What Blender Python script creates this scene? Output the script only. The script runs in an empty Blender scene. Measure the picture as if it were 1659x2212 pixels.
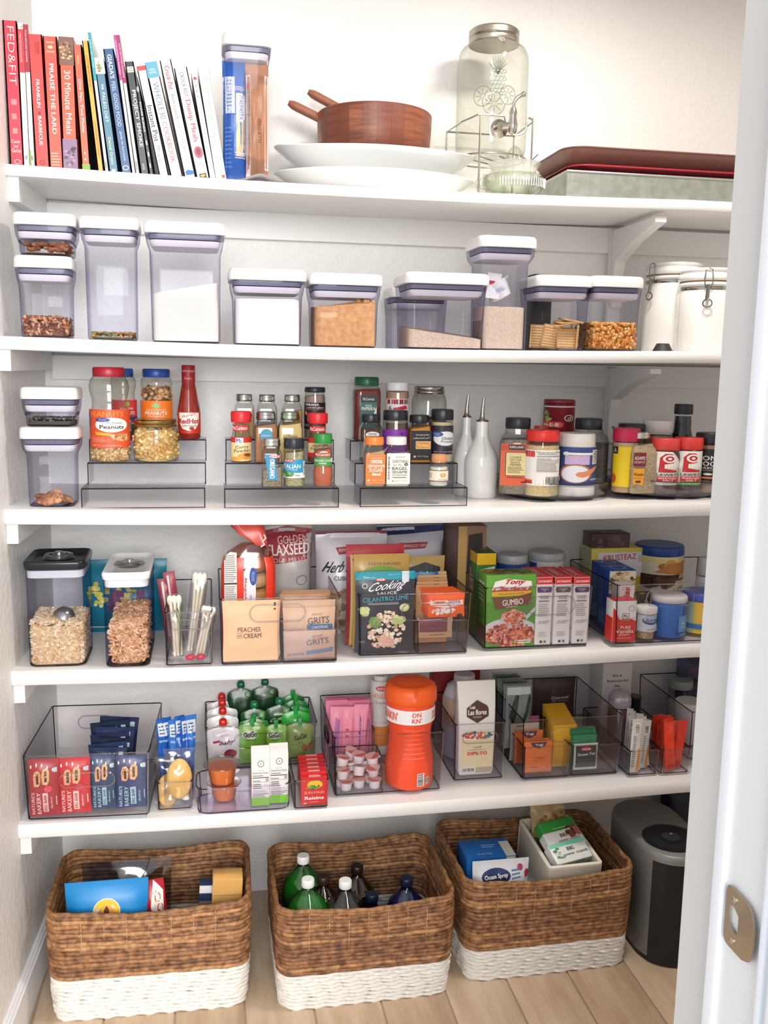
import bpy, math, random
from mathutils import Vector, Matrix, noise
rnd = random.Random(7)
sc = bpy.context.scene
col = sc.collection
PI = math.pi
# ------------------------------------------------------------------ camera
W, H, FPX = 1659, 2212, 2041.4
CAM = Vector((0, -2.0, 1.4204))
AR = Vector((0.98353723, -0.17986318, 0.01742866))
AU = Vector((0.01066734, 0.15406872, 0.98800255))
AF = Vector((0.18039049, 0.97155137, -0.15345098))
cam = bpy.data.objects.new('camera', bpy.data.cameras.new('camera'))
col.objects.link(cam)
cam.data.sensor_fit = 'VERTICAL'
cam.data.sensor_height = 24
cam.data.lens = FPX / H * 24
cam.data.clip_start = .02
m3 = Matrix((AR, AU, -AF)).transposed()
cam.matrix_world = Matrix.Translation(CAM) @ m3.to_4x4()
sc.camera = cam
# ------------------------------------------------------------------ world, lights, exposure
wd = bpy.data.worlds.new('room_light'); sc.world = wd; wd.use_nodes = True
wb = wd.node_tree.nodes['Background']
wb.inputs[0].default_value = (.78, .87, 1.0, 1); wb.inputs[1].default_value = .68
def area(name, loc, target, sx, sy, power, colr, shape='RECTANGLE'):
    l = bpy.data.lights.new(name, 'AREA'); l.shape = shape; l.size = sx; l.size_y = sy
    l.energy = power; l.color = colr
    o = bpy.data.objects.new(name, l); col.objects.link(o); o.location = loc
    o.rotation_euler = (Vector(target) - Vector(loc)).to_track_quat('-Z', 'Y').to_euler()
    return o
# the pantry's own ceiling lamp, and daylight from the room's big window behind the camera
area('ceiling_lamp_light', (.86, -.34, 2.405), (.86, -.34, 0), .26, .26, 10, (1, .93, .84), 'DISK')
area('window_daylight', (.2, -4.6, 2.15), (.1, 0, 1.0), 2.4, 1.7, 135, (1, .985, .955))
sc.view_settings.view_transform = 'Standard'
sc.view_settings.look = 'None'
sc.view_settings.gamma = 1
sc.view_settings.use_curve_mapping = False
sc.view_settings.exposure = 0.64
sc.cycles.transparent_max_bounces = 40
sc.cycles.max_bounces = 8
# ------------------------------------------------------------------ picture measurements -> points in the room
RG = {'A': (0, 20, 2.676), 'B': (580, 0, 2.5136), 'C': (1120, 260, 3.078), 'D': (0, 420, 2.9625), 'E': (480, 540, 2.8603),
      'F': (1000, 440, 2.5175), 'G': (0, 760, 3.318), 'H': (460, 800, 5.53), 'I': (740, 790, 4.879), 'J': (1040, 800, 5.925),
      'K': (1290, 800, 4.74), 'L': (0, 1120, 3.456), 'M': (450, 1110, 5.53), 'N': (670, 1110, 4.484), 'O': (970, 1110, 5.027),
      'P': (1230, 1110, 5.027), 'Q': (0, 1480, 3.858), 'R': (400, 1440, 5.184), 'S': (680, 1430, 5.7207), 'T': (930, 1430, 4.0463),
      'U': (1200, 1420, 4.879), 'V': (0, 1780, 2.8603), 'W': (540, 1760, 3.456), 'X': (920, 1700, 2.245), 'P0': (0, 0, 1)}
def px(reg, a, b):
    ox, oy, s = RG[reg]
    return ox + a / s, oy + b / s
def hit(u, v, x=None, y=None, z=None):
    d = AF + AR * ((u - W / 2) / FPX) - AU * ((v - H / 2) / FPX)
    if x is not None: t = (x - CAM.x) / d.x
    elif y is not None: t = (y - CAM.y) / d.y
    else: t = (z - CAM.z) / d.z
    return CAM + d * t
SH = {5: (1.787, .024), 4: (1.434, .027), 3: (1.082, .033), 2: (.740, .033), 1: (.398, .033), 0: (0, 0)}
BACK = .419; Y5 = .124; XL = -.39; XLF = -.4125; XR = 1.78
def sag(x):
    q = max(-1, min(1, (x - .36) / .74))
    return .004 - .009 * (1 - q * q)
def top(i, x):
    if i == 0: return 0.0
    return SH[i][0] + SH[i][1] + sag(x)
class Pl: pass
def place(reg, u0, u1, vt, vb=None, s=None, z=None, y=None, rd=False, deep=None):
    """reads a thing's size off the picture: x extent, top, and where its front foot meets the surface it stands on"""
    a = px(reg, u0, vt); b = px(reg, u1, vb if vb is not None else vt)
    um = (a[0] + b[0]) / 2
    x = hit(um, a[1], y=.1 if y is None else y).x
    for _ in range(4):
        zz = top(s, x) if s is not None else z
        yy = y if y is not None else hit(um, b[1], z=zz).y
        vm = (a[1] + (b[1] if vb is not None else a[1] + 60)) / 2
        p0 = hit(a[0], vm, y=yy); p1 = hit(b[0], vm, y=yy); w = p1.x - p0.x
        yc = yy
        if rd:
            yc = yy + w / 2
            p0 = hit(a[0], vm, y=yc); p1 = hit(b[0], vm, y=yc); w = p1.x - p0.x
        x = (p0.x + p1.x) / 2
    P = Pl(); P.x, P.y, P.z, P.w = x, yc, zz, w
    P.h = hit(um, a[1], y=yc).z - zz
    P.yf = yy
    return P
# ------------------------------------------------------------------ materials
MATS = {}
def rgb(h):
    h = h.lstrip('#')
    if len(h) == 3: h = ''.join(c * 2 for c in h)
    return tuple(((c / 255 / 12.92) if c / 255 <= .04045 else ((c / 255 + .055) / 1.055) ** 2.4) for c in (int(h[i:i + 2], 16) for i in (0, 2, 4)))
def nt(name):
    m = bpy.data.materials.new(name); m.use_nodes = True
    return m, m.node_tree.nodes, m.node_tree.links
def C(h, rough=.42, metal=0, bump=0, scale=200, var=None, vscale=60, stretch=None, spec=None, coat=0, ramp=None):
    """plain painted / plastic / paper / metal surface, optional colour grain and relief"""
    if not isinstance(h, str): return h
    key = (h, rough, metal, bump, scale, var, vscale, stretch, spec, coat)
    if key in MATS: return MATS[key]
    m, n, l = nt('surface_' + h.lstrip('#'))
    b = n['Principled BSDF']
    b.inputs['Base Color'].default_value = (*rgb(h), 1)
    b.inputs['Roughness'].default_value = rough
    b.inputs['Metallic'].default_value = metal
    if coat: b.inputs['Coat Weight'].default_value = coat
    if spec is not None: b.inputs['Specular IOR Level'].default_value = spec
    if bump or var:
        tc = n.new('ShaderNodeTexCoord'); mp = n.new('ShaderNodeMapping'); l.new(tc.outputs['Object'], mp.inputs[0])
        if stretch: mp.inputs['Scale'].default_value = stretch
    if var:
        t = n.new('ShaderNodeTexNoise'); t.inputs['Scale'].default_value = vscale; t.inputs['Detail'].default_value = 5
        l.new(mp.outputs[0], t.inputs['Vector'])
        r = n.new('ShaderNodeValToRGB'); r.color_ramp.elements[0].position = .35; r.color_ramp.elements[1].position = .65
        r.color_ramp.elements[0].color = (*rgb(var), 1); r.color_ramp.elements[1].color = (*rgb(h), 1)
        l.new(t.outputs[0], r.inputs[0]); l.new(r.outputs[0], b.inputs['Base Color'])
    if bump:
        t = n.new('ShaderNodeTexNoise'); t.inputs['Scale'].default_value = scale; t.inputs['Detail'].default_value = 4
        l.new(mp.outputs[0], t.inputs['Vector'])
        q = n.new('ShaderNodeBump'); q.inputs['Strength'].default_value = bump; q.inputs['Distance'].default_value = .002
        l.new(t.outputs[0], q.inputs['Height']); l.new(q.outputs[0], b.inputs['Normal'])
    MATS[key] = m
    return m
def clear(h='#f4f4f8', edge='#9a98a8', gloss=1.0, rough=.03, power=2.5):
    """thin clear plastic or glass: tinted transmission that deepens at grazing angles, plus a fresnel reflection"""
    key = ('clear', h, edge, gloss, rough, power)
    if key in MATS: return MATS[key]
    m, n, l = nt('clear_' + h.lstrip('#'))
    n.remove(n['Principled BSDF']); out = n['Material Output']
    lw = n.new('ShaderNodeLayerWeight'); lw.inputs[0].default_value = .5
    pw = n.new('ShaderNodeMath'); pw.operation = 'POWER'; pw.inputs[1].default_value = power; l.new(lw.outputs['Facing'], pw.inputs[0])
    mx = n.new('ShaderNodeMix'); mx.data_type = 'RGBA'; l.new(pw.outputs[0], mx.inputs[0])
    mx.inputs[6].default_value = (*rgb(h), 1); mx.inputs[7].default_value = (*rgb(edge), 1)
    tr = n.new('ShaderNodeBsdfTransparent'); l.new(mx.outputs[2], tr.inputs[0])
    gl = n.new('ShaderNodeBsdfGlossy'); gl.inputs['Roughness'].default_value = rough; gl.inputs[0].default_value = (1, 1, 1, 1)
    p5 = n.new('ShaderNodeMath'); p5.operation = 'POWER'; p5.inputs[1].default_value = 5; l.new(lw.outputs['Facing'], p5.inputs[0])
    ma = n.new('ShaderNodeMath'); ma.operation = 'MULTIPLY_ADD'; ma.inputs[1].default_value = .55 * gloss; ma.inputs[2].default_value = .045 * gloss
    l.new(p5.outputs[0], ma.inputs[0])
    ms = n.new('ShaderNodeMixShader'); l.new(ma.outputs[0], ms.inputs[0]); l.new(tr.outputs[0], ms.inputs[1]); l.new(gl.outputs[0], ms.inputs[2])
    l.new(ms.outputs[0], out.inputs[0])
    MATS[key] = m
    return m
def milky(h, alpha):
    """translucent plastic: part see-through, part diffuse"""
    key = ('milky', h, alpha)
    if key in MATS: return MATS[key]
    m, n, l = nt('milky_' + h.lstrip('#'))
    b = n['Principled BSDF']; b.inputs['Base Color'].default_value = (*rgb(h), 1); b.inputs['Alpha'].default_value = alpha
    b.inputs['Roughness'].default_value = .2
    MATS[key] = m
    return m
def grainy(name, cols, vs, bump=.6, rough=.8, bd=.002, feature='F1'):
    """heap of small grains: cell colours and relief"""
    key = ('grain', name)
    if key in MATS: return MATS[key]
    m, n, l = nt(name)
    b = n['Principled BSDF']; b.inputs['Roughness'].default_value = rough
    tc = n.new('ShaderNodeTexCoord'); t = n.new('ShaderNodeTexVoronoi'); t.inputs['Scale'].default_value = vs
    l.new(tc.outputs['Object'], t.inputs['Vector'])
    s = n.new('ShaderNodeSeparateColor'); l.new(t.outputs['Color'], s.inputs[0])
    r = n.new('ShaderNodeValToRGB'); r.color_ramp.interpolation = 'LINEAR'
    e = r.color_ramp.elements
    for i, c in enumerate(cols):
        q = e[i] if i < 2 else e.new(i / (len(cols) - 1))
        q.position = i / (len(cols) - 1)
        q.color = (*rgb(c), 1)
    l.new(s.outputs[0], r.inputs[0]); l.new(r.outputs[0], b.inputs['Base Color'])
    q = n.new('ShaderNodeBump'); q.inputs['Strength'].default_value = bump; q.inputs['Distance'].default_value = bd; q.invert = True
    l.new(t.outputs['Distance'], q.inputs['Height']); l.new(q.outputs[0], b.inputs['Normal'])
    MATS[key] = m
    return m
# ------------------------------------------------------------------ mesh pieces: each returns (verts, faces)
def gbox(x0, x1, y0, y1, z0, z1):
    v = [(x, y, z) for z in (z0, z1) for y in (y0, y1) for x in (x0, x1)]
    return v, [(0, 2, 3, 1), (4, 5, 7, 6), (0, 1, 5, 4), (2, 6, 7, 3), (0, 4, 6, 2), (1, 3, 7, 5)]
def outline(hx, hy, r, k=5, cx=0, cy=0):
    r = max(1e-5, min(r, hx, hy)); o = []
    for q, (sx, sy) in enumerate(((1, -1), (1, 1), (-1, 1), (-1, -1))):
        a0 = -PI / 2 + q * PI / 2
        for i in range(k + 1):
            a = a0 + i / k * PI / 2
            o.append((cx + sx * (hx - r) + r * math.cos(a), cy + sy * (hy - r) + r * math.sin(a)))
    return o
def loft(secs, k=5, cap0=True, cap1=True):
    v = []; f = []
    for s in secs:
        z, hx, hy, r = s[:4]; cx, cy = (s[4], s[5]) if len(s) > 4 else (0, 0)
        v += [(a, b, z) for a, b in outline(hx, hy, r, k, cx, cy)]
    n = 4 * (k + 1)
    for i in range(len(secs) - 1):
        for j in range(n):
            a = i * n + j; b = i * n + (j + 1) % n
            f.append((a, b, b + n, a + n))
    if cap0: f.append(tuple(range(n - 1, -1, -1)))
    if cap1: f.append(tuple(range((len(secs) - 1) * n, len(secs) * n)))
    return v, f
def lathe(prof, cx=0, cy=0, k=7, **kw):
    return loft([(z, r, r, r, cx, cy) for r, z in prof], k=k, **kw)
def rbox(w, d, h, r=.003, b=.0015, z=0, k=2, cx=0, cy=0):
    """box with rounded vertical corners and softened top and bottom edges"""
    hx, hy = w / 2, d / 2
    return loft([(z, hx - b, hy - b, r, cx, cy), (z + b, hx, hy, r, cx, cy), (z + h - b, hx, hy, r, cx, cy), (z + h, hx - b, hy - b, r, cx, cy)], k)
def tube(path, r, n=8, closed=False, rf=None):
    P = [Vector(p) for p in path]; N = len(P); v = []; f = []
    up = Vector((0, 0, 1)); prev = None
    for i, p in enumerate(P):
        t = (P[(i + 1) % N] - P[i - 1]) if closed else (P[min(i + 1, N - 1)] - P[max(i - 1, 0)])
        t.normalize()
        a = prev if prev is not None else (up if abs(t.z) < .9 else Vector((1, 0, 0)))
        b = t.cross(a); 
        if b.length < 1e-6: b = t.cross(Vector((1, .3, 0)))
        b.normalize(); a = b.cross(t); a.normalize(); prev = a
        for j in range(n):
            th = 2 * PI * j / n
            rr = rf(i, th) if rf else r
            v.append(tuple(p + (a * math.cos(th) + b * math.sin(th)) * rr))
    for i in range(N if closed else N - 1):
        for j in range(n):
            q = ((i + 1) % N) * n
            f.append((i * n + j, i * n + (j + 1) % n, q + (j + 1) % n, q + j))
    if not closed: f += [tuple(range(n - 1, -1, -1)), tuple(range((N - 1) * n, N * n))]
    return v, f
def ball(c, rx, ry=None, rz=None, n=10, m=6, rot=None):
    ry = ry or rx; rz = rz or rx; v = [(0, 0, -1)]; f = []
    for i in range(1, m):
        a = -PI / 2 + PI * i / m
        v += [(math.cos(a) * math.cos(2 * PI * j / n), math.cos(a) * math.sin(2 * PI * j / n), math.sin(a)) for j in range(n)]
    v.append((0, 0, 1))
    for j in range(n):
        f.append((0, 1 + (j + 1) % n, 1 + j))
        for i in range(m - 2):
            a = 1 + i * n; f.append((a + j, a + (j + 1) % n, a + n + (j + 1) % n, a + n + j))
        f.append((1 + (m - 2) * n + j, 1 + (m - 2) * n + (j + 1) % n, len(v) - 1))
    o = []
    for p in v:
        q = Vector((p[0] * rx, p[1] * ry, p[2] * rz))
        if rot: q = rot @ q
        o.append((q.x + c[0], q.y + c[1], q.z + c[2]))
    return o, f
def xf(g, m):
    return [tuple(m @ Vector(p)) for p in g[0]], g[1]
def mv(g, x=0, y=0, z=0):
    return [(a + x, b + y, c + z) for a, b, c in g[0]], g[1]
def torus(c, R, r, n=14, m=7, rot=None):
    return xf(tube([(R * math.cos(2 * PI * i / n), R * math.sin(2 * PI * i / n), 0) for i in range(n)], r, m, True),
              Matrix.Translation(c) @ (rot.to_4x4() if rot else Matrix()))
def mesh(name, pieces, smooth=True, sharp=40):
    vs = []; fs = []; mi = []; mats = []
    for g, m in pieces:
        m = C(m)
        if m not in mats: mats.append(m)
        k = mats.index(m); o = len(vs)
        vs += g[0]; fs += [tuple(i + o for i in f) for f in g[1]]; mi += [k] * len(g[1])
    me = bpy.data.meshes.new(name); me.from_pydata(vs, [], fs)
    for m in mats: me.materials.append(m)
    me.polygons.foreach_set('material_index', mi)
    if smooth:
        me.shade_smooth(); me.set_sharp_from_angle(angle=math.radians(sharp))
    me.update()
    return me
def part(name, par, pieces, smooth=True, sharp=40, label=None, kind=None):
    if isinstance(pieces, tuple): pieces = [pieces]
    o = bpy.data.objects.new(name, mesh(name, pieces, smooth, sharp)); col.objects.link(o); o.parent = par
    if label: o['label'] = label
    if kind: o['kind'] = kind
    return o
def tag(o, label, cat, group=None, kind=None):
    o['label'] = label; o['category'] = cat
    if group: o['group'] = group
    if kind: o['kind'] = kind
    return o
def thing(name, label, cat, loc, rz=0, group=None, rx=0, ry=0):
    o = bpy.data.objects.new(name, None); col.objects.link(o); o.empty_display_size = .02
    o.location = loc; o.rotation_euler = (rx, ry, rz)
    return tag(o, label, cat, group)
def solo(name, label, cat, loc, pieces, rz=0, group=None, kind=None, rx=0, ry=0, smooth=True, sharp=40):
    o = part(name, None, pieces, smooth, sharp); o.location = loc; o.rotation_euler = (rx, ry, rz)
    return tag(o, label, cat, group, kind)
def struct(name, pieces, par=None, smooth=False):
    o = part(name, par, pieces, smooth)
    if par is None: o['kind'] = 'structure'
    return o
def copyof(o, loc, rot=None, label=None, group=None):
    c = o.copy(); col.objects.link(c); c.location = loc
    if rot is not None: c.rotation_euler = rot
    if label: c['label'] = label
    if group: c['group'] = group
    for ch in o.children:
        d = ch.copy(); col.objects.link(d); d.parent = c
        for g in ch.children:
            e = g.copy(); col.objects.link(e); e.parent = d
    return c
# ------------------------------------------------------------------ print: words and graphics laid on a surface
TXT = {}
def text_geo(s, bold=0):
    if any(c in s for c in 'MWNAVKXZmwk') and bold > 0: bold = 0
    key = (s, bold)
    if key not in TXT:
        cu = bpy.data.curves.new('t', 'FONT'); cu.body = s; cu.size = 1; cu.resolution_u = 2; cu.offset = bold
        cu.align_x = 'CENTER'; cu.space_line = .9
        ob = bpy.data.objects.new('t', cu)
        me = bpy.data.meshes.new_from_object(ob)
        v = [(p.co.x, p.co.y) for p in me.vertices]; f = [tuple(p.vertices) for p in me.polygons]
        bpy.data.objects.remove(ob); bpy.data.curves.remove(cu); bpy.data.meshes.remove(me)
        x0 = min(p[0] for p in v); x1 = max(p[0] for p in v); y0 = min(p[1] for p in v); y1 = max(p[1] for p in v)
        TXT[key] = ([((a - (x0 + x1) / 2) / (x1 - x0), (b - (y0 + y1) / 2) / (y1 - y0)) for a, b in v], f)
    return TXT[key]
def flat(y=0, z0=0, x0=0): return lambda s, t, o: (x0 + s, y - o, z0 + t)
def cyl(R, z0=0, a=0, cx=0, cy=0): return lambda s, t, o: (cx + (R + o) * math.sin(s / R + a), cy - (R + o) * math.cos(s / R + a), z0 + t)
def leftside(x, z0=0, yc=0): return lambda s, t, o: (x - o, yc - s, z0 + t)
def rightside(x, z0=0, yc=0): return lambda s, t, o: (x + o, yc + s, z0 + t)
def topside(z, xc=0, yc=0): return lambda s, t, o: (xc + s, yc + t, z + o)
def clip_cells(poly, dx, dy):
    """cut a flat outline into small cells so that it can follow a curved surface"""
    def half(P, ax, val, keep):
        out = []
        for i in range(len(P)):
            a, b = P[i], P[(i + 1) % len(P)]
            ia = (a[ax] <= val) == keep or a[ax] == val; ib = (b[ax] <= val) == keep or b[ax] == val
            if ia: out.append(a)
            if ia != ib:
                t = (val - a[ax]) / (b[ax] - a[ax]); out.append((a[0] + t * (b[0] - a[0]), a[1] + t * (b[1] - a[1])))
        return out
    def cut(Ps, ax, d):
        res = []
        for P in Ps:
            lo, hi = min(p[ax] for p in P), max(p[ax] for p in P); n = max(1, math.ceil((hi - lo) / d))
            for i in range(n):
                a, b = lo + (hi - lo) * i / n, lo + (hi - lo) * (i + 1) / n; Q = P
                if i > 0: Q = half(Q, ax, a, False)
                if i < n - 1 and len(Q) > 2: Q = half(Q, ax, b, True)
                if len(Q) > 2: res.append(Q)
        return res
    v = []; f = []
    poly = list(poly)
    for ax, val, keep in ((0, 1, True), (0, 0, False), (1, 1, True), (1, 0, False)):
        if len(poly) > 2: poly = half(poly, ax, val, keep)
    if len(poly) < 3: return [(.5, .5), (.5, .5), (.5, .5)], [(0, 1, 2)]
    for P in cut(cut([poly], 0, dx), 1, dy):
        f.append(tuple(range(len(v), len(v) + len(P)))); v += P
    return v, f
def deco(par, mp, w, h, items, base=None, name='label', o0=.0003, step=None, pname='lettering', br=.45):
    """items are in 0..1 across the label; the base sheet has real thickness o0"""
    shapes = []; words = []; o = [o0]; wo = .001 if o0 > .00035 else .0003
    step = step or max(w, h) / 10
    def grid(x0, y0, x1, y1):
        nx = max(1, int(abs(x1 - x0) * w / step)); ny = max(1, int(abs(y1 - y0) * h / step))
        v = [((x0 + (x1 - x0) * i / nx), (y0 + (y1 - y0) * j / ny)) for j in range(ny + 1) for i in range(nx + 1)]
        f = [(j * (nx + 1) + i, j * (nx + 1) + i + 1, (j + 1) * (nx + 1) + i + 1, (j + 1) * (nx + 1) + i) for j in range(ny) for i in range(nx)]
        return v, f
    def M(v2): return [mp((a - .5) * w, b * h, o[0]) for a, b in v2]
    def ell(cx, cy, rx, ry, n=20):
        return clip_cells([(cx + rx * math.cos(2 * PI * i / n), cy + ry * math.sin(2 * PI * i / n)) for i in range(n)], step / w, step / h)
    if base:
        g = grid(0, 0, 1, 1); shapes.append(((M(g[0]), g[1]), C(base, br)))
    for it in items:
        k = it[0]; o[0] += .00012
        if k == 'r':
            g = grid(*it[1:5]); shapes.append(((M(g[0]), g[1]), C(it[5], br)))
        elif k == 'e':
            g = ell(*it[1:5]); shapes.append(((M(g[0]), g[1]), C(it[5], br)))
        elif k == 'o':     # ring
            cx, cy, rx, ry, th = it[1:6]; n = 24; v = []
            for i in range(n):
                c, s_ = math.cos(2 * PI * i / n), math.sin(2 * PI * i / n)
                v += [(cx + rx * c, cy + ry * s_), (cx + rx * (1 - th) * c, cy + ry * (1 - th) * s_)]
            shapes.append(((M(v), [(2 * i, 2 * ((i + 1) % n), 2 * ((i + 1) % n) + 1, 2 * i + 1) for i in range(n)]), C(it[6], br)))
        elif k == 'p':
            g = clip_cells(it[1], step / w, step / h); shapes.append(((M(g[0]), g[1]), C(it[2], br)))
        elif k == 'l':     # rows of fine print
            x0, y0, x1, y1, n, c = it[1:7]
            for i in range(n):
                yy = y0 + (y1 - y0) * (i + .25) / n; q = x0 + (x1 - x0) * rnd.uniform(.75, 1)
                g = grid(x0, yy, q, yy + (y1 - y0) / n * .4); shapes.append(((M(g[0]), g[1]), C(c, br)))
        elif k == 'b':     # bars
            x0, y0, x1, y1, n, c = it[1:7]
            for i in range(n):
                a = x0 + (x1 - x0) * i / n; g = grid(a, y0, a + (x1 - x0) / n * rnd.uniform(.3, .75), y1)
                shapes.append(((M(g[0]), g[1]), C(c, br)))
        elif k == 'B':     # bars, lying
            x0, y0, x1, y1, n, c = it[1:7]
            for i in range(n):
                a = y0 + (y1 - y0) * i / n; g = grid(x0, a, x1, a + (y1 - y0) / n * rnd.uniform(.3, .75))
                shapes.append(((M(g[0]), g[1]), C(c, br)))
        elif k == 's':     # scattered morsels inside an oval
            cx, cy, rx, ry, n, cs, sz = it[1:8]
            for i in range(n):
                a = rnd.uniform(0, 2 * PI); q = math.sqrt(rnd.random()); o[0] += .000004
                g = ell(cx + rx * q * math.cos(a), cy + ry * q * math.sin(a), sz * rnd.uniform(.6, 1.3), sz * rnd.uniform(.5, 1.1) * w / h, 8)
                shapes.append(((M(g[0]), g[1]), C(rnd.choice(cs), br)))
        elif k == 't':
            s, cx, cy, bw, bh, c = it[1:7]; rot = it[7] if len(it) > 7 else 0; sh = it[8] if len(it) > 8 else 0; bo = it[9] if len(it) > 9 else .008
            v, f = text_geo(s, bo); q = []
            for a, b in v:
                a += sh * b
                if rot == -90: a, b = b, -a
                elif rot == 90: a, b = -b, a
                elif rot:
                    ca, sa = math.cos(math.radians(rot)), math.sin(math.radians(rot))
                    a2 = a * bw * w; b2 = b * bh * h
                    a, b = (a2 * ca - b2 * sa) / (bw * w), (a2 * sa + b2 * ca) / (bh * h)
                q.append((cx + a * bw, cy + b * bh))
            bo = min(bo, .02)
            if bo > .011:      # heavy lettering: a second strike a hair to the side
                dx, dy = (bo * .9 * bh * h / w, 0) if rot not in (90, -90) else (0, bo * 1.5 * bw * w / h)
                o[0] += wo - .0001; words.append(((M([(a + dx, b + dy) for a, b in q]), f), C(c, br))); o[0] -= wo - .0001
                q = [(a - dx, b - dy) for a, b in q]
            o[0] += wo; words.append(((M(q), f), C(c, br))); o[0] -= wo
    L = par
    if shapes: L = part(name, par, shapes, smooth=False)
    if words: part(pname, L, words, smooth=False)
    return L
# ------------------------------------------------------------------ containers and what is in them
def heap(out, h, hf, rings=7):
    """solid fill of a vessel: outline(z)->points, level top given by hf(x, y)"""
    n = len(out); v = [(a, b, 0) for a, b in out]; f = [tuple(range(n - 1, -1, -1))]
    cx = sum(a for a, b in out) / n; cy = sum(b for a, b in out) / n
    for i in range(rings):
        s = 1 - i / rings
        for a, b in out:
            x, y = cx + (a - cx) * s, cy + (b - cy) * s
            v.append((x, y, h + hf(x, y)))
    for i in range(rings):
        for j in range(n):
            a = i * n + j; b = i * n + (j + 1) % n; f.append((a, b, b + n, a + n))
    v.append((cx, cy, h + hf(cx, cy))); e = len(v) - 1
    for j in range(n): f.append((rings * n + j, rings * n + (j + 1) % n, e))
    return v, f
def scatter(w, d, h, n, hf=lambda x, y: 0, m=.004, r=random.Random(3), faces='flrt'):
    """positions lining the inside faces of a vessel and the top of its fill"""
    P = []
    A = {'f': w * h, 'l': d * h * .7, 'r': d * h * .7, 't': w * d * 1.2}; ks = list(faces); tot = sum(A[k] for k in ks)
    for i in range(n):
        q = r.uniform(0, tot); k = ks[0]
        for k in ks:
            q -= A[k]
            if q <= 0: break
        x = r.uniform(-w / 2 + m, w / 2 - m); y = r.uniform(-d / 2 + m, d / 2 - m)
        if k == 'f': y = -d / 2 + m * r.uniform(1, 1.8)
        if k == 'l': x = -w / 2 + m * r.uniform(1, 1.8)
        if k == 'r': x = w / 2 - m * r.uniform(1, 1.8)
        t = h + hf(x, y)
        z = t - m * .4 if k == 't' else r.uniform(m, max(m * 1.1, t - m * .3))
        P.append((x, y, z))
    return P
def rrot(r=rnd):
    return Matrix.Rotation(r.uniform(0, 6.28), 3, 'Z') @ Matrix.Rotation(r.uniform(0, 3.14), 3, 'X') @ Matrix.Rotation(r.uniform(0, 6.28), 3, 'Z')
OXO = clear('#f4f4f9', '#aaa8c0', .22)
OXO2 = clear('#dadae6', '#77739a', 1.0, power=1.4)
LIDW = C('#e4e1e0', .3)
def pop_box(P, d, label, name='storage_container', rz=0, lidh=.023, taper=.9, group=None, lidscale=1):
    w, h = P.w, P.h
    t = thing(name, label, 'container', (P.x, P.y + d / 2, P.z), rz, group)
    hx, hy = w / 2 * .985, d / 2 * .985; b = taper; zt = h - lidh
    rr = .016
    part('body', t, (loft([(.0015, hx * b * .95, hy * b * .95, rr), (.006, hx * b, hy * b, rr), (zt * .5, hx * (b + .015), hy * (b + .015), rr),
        (zt - .036, hx * (b + .03), hy * (b + .03), rr), (zt - .02, hx * .975, hy * .975, rr), (zt - .008, hx * .995, hy * .995, rr), (zt, hx, hy, rr)], 5, True, False), OXO))
    part('base_ring', t, (loft([(0, hx * b * .93, hy * b * .93, rr), (.0028, hx * b * .985, hy * b * .985, rr)], 5), clear('#d5d3e0', '#807c96')))
    part('lid', t, (loft([(zt - .002, hx * 1.0, hy * 1.0, rr), (zt - .001, w / 2 * 1.02, d / 2 * 1.02, rr * 1.1), (zt + lidh * .35, w / 2 * 1.03, d / 2 * 1.03, rr * 1.15),
        (zt + lidh * .75, w / 2 * 1.015, d / 2 * 1.015, rr * 1.1), (zt + lidh * .95, w / 2 * .97, d / 2 * .97, rr), (zt + lidh, w / 2 * .9, d / 2 * .9, rr)], 5), LIDW))
    part('gasket', t, (loft([(zt - .0125, hx * .91, hy * .91, rr), (zt - .0035, hx * .93, hy * .93, rr)], 5), C('#747289', .35)))
    part('lid_plug', t, (loft([(zt - .027, hx * .84, hy * .84, rr), (zt - .022, hx * .89, hy * .89, rr), (zt - .0145, hx * .9, hy * .9, rr)], 5), C('#e2dbe2', .35)))
    t['iw'] = w * .985 * b - .006; t['id'] = d * .985 * b - .006
    return t
def filling(t, h, mat, name, label, hf=lambda x, y: 0, cat='food', k=5, r=.014, inset=.0):
    w, d = t['iw'] - 2 * inset, t['id'] - 2 * inset
    o = solo(name, label, cat, t.location, (heap(outline(w / 2, d / 2, r, k), h, hf), mat), t.rotation_euler.z, kind='stuff', sharp=70)
    for v in o.data.vertices:      # stands on the vessel's floor, not in it
        if v.co.z == 0: v.co.z = .004
    return o
def bits(t, pos, geo, mats, name, label, cat='food', joined=True, group=None, r=random.Random(5), rotf=None, shift=.004):
    pcs = {}
    if joined:
        lst = []
        for p in pos:
            R = rotf(r) if rotf else rrot(r)
            g = xf(geo, Matrix.Translation((p[0], p[1], p[2] + shift)) @ R.to_4x4()); lst.append((g, r.choice(mats)))
        return solo(name, label, cat, t.location, lst, t.rotation_euler.z, kind='stuff')
    protos = [mesh(name, [(geo, m)]) for m in mats]
    mw = Matrix.Translation(t.location) @ Matrix.Rotation(t.rotation_euler.z, 4, 'Z')
    for p in pos:
        o = bpy.data.objects.new(name, r.choice(protos)); col.objects.link(o)
        R = rotf(r) if rotf else rrot(r)
        o.matrix_world = mw @ Matrix.Translation((p[0], p[1], p[2] + shift)) @ R.to_4x4()
        tag(o, label, cat, group or label)
GLASS = clear('#f3f5f3', '#98a09a', 1.2)
PLAS = clear('#f5f5f2', '#b4b3ad', 1.0)
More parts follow.
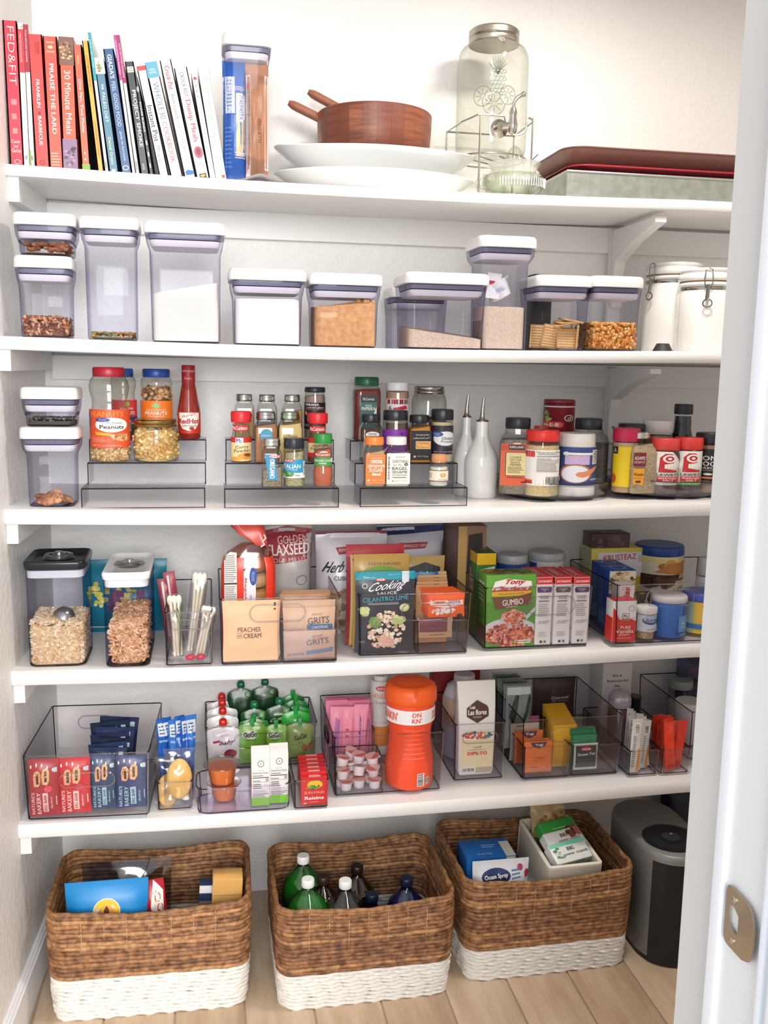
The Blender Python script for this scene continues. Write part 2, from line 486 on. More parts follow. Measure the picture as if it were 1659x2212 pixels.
def jar(P, name, label, cat='jar', prof=None, sq=0, body=None, lid=None, fill=None, labels=(), rz=0, group=None, flabel=None, k=7, lidname='lid', ribs=0):
    """prof: (height fraction, radius fraction) up the wall; sq: 0 round .. 1 square plan
       lid: (start, radius, colour, [roughness, metal]); fill: (level, material, slope); labels: (z0, z1, angle or width share, turn, base, items)"""
    R, h = P.w / 2, P.h
    t = thing(name, label, cat, (P.x, P.y, P.z), rz, group)
    prof = prof or [(0, .9), (.02, 1), (.8, 1), (.86, .9)]
    cr = lambda r: r * (1 - sq * .72)
    part('body', t, (loft([(z * h, r * R, r * R, cr(r * R)) for z, r in prof], k, True, True), body or GLASS))
    if lid:
        z0, lr, lc = lid[:3]; ro = lid[3] if len(lid) > 3 else .4; me = lid[4] if len(lid) > 4 else 0; lt = lid[5] if len(lid) > 5 else 1
        a, b = z0 * h, lt * h; e = min(.003, (b - a) * .2); m = C(lc, ro, me); lr *= R
        if ribs:
            n = 4 * 15; secs = []
            v = []; f = []
            for z, q in ((a, .97), (a + e, 1), (b - e, 1), (b, .93)):
                for i in range(n):
                    rr = lr * q * (1 - (.03 if (i % 2 and .95 < q) else 0)); th = 2 * PI * i / n
                    v.append((rr * math.cos(th), rr * math.sin(th), z))
            for i in range(3):
                for j in range(n): f.append((i * n + j, i * n + (j + 1) % n, (i + 1) * n + (j + 1) % n, (i + 1) * n + j))
            f += [tuple(range(n - 1, -1, -1)), tuple(range(3 * n, 4 * n))]
            part(lidname, t, ((v, f), m))
        elif me:
            mid = a + (b - a) * .45
            part(lidname, t, (lathe([(lr * .96, a), (lr, a + e), (lr, mid - e), (lr * .94, mid), (lr * .97, mid + e), (lr * .97, b - e), (lr * .9, b)]), m))
        else:
            part(lidname, t, (lathe([(lr * .97, a), (lr, a + e), (lr * .985, b - e), (lr * .93, b)]), m))
    if fill:
        lv, fm, sl = fill[:3]; sk = fill[3] if len(fill) > 3 else 1
        zs = [z for z, r in prof if z < lv] 
        def rat(z):
            for (z0, r0), (z1, r1) in zip(prof, prof[1:]):
                if z0 <= z <= z1: return r0 + (r1 - r0) * (z - z0) / max(1e-6, z1 - z0)
            return prof[-1][1]
        secs = [(max(z * h, .0015), (rat(z) * R - .0014) * sk, (rat(z) * R - .0014) * sk, cr(rat(z) * R) - .001) for z in sorted(set([0.005] + [q for q in zs if q > .005] + [lv]))]
        v, f = loft(secs, k, True, True); n = 4 * (k + 1)
        v = [(a, b, c + (sl * a / R * h * .06 if i >= len(v) - n else 0)) for i, (a, b, c) in enumerate(v)]
        solo(flabel[0] if flabel else 'spice_powder', flabel[1] if flabel else 'contents', 'food', (P.x, P.y, P.z), ((v, f), fm), rz, kind='stuff')
    for (z0, z1, wa, tr, base, items) in labels:
        rr = R * max(r for z, r in prof if z0 - .05 <= z <= z1 + .05) if len([1 for z, r in prof if z0 - .05 <= z <= z1 + .05]) else R
        if sq > .5:
            deco(t, flat(-rr - .0002, z0 * h), rr * 2 * wa, (z1 - z0) * h, items, base)
        else:
            deco(t, cyl(rr + .0003, z0 * h, math.radians(tr)), rr * math.radians(wa), (z1 - z0) * h, items, base, step=rr * .15)
    return t
def carton(P, d, name, label, base, front=(), left=(), topi=(), cat='box', rz=0, group=None, lean=0, cols=None, toff=None, y=None, ry=0, right=()):
    """folded card box: its six panels are one card, print lies on the sides"""
    w, h = P.w, P.h
    t = thing(name, label, cat, (P.x, (P.y if y is None else y) + d / 2, P.z), rz, group, rx=lean, ry=ry)
    part('card', t, (rbox(w, d, h, .0012, .0007), C(base, .4)))
    if topi: deco(t, topside(h, 0, -d / 2), w * .985, d * .985, topi, None, 'top_flap_print')
    if front: deco(t, flat(-d / 2, 0), w * .985, h * .995, front, None, 'front_print')
    if left: deco(t, leftside(-w / 2, 0, 0), d * .985, h * .995, left, None, 'side_print')
    if right: deco(t, rightside(w / 2, 0, 0), d * .985, h * .995, right, None, 'side_print')
    return t
def pouch_geo(w, h, T, n=12, m=16, seal=.06, seed=0, wr=.12):
    """filled soft pack: two bulging faces joined at a flat sealed edge"""
    def bul(a, b):     # a,b in 0..1
        sx = max(0, 1 - abs(2 * a - 1) ** 2.6)
        bb = (b - seal) / (1 - 2 * seal); bb = max(0, min(1, bb)); sy = max(0, 1 - abs(2 * bb - 1) ** 3) ** .8
        k = sx ** .6 * sy
        return .0006 + T / 2 * k * (1 + wr * 2.2 * noise.noise(Vector((a * 3.1 + seed, b * 4.3, seed)))) + T * .05 * wr * 4 * noise.noise(Vector((a * 9 + seed, b * 9, 3))) * k
    v = []; f = []
    for sgn in (-1, 1):
        for j in range(m + 1):
            for i in range(n + 1):
                a, b = i / n, j / m
                tw = 1 - .035 * math.sin(PI * b)
                v.append(((a - .5) * w * tw, sgn * bul(a, b), b * h))
    N = (n + 1) * (m + 1)
    for s in (0, 1):
        for j in range(m):
            for i in range(n):
                q = s * N + j * (n + 1) + i; F = (q, q + 1, q + n + 2, q + n + 1)
                f.append(F if s == 0 else F[::-1])
    for i in range(n):
        f.append((i, N + i, N + i + 1, i + 1)); q = m * (n + 1) + i; f.append((q, q + 1, N + q + 1, N + q))
    for j in range(m):
        q = j * (n + 1); f.append((q, q + n + 1, N + q + n + 1, N + q)); q += n; f.append((q, N + q, N + q + n + 1, q + n + 1))
    return (v, f), (lambda s, t, o: (s * (1 - .035 * math.sin(PI * t / h)), -bul(s / w + .5, t / h) - o, t))
def pouch(loc, w, h, T, name, label, base, items=(), cat='packet', rz=0, rx=0, ry=0, group=None, rough=.35, seed=1, wr=.12, seal=.06, mat=None, body='film'):
    t = thing(name, label, cat, loc, rz, group, rx=rx, ry=ry)
    g, mp = pouch_geo(w, h, T, seed=seed, wr=wr, seal=seal)
    part(body, t, (g, mat or C(base, rough)))
    if items: deco(t, mp, w, h, items, None, 'front_print', o0=.0004, step=min(w, h) / 9)
    return t
# clear bins: rounded tray walls, darker moulded edges, raised oval grip, foot
BINC = clear('#fdfcfd', '#d6d4d9', .6)
BINE = clear('#6a6270', '#3a3440', 1.0)
BINL = clear('#f0eff2', '#bab6be', 3.0)
def bin_(reg, u0, u1, vt, vb, s, vback, label, name='clear_bin', grip=None, z=None, y=None, d=None, group=None, foot=.007, sidegrip=False, back=None, edge=None, body=None, rz=0, cr=.006):
    P = place(reg, u0, u1, vt, vb, s=s, z=z, y=y)
    h = P.h; w = P.w
    if d is None: d = max(.03, hit(*px(reg, (u0 + u1) / 2, vback), z=P.z + h).y - P.y)
    d = min(d, BACK - .006 - P.y)
    t = thing(name, label, 'bin', (P.x, P.y, P.z), rz, group)
    body = body or BINC; edge = edge or BINE
    hx, hy = w / 2, d / 2; T = .0022; bt = .965
    def wall(sgx, sgy):
        if sgy: # front / back
            y0 = 0 if sgy < 0 else d
            q = T * -sgy
            xs = [(-hx + cr) , (hx - cr)]
            v = []
            for z_, k in ((foot, bt), (h, 1)):
                yy = y0 if k == 1 else (hy + (y0 - hy) * bt)
                for yo in (0, q):
                    for x_ in xs: v.append((x_ * k, yy + yo, z_))
            return v, [(0, 1, 5, 4), (2, 6, 7, 3), (0, 4, 6, 2), (1, 3, 7, 5), (0, 2, 3, 1), (4, 5, 7, 6)]
        v = []
        for z_, k in ((foot, bt), (h, 1)):
            for xo in (0, T):
                for yy in (cr, d - cr):
                    v.append((sgx * (hx * k - xo), hy + (yy - hy) * k, z_))
        return v, [(0, 1, 5, 4), (2, 6, 7, 3), (0, 4, 6, 2), (1, 3, 7, 5), (0, 2, 3, 1), (4, 5, 7, 6)]
    part('front_wall', t, (wall(0, -1), body), smooth=False)
    part('back_wall', t, (wall(0, 1), body), smooth=False)
    part('side_wall', t, (wall(-1, 0), body), smooth=False)
    part('side_wall', t, (wall(1, 0), body), smooth=False)
    part('bottom_panel', t, (gbox(-hx * bt + T, hx * bt - T, hy - hy * bt + T, hy + hy * bt - T, foot, foot + T), body), smooth=False)
    def ring(z_, k, r):
        return tube([(a, hy + b, z_) for a, b in outline(hx * k - .0008, hy * k - .0008, cr, 3)], r, 6, True)
    o_ = outline(hx - .0008, hy - .0008, cr, 3)
    part('rim', t, (tube([(a, hy + b, h) for a, b in o_[1:] + o_[:1]][:-1], .0014, 6), edge))
    part('front_rim', t, (tube([(-hx + cr, .0008, h), (hx - cr, .0008, h)], .0015, 6), BINL))
    part('bottom_edge', t, (ring(foot, bt, .0013), edge))
    part('foot', t, (loft([(0, hx * .94, hy * .94, cr, 0, hy), (foot, hx * .95, hy * .95, cr, 0, hy)], 3, False, False), BINL))
    for sx in (-1, 1):
        for sy in (-1, 1):
            part('corner_edge', t, (tube([(sx * (hx * k - cr * .3), hy + sy * (hy * k - cr * .3), z_) for z_, k in ((foot, bt), (h, 1))], .0014, 6), edge if sx * sy > 0 or sy > 0 else BINL))
    def oval(w_, h_, n=20):
        return [(a, b) for a, b in outline(w_, h_, h_, 5)]
    if grip:
        gx, gw, gz, gh = grip   # centre, half-width as share of w, height share, half height (m)
        part('grip_ring', t, (tube([(gx * w + a, -.0012 + (1 - (gz * h + b) / h) * hy * .035, gz * h + b) for a, b in oval(gw * w, gh)], .0017, 6, True), BINL))
    if sidegrip:
        for sx in (-1, 1):
            part('grip_slot', t, (tube([(sx * (hx * .995), hy + a, h * .68 + b) for a, b in oval(.035, .014)], .0022, 6, True), edge))
    t['w'], t['d'], t['h'] = w, d, h
    t['zf'] = P.z + foot + T + .0005
    return t
# ================================================================== the room
def wall_mat():
    m, n, l = nt('orange_peel_plaster')
    b = n['Principled BSDF']; b.inputs['Base Color'].default_value = (*rgb('#eeecea'), 1); b.inputs['Roughness'].default_value = .48
    tc = n.new('ShaderNodeTexCoord'); t = n.new('ShaderNodeTexNoise'); t.inputs['Scale'].default_value = 55; t.inputs['Detail'].default_value = 3
    l.new(tc.outputs['Object'], t.inputs['Vector'])
    r = n.new('ShaderNodeValToRGB'); r.color_ramp.elements[0].position = .48; r.color_ramp.elements[1].position = .62
    l.new(t.outputs[0], r.inputs[0])
    q = n.new('ShaderNodeBump'); q.inputs['Strength'].default_value = .22; q.inputs['Distance'].default_value = .003
    l.new(r.outputs[0], q.inputs['Height']); l.new(q.outputs[0], b.inputs['Normal'])
    return m
WALL = wall_mat()
PAINT = C('#eceae8', .35, bump=.12, scale=30, stretch=(1, 12, 12))
TRIMW = C('#f1f1f3', .3)
struct('wall_back', (gbox(XL - .1, XR + .1, BACK, BACK + .1, 0, 2.46), WALL))
def xl(y): return XL + (XLF - XL) * (BACK - y) / BACK
def leftbox(w, y0, y1, z0, z1):
    v = [(xl(y) + o, y, z) for z in (z0, z1) for y in (y0, y1) for o in ((-.12, 0) if w == 0 else (0, w))]
    return v, [(0, 2, 3, 1), (4, 5, 7, 6), (0, 1, 5, 4), (2, 6, 7, 3), (0, 4, 6, 2), (1, 3, 7, 5)]
struct('wall_left', (leftbox(0, -1.45, BACK, 0, 2.46), WALL))
struct('wall_right', (gbox(XR, XR + .1, -1.317, BACK, 0, 2.46), WALL))
struct('wall_front', (gbox(.397, XR + .1, -1.43, -1.317, 0, 2.46), C('#dddbd8', .5, bump=.1, scale=80)))
struct('ceiling', (gbox(XL - .1, XR + .1, -1.45, BACK + .1, 2.46, 2.52), WALL))
# jamb of the doorway, in three boards, with the strike plate let into it
JW = C('#f0f1f3', .3)
struct('door_1', [(gbox(.39, .397, -1.369, -1.3175, 0, 2.2), C('#d6d3ce', .45)), (gbox(.3865, .3965, -1.44, -1.369, 0, 2.2), C('#e9e8e6', .32)),
    (loft([(0, .0032, .0085, .003, .386, -1.3785), (2.2, .0032, .0085, .003, .386, -1.3785)], 4), JW),
    (loft([(0, .004, .005, .0038, .3855, -1.443), (2.2, .004, .005, .0038, .3855, -1.443)], 4), JW), (gbox(.3845, .43, -1.47, -1.448, 0, 2.2), C('#e4e4e2', .32)),
    (loft([(0, .006, .009, .005, .383, -1.466), (2.2, .006, .009, .005, .383, -1.466)], 4), JW)], smooth=True)
def strike():
    t = thing('strike_plate', 'satin nickel strike plate with a latch hole screwed to the white door jamb', 'strike plate', (.3845, -1.41, 1.012))
    pts = [(.0177, .019), (.016, .0235), (.0125, .0255), (.0095, .0245), (-.0005, .0245), (-.0115, .0238), (-.0187, .02), (-.0235, .0122), (-.0248, 0), (-.0232, -.011), (-.019, -.0175), (-.0135, -.0202), (-.0083, -.0225), (.0033, -.0225), (.0125, -.0225), (.016, -.021), (.0172, -.018)]
    hole = [(.0137, .0086), (.0077, .0118), (.003, .0095), (-.0008, .0073), (-.0008, -.004), (-.0007, -.0078), (.004, -.009), (.0095, -.007), (.0127, -.0044)]
    cy = .006
    def ray(poly, a):
        best = 0
        for i in range(len(poly)):
            (p, q), (r_, s_) = poly[i], poly[(i + 1) % len(poly)]
            dx, dz = math.cos(a), math.sin(a); ex, ez = r_ - p, s_ - q
            den = dx * ez - dz * ex
            if abs(den) < 1e-12: continue
            tt = ((p - cy) * ez - q * ex) / den; ss = ((p - cy) * dz - q * dx) / den
            if tt > 0 and -1e-6 <= ss <= 1 + 1e-6: best = max(best, tt)
        return best
    v = []; f = []; N = 64
    lip = lambda y: -.002 * max(0, (-.008 - y) / .016) ** 1.6
    for xx in (-.0015, 0):
        for poly in (pts, hole):
            for i in range(N):
                a = 2 * PI * i / N; k = ray(poly, a); y_ = cy + k * math.cos(a); v.append((xx + lip(y_), y_, k * math.sin(a)))
    for i in range(N):
        j = (i + 1) % N
        f += [(i, j, N + j, N + i), (2 * N + i, 3 * N + i, 3 * N + j, 2 * N + j), (i, 2 * N + i, 2 * N + j, j), (N + i, N + j, 3 * N + j, 3 * N + i)]
    part('plate', t, ((v, f), C('#b3a590', .36, 1)))
    for y_, z in ((.0062, .0173), (.0054, -.0154)):
        part('screw', t, [(xf(lathe([(.003, 0), (.003, .0006), (.0018, .0011)], k=3), Matrix.Translation((-.0015, y_, z)) @ Matrix.Rotation(-PI / 2, 4, 'Y')), C('#c5baa6', .25, 1))])
strike()
# floor: wood-look planks laid front to back
g0 = C('#b39c86', .8, bump=.3)
base = struct('floor', (gbox(XL - .1, XR, -1.45, BACK, -.03, -.0035), g0))
def plank_mat(i):
    return C(['#c9b198', '#c4ab91', '#cdb69d'][i % 3], .38, bump=.1, scale=40, var=['#b79c80', '#b2967b', '#bda489'][i % 3], vscale=5, stretch=(7, 1, 1))
ln = hit(833, 2200, z=0).x; pw = .152
i0 = int((XL - ln) / pw) - 2
for i in range(i0, 12):
    a = ln + i * pw + .0022; b = a + pw - .0044
    a2, b2 = max(a, XL - .06), min(b, XR - .001)
    if b2 - a2 < .01: continue
    cuts = [-1.449, -.72 + .31 * ((i * 7) % 3 - 1), BACK - .001]
    for j in range(2):
        g = rbox(b2 - a2, cuts[j + 1] - cuts[j] - .004, .0035, .001, .0008)
        o = part('floor_plank', base, (mv(g, (a2 + b2) / 2, (cuts[j] + cuts[j + 1]) / 2, -.0035), plank_mat(i + j)))
# baseboards
def skirt(name, x0, x1, y0, y1, ax):
    if ax == 'x': g = [gbox(x0, x1, y0, y1, 0, .085), gbox(x0, x1, y0 + .004, y1, .085, .094), gbox(x0, x1, y0 + .008, y1, .094, .1)]
    else: g = [gbox(x0, x1, y0, y1, 0, .085), gbox(x0, x1 - .004, y0, y1, .085, .094), gbox(x0, x1 - .008, y0, y1, .094, .1)]
    struct(name, [(q, TRIMW) for q in g])
skirt('baseboard_back', XL, XR, BACK - .014, BACK, 'x')
struct('baseboard_left', [(leftbox(w_, -1.45, BACK - .014, a_, b_), TRIMW) for w_, a_, b_ in ((.014, 0, .085), (.01, .085, .094), (.006, .094, .1))])
# shelves: board with a rounded front nosing, cleats on the walls below
def shelf(i):
    zb, th = SH[i]; yf = Y5 if i == 5 else 0
    t = thing('pantry_shelf', {5: 'topmost white shelf board, shallower, holding the cookbooks', 4: 'white shelf board under the row of white-lidded containers',
        3: 'white shelf board holding spices and the two turntables', 2: 'white shelf board holding cereal containers and boxed mixes',
        1: 'lowest white shelf board above the three baskets'}[i], 'shelf', (0, 0, 0), group=None)
    n = 26; v = []; f = []
    prof = [(yf + .012, 0), (yf + .003, .001), (yf, .006), (yf, th - .007), (yf + .003, th - .001), (yf + .012, th), (BACK, th), (BACK, 0)]
    xs = [XL + (XR - XL) * k / n for k in range(n + 1)]
    for x in xs: v += [(x if x > XL else xl(a) + .0002, a, zb + b + sag(x)) for a, b in prof]
    m = len(prof)
    for k in range(n):
        for j in range(m):
            a = k * m + j; b = k * m + (j + 1) % m; f.append((a, b, b + m, a + m))
    f += [tuple(range(m - 1, -1, -1)), tuple(range(n * m, (n + 1) * m))]
    part('board', t, ((v, f), PAINT), sharp=50)
    cz = .038 if i < 5 else .045
    c = part('side_cleat', t, (leftbox(.022, yf + .016, BACK, zb - cz, zb + sag(XL)), PAINT), smooth=False)
    c = part('back_cleat', t, (gbox(XL + .019, XR, BACK - .019, BACK, zb - cz - .022, zb - .004), PAINT), smooth=False)
    return t
for i in (5, 4, 3, 2, 1): shelf(i)
# centre support: upright on the back wall with a bracket under each of the two upper shelves
def bracket(i, label):
    zb = SH[i][0]; yf = Y5 if i == 5 else .0
    p = hit(1330 if i == 5 else 1322, 560 if i == 5 else 850, y=BACK - .03)
    t = thing('shelf_bracket', label, 'bracket', (p.x, 0, zb - .007))
    part('upright', t, (gbox(-.017, .017, BACK - .034, BACK - .0195, -.32 if i == 5 else -.31, -.004), PAINT), smooth=False)
    L = .24
    pr = [(BACK - .036, -.004), (BACK - .036 - L, -.004), (BACK - .036 - L, -.016), (BACK - .06 - .1, -.045), (BACK - .06, -.085), (BACK - .05, -.13), (BACK - .05, -.2), (BACK - .036, -.2)]
    v = [(x, a, b) for x in (-.014, .014) for a, b in pr]; n = len(pr)
    f = [tuple(range(n)), tuple(range(2 * n - 1, n - 1, -1))] + [(j, (j + 1) % n + 0, n + (j + 1) % n, n + j)[::-1] for j in range(n)]
    part('arm', t, ((v, f), PAINT), smooth=False)
    for z in (-.06, -.16): part('screw', t, (xf(lathe([(.004, 0), (.003, .0015)], k=3), Matrix.Translation((0, BACK - .0345 if z < -.2 else BACK - .0505, z)) @ Matrix.Rotation(PI / 2, 4, 'X')), C('#8a8884', .4, 1)))
bracket(5, 'white shelf bracket on the wall under the topmost shelf')
bracket(4, 'white shelf bracket behind the pepper jar, under the container shelf')
# ceiling lamp that lights the pantry (just above the picture)
t = thing('ceiling_lamp', 'round white ceiling lamp above the pantry shelves', 'lamp', (.86, -.34, 2.425))
part('housing', t, (lathe([(.15, 0), (.155, .01), (.155, .033)]), C('#eee')))
# ================================================================== topmost shelf
YB = .15
def book(z, label, cover, items, name='book', dep=.2, edge=None, pages=True, y=YB, hardback=True):
    bl, br, vb, tl, tr, vt = z
    a = px('A', (bl + br) / 2, vb); c = px('A', (tl + tr) / 2, vt)
    p = hit(*a, y=y); q = hit(*c, y=y); ang = math.atan2(q.x - p.x, q.z - p.z)
    w = ((hit(*px('A', br, vb), y=y).x - hit(*px('A', bl, vb), y=y).x) + (hit(*px('A', tr, vt), y=y).x - hit(*px('A', tl, vt), y=y).x)) / 2 * math.cos(ang) - .0004
    zb = top(5, p.x); hh = (q.z - zb) / math.cos(ang)
    x = p.x + (zb - p.z) * math.tan(ang)
    zb += abs(math.sin(ang)) * w / 2
    t = thing(name, label, 'book', (x, y, zb), group='cookbooks and magazines on the topmost shelf', ry=ang)
    cv = C(cover, .35); bt = min(.0022, w * .16) if hardback else .0005
    pcs = [(gbox(-w / 2, w / 2, 0, bt + .001, 0, hh), cv), (gbox(-w / 2, -w / 2 + bt, 0, dep, 0, hh), C(edge or cover, .35)), (gbox(w / 2 - bt, w / 2, 0, dep, 0, hh), C(edge or cover, .35))]
    part('cover', t, pcs, smooth=False)
    part('page_block', t, (gbox(-w / 2 + bt + .0002, w / 2 - bt - .0002, bt + .0012, dep - .004, .003, hh - .003), C('#f2ece0', .8)), smooth=False)
    if items: deco(t, flat(0, 0), w * .98, hh, items, None, 'spine_print')
    return t
Wt = '#f8f4f0'
book((58, 140, 898, 15, 95, 65), 'thick red cookbook with thin white capitals, leftmost of the row', '#dc3348', [('t', 'FED&FIT', .52, .76, .5, .4, '#ffd9d6', -90, 0, -.01), ('l', .3, .2, .75, .5, 3, '#e98c90'), ('t', 'Cassy\nJoy\nGarcia', .5, .14, .7, .09, '#ffd9d6'), ('o', .55, .03, .25, .016, .2, '#ffd9d6')], edge='#2c3550')
book((140, 171, 905, 98, 135, 80), 'white food magazine with a short red top band beside the thick red book', '#f4efe9', [('r', 0, .66, 1, .96, '#c9343c'), ('s', .5, .97, .4, .02, 10, ['#8a7a64', '#e8e0d4'], .12), ('t', 'FOOD NETWORK MAGAZINE', .4, .83, .3, .2, '#f8dcd6', -90), ('b', .2, .05, .7, .08, 5, '#666')], 'magazine', hardback=False)
book((171, 204, 907, 136, 160, 88), 'white food magazine with a maroon upper spine', '#f4efe9', [('r', 0, .67, 1, 1, '#a2263c'), ('t', 'FOOD NETWORK MAGAZINE', .4, .85, .3, .22, '#f8dcd6', -90), ('r', 0, 0, .4, .12, '#8fb34c'), ('b', .3, .05, .8, .08, 5, '#666')], 'magazine', hardback=False)
book((205, 290, 915, 160, 240, 145), 'red barbecue cookbook with a white flame and capitals', '#e0403f', [('t', 'FRANKLIN', .5, .56, .25, .21, Wt, -90, 0, .02), ('e', .5, .415, .1, .012, '#8a2320'), ('t', 'BARBECUE', .5, .28, .25, .22, Wt, -90, 0, .02), ('t', 'FRANKLIN\nMACKAY', .62, .9, .3, .09, '#8a2320', -90), ('o', .5, .04, .2, .018, .3, '#8a2320')])
book((290, 365, 922, 243, 330, 157), 'orange-red cookbook with white western capitals', '#e2503c', [('t', 'STEAK SODA', .5, .955, .6, .014, Wt), ('e', .5, .92, .2, .012, '#f3c9a0'), ('t', 'STEAM GOOD', .5, .885, .6, .014, Wt), ('t', 'PRAISE THE LARD', .5, .53, .32, .53, Wt, -90, 0, .02), ('l', .15, .02, .85, .13, 5, '#f0b8a0')], edge='#c2402e')
book((368, 452, 928, 335, 425, 160), 'cookbook with a photo spine and an orange band reading in large white letters', '#e8552e', [('r', 0, .79, 1, 1, '#7a5648'), ('s', .5, .9, .4, .07, 26, ['#5c4038', '#c98f5e', '#a07050', '#e0b080'], .12), ('r', 0, 0, 1, .235, '#8f7292'), ('s', .55, .1, .38, .09, 16, ['#5f4852', '#3a2c34', '#a98aa4'], .14), ('t', '30 Minute Meals', .5, .51, .42, .48, Wt, -90)])
book((472, 527, 935, 422, 470, 205), 'slim orange cookbook with a green foot band', '#ea5a36', [('t', 'One Pan, Two Plates', .5, .52, .34, .42, Wt, -90, 0, .02), ('t', 'BRENNAN', .5, .88, .2, .07, '#f8cfae', -90), ('r', .05, .01, .98, .055, '#7fa83e'), ('l', .4, .07, .6, .17, 2, '#f8cfae')], edge='#20242c')
book((562, 605, 940, 476, 507, 183), 'yellow cookbook with a black cover beside the teal magazine', '#f0a52c', [('t', 'NEW IMPROVED GRILLING', .5, .76, .3, .24, '#4a3418', -90, .2), ('t', 'NOW WITH EVEN BETTER WORDS', .5, .25, .3, .28, '#4a3418', -90, .2)], edge='#15181e')
book((608, 629, 943, 507, 525, 135), 'tall magazine with a teal upper spine leaning at the row middle', '#f4f1ec', [('r', 0, .66, 1, 1, '#2a98a2'), ('t', 'FOOD NETWORK', .5, .85, .4, .2, '#c8ecec', -90), ('b', .2, .03, .8, .08, 5, '#555')], 'magazine', hardback=False)
book((630, 690, 948, 542, 597, 283), 'steel-blue diet book with a food photo at its spine top', '#3f7690', [('r', 0, .86, 1, 1, '#e8e6de'), ('s', .5, .92, .35, .04, 14, ['#b9a070', '#7c9a4c', '#8c5a3a'], .14), ('t', 'THE', .5, .75, .22, .05, Wt, -90), ('t', 'PALEO DIET', .5, .57, .32, .26, Wt, -90), ('t', 'Daniel Green', .5, .19, .32, .24, '#dfe8a8', -90), ('r', .3, .01, .7, .03, Wt)])
book((700, 765, 952, 597, 655, 232), 'navy cookbook with tall white capitals', '#1c4c80', [('t', "GIADA'S", .5, .86, .42, .19, Wt, -90, 0, .02), ('t', 'FEEL GOOD FOOD', .5, .56, .36, .36, '#cfe0ee', -90, 0, -.005), ('t', 'giada de laurentiis', .5, .22, .26, .24, '#bcd6ea', -90), ('o', .5, .045, .3, .02, .25, Wt)])
book((765, 785, 957, 655, 672, 150), 'first of two tall magazines with purple upper spines', '#f4f1ec', [('r', 0, .68, 1, 1, '#b03a86'), ('t', 'FOOD NETWORK MAGAZINE', .5, .84, .5, .24, '#f0c8e4', -90), ('b', .2, .03, .8, .1, 5, '#555')], 'magazine', hardback=False)
book((786, 808, 957, 673, 691, 150), 'second of two tall magazines with purple upper spines, beside the black book', '#f4f1ec', [('r', 0, .66, 1, 1, '#93225f'), ('t', 'FOOD NETWORK MAGAZINE', .5, .82, .5, .24, '#f0c8e4', -90), ('b', .2, .03, .8, .1, 5, '#555')], 'magazine', hardback=False)
book((812, 866, 960, 722, 770, 305), 'black smoking cookbook with bold white capitals', '#1e222a', [('r', .15, .905, .9, .955, '#d8d4cc'), ('t', 'STEVEN\nRAICHLEN', .52, .93, .6, .035, '#1e222a'), ('t', 'PROJECT SMOKE', .5, .5, .52, .5, Wt, -90, 0, .03), ('r', .3, .04, .6, .1, '#888')])
book((867, 888, 961, 777, 795, 395), 'short thin black book with small white words', '#191b22', [('t', 'POWER BLENDS', .5, .6, .6, .3, Wt, -90), ('l', .3, .05, .8, .4, 3, '#bbb'), ('e', .5, .88, .4, .03, '#aaa')], hardback=False)
book((915, 982, 967, 792, 840, 333), 'white cookbook with a red top band and thin black script', '#f7f4f0', [('r', 0, .96, 1, 1, '#e0403c'), ('t', 'Instant Pot', .5, .48, .55, .33, '#2b2b30', -90), ('t', 'Miracle', .5, .2, .4, .16, '#555', -90, .1, -.01), ('t', 'AUTHORIZED BY INSTANT POT', .3, .8, .2, .28, '#999', -90)], edge='#2a2c33')
book((985, 1060, 975, 835, 905, 312), 'white cookbook with a sky-blue top band and red and blue capitals', '#f7f4f2', [('r', 0, .865, 1, 1, '#5ea3bd'), ('t', 'MELISSA\nHARTWIG', .5, .92, .6, .045, '#d8eef4'), ('t', 'WHOLE30', .5, .665, .5, .32, '#39698a', -90, 0, -.01), ('t', 'COOKBOOK', .5, .3, .42, .36, '#cf2c40', -90, 0, -.008)])
book((1062, 1138, 980, 925, 985, 300), 'white slow cooker book with red heading and blue foot logo', '#f8f5f2', [('t', 'Crock-Pot', .5, .85, .45, .2, '#b83238', -90, 0, .012), ('t', 'Best-Loved', .5, .61, .34, .2, '#8a8580', -90), ('t', 'Slow Cooker Recipes', .5, .32, .34, .36, '#8a8580', -90), ('p', [(.2, .02), (.95, .02), (.95, .05), (.4, .065), (.15, .05)], '#2a6cb0')])
book((1139, 1210, 983, 1000, 1085, 345), 'white slow cooker book with red vertical words and a round portrait badge', '#f8f5f2', [('t', 'CROCK POT', .5, .85, .3, .22, '#4a3a34', -90), ('t', 'Dump Meals', .5, .52, .5, .38, '#d03a54', -90, 0, .012), ('e', .55, .235, .34, .055, '#e0487a'), ('e', .55, .24, .18, .035, '#7a4636'), ('t', 'Cathy\nMitchell', .5, .12, .6, .05, '#4a4a4a'), ('r', .25, 0, .8, .04, '#222'), ('e', .52, .02, .2, .012, '#f0b03c')])
book((1212, 1250, 983, 1105, 1135, 365), 'thin white magazine-size book with grey words', '#f6f3f0', [('t', 'Instant & Healthy', .5, .55, .5, .33, '#a89e94', -90), ('e', .5, .94, .3, .015, '#c8343a'), ('l', .3, .75, .6, .9, 3, '#999')], hardback=False, edge='#3c3a3c')
book((1252, 1305, 985, 1135, 1210, 335), 'white pressure cooking book at the right end of the row', '#f8f5f1', [('t', 'MODERN PRESSURE COOKING', .55, .6, .3, .62, '#b0a28e', -90), ('l', .3, .1, .6, .22, 3, '#e8b8a4'), ('r', .6, .01, .9, .04, '#a05a48')], hardback=False)
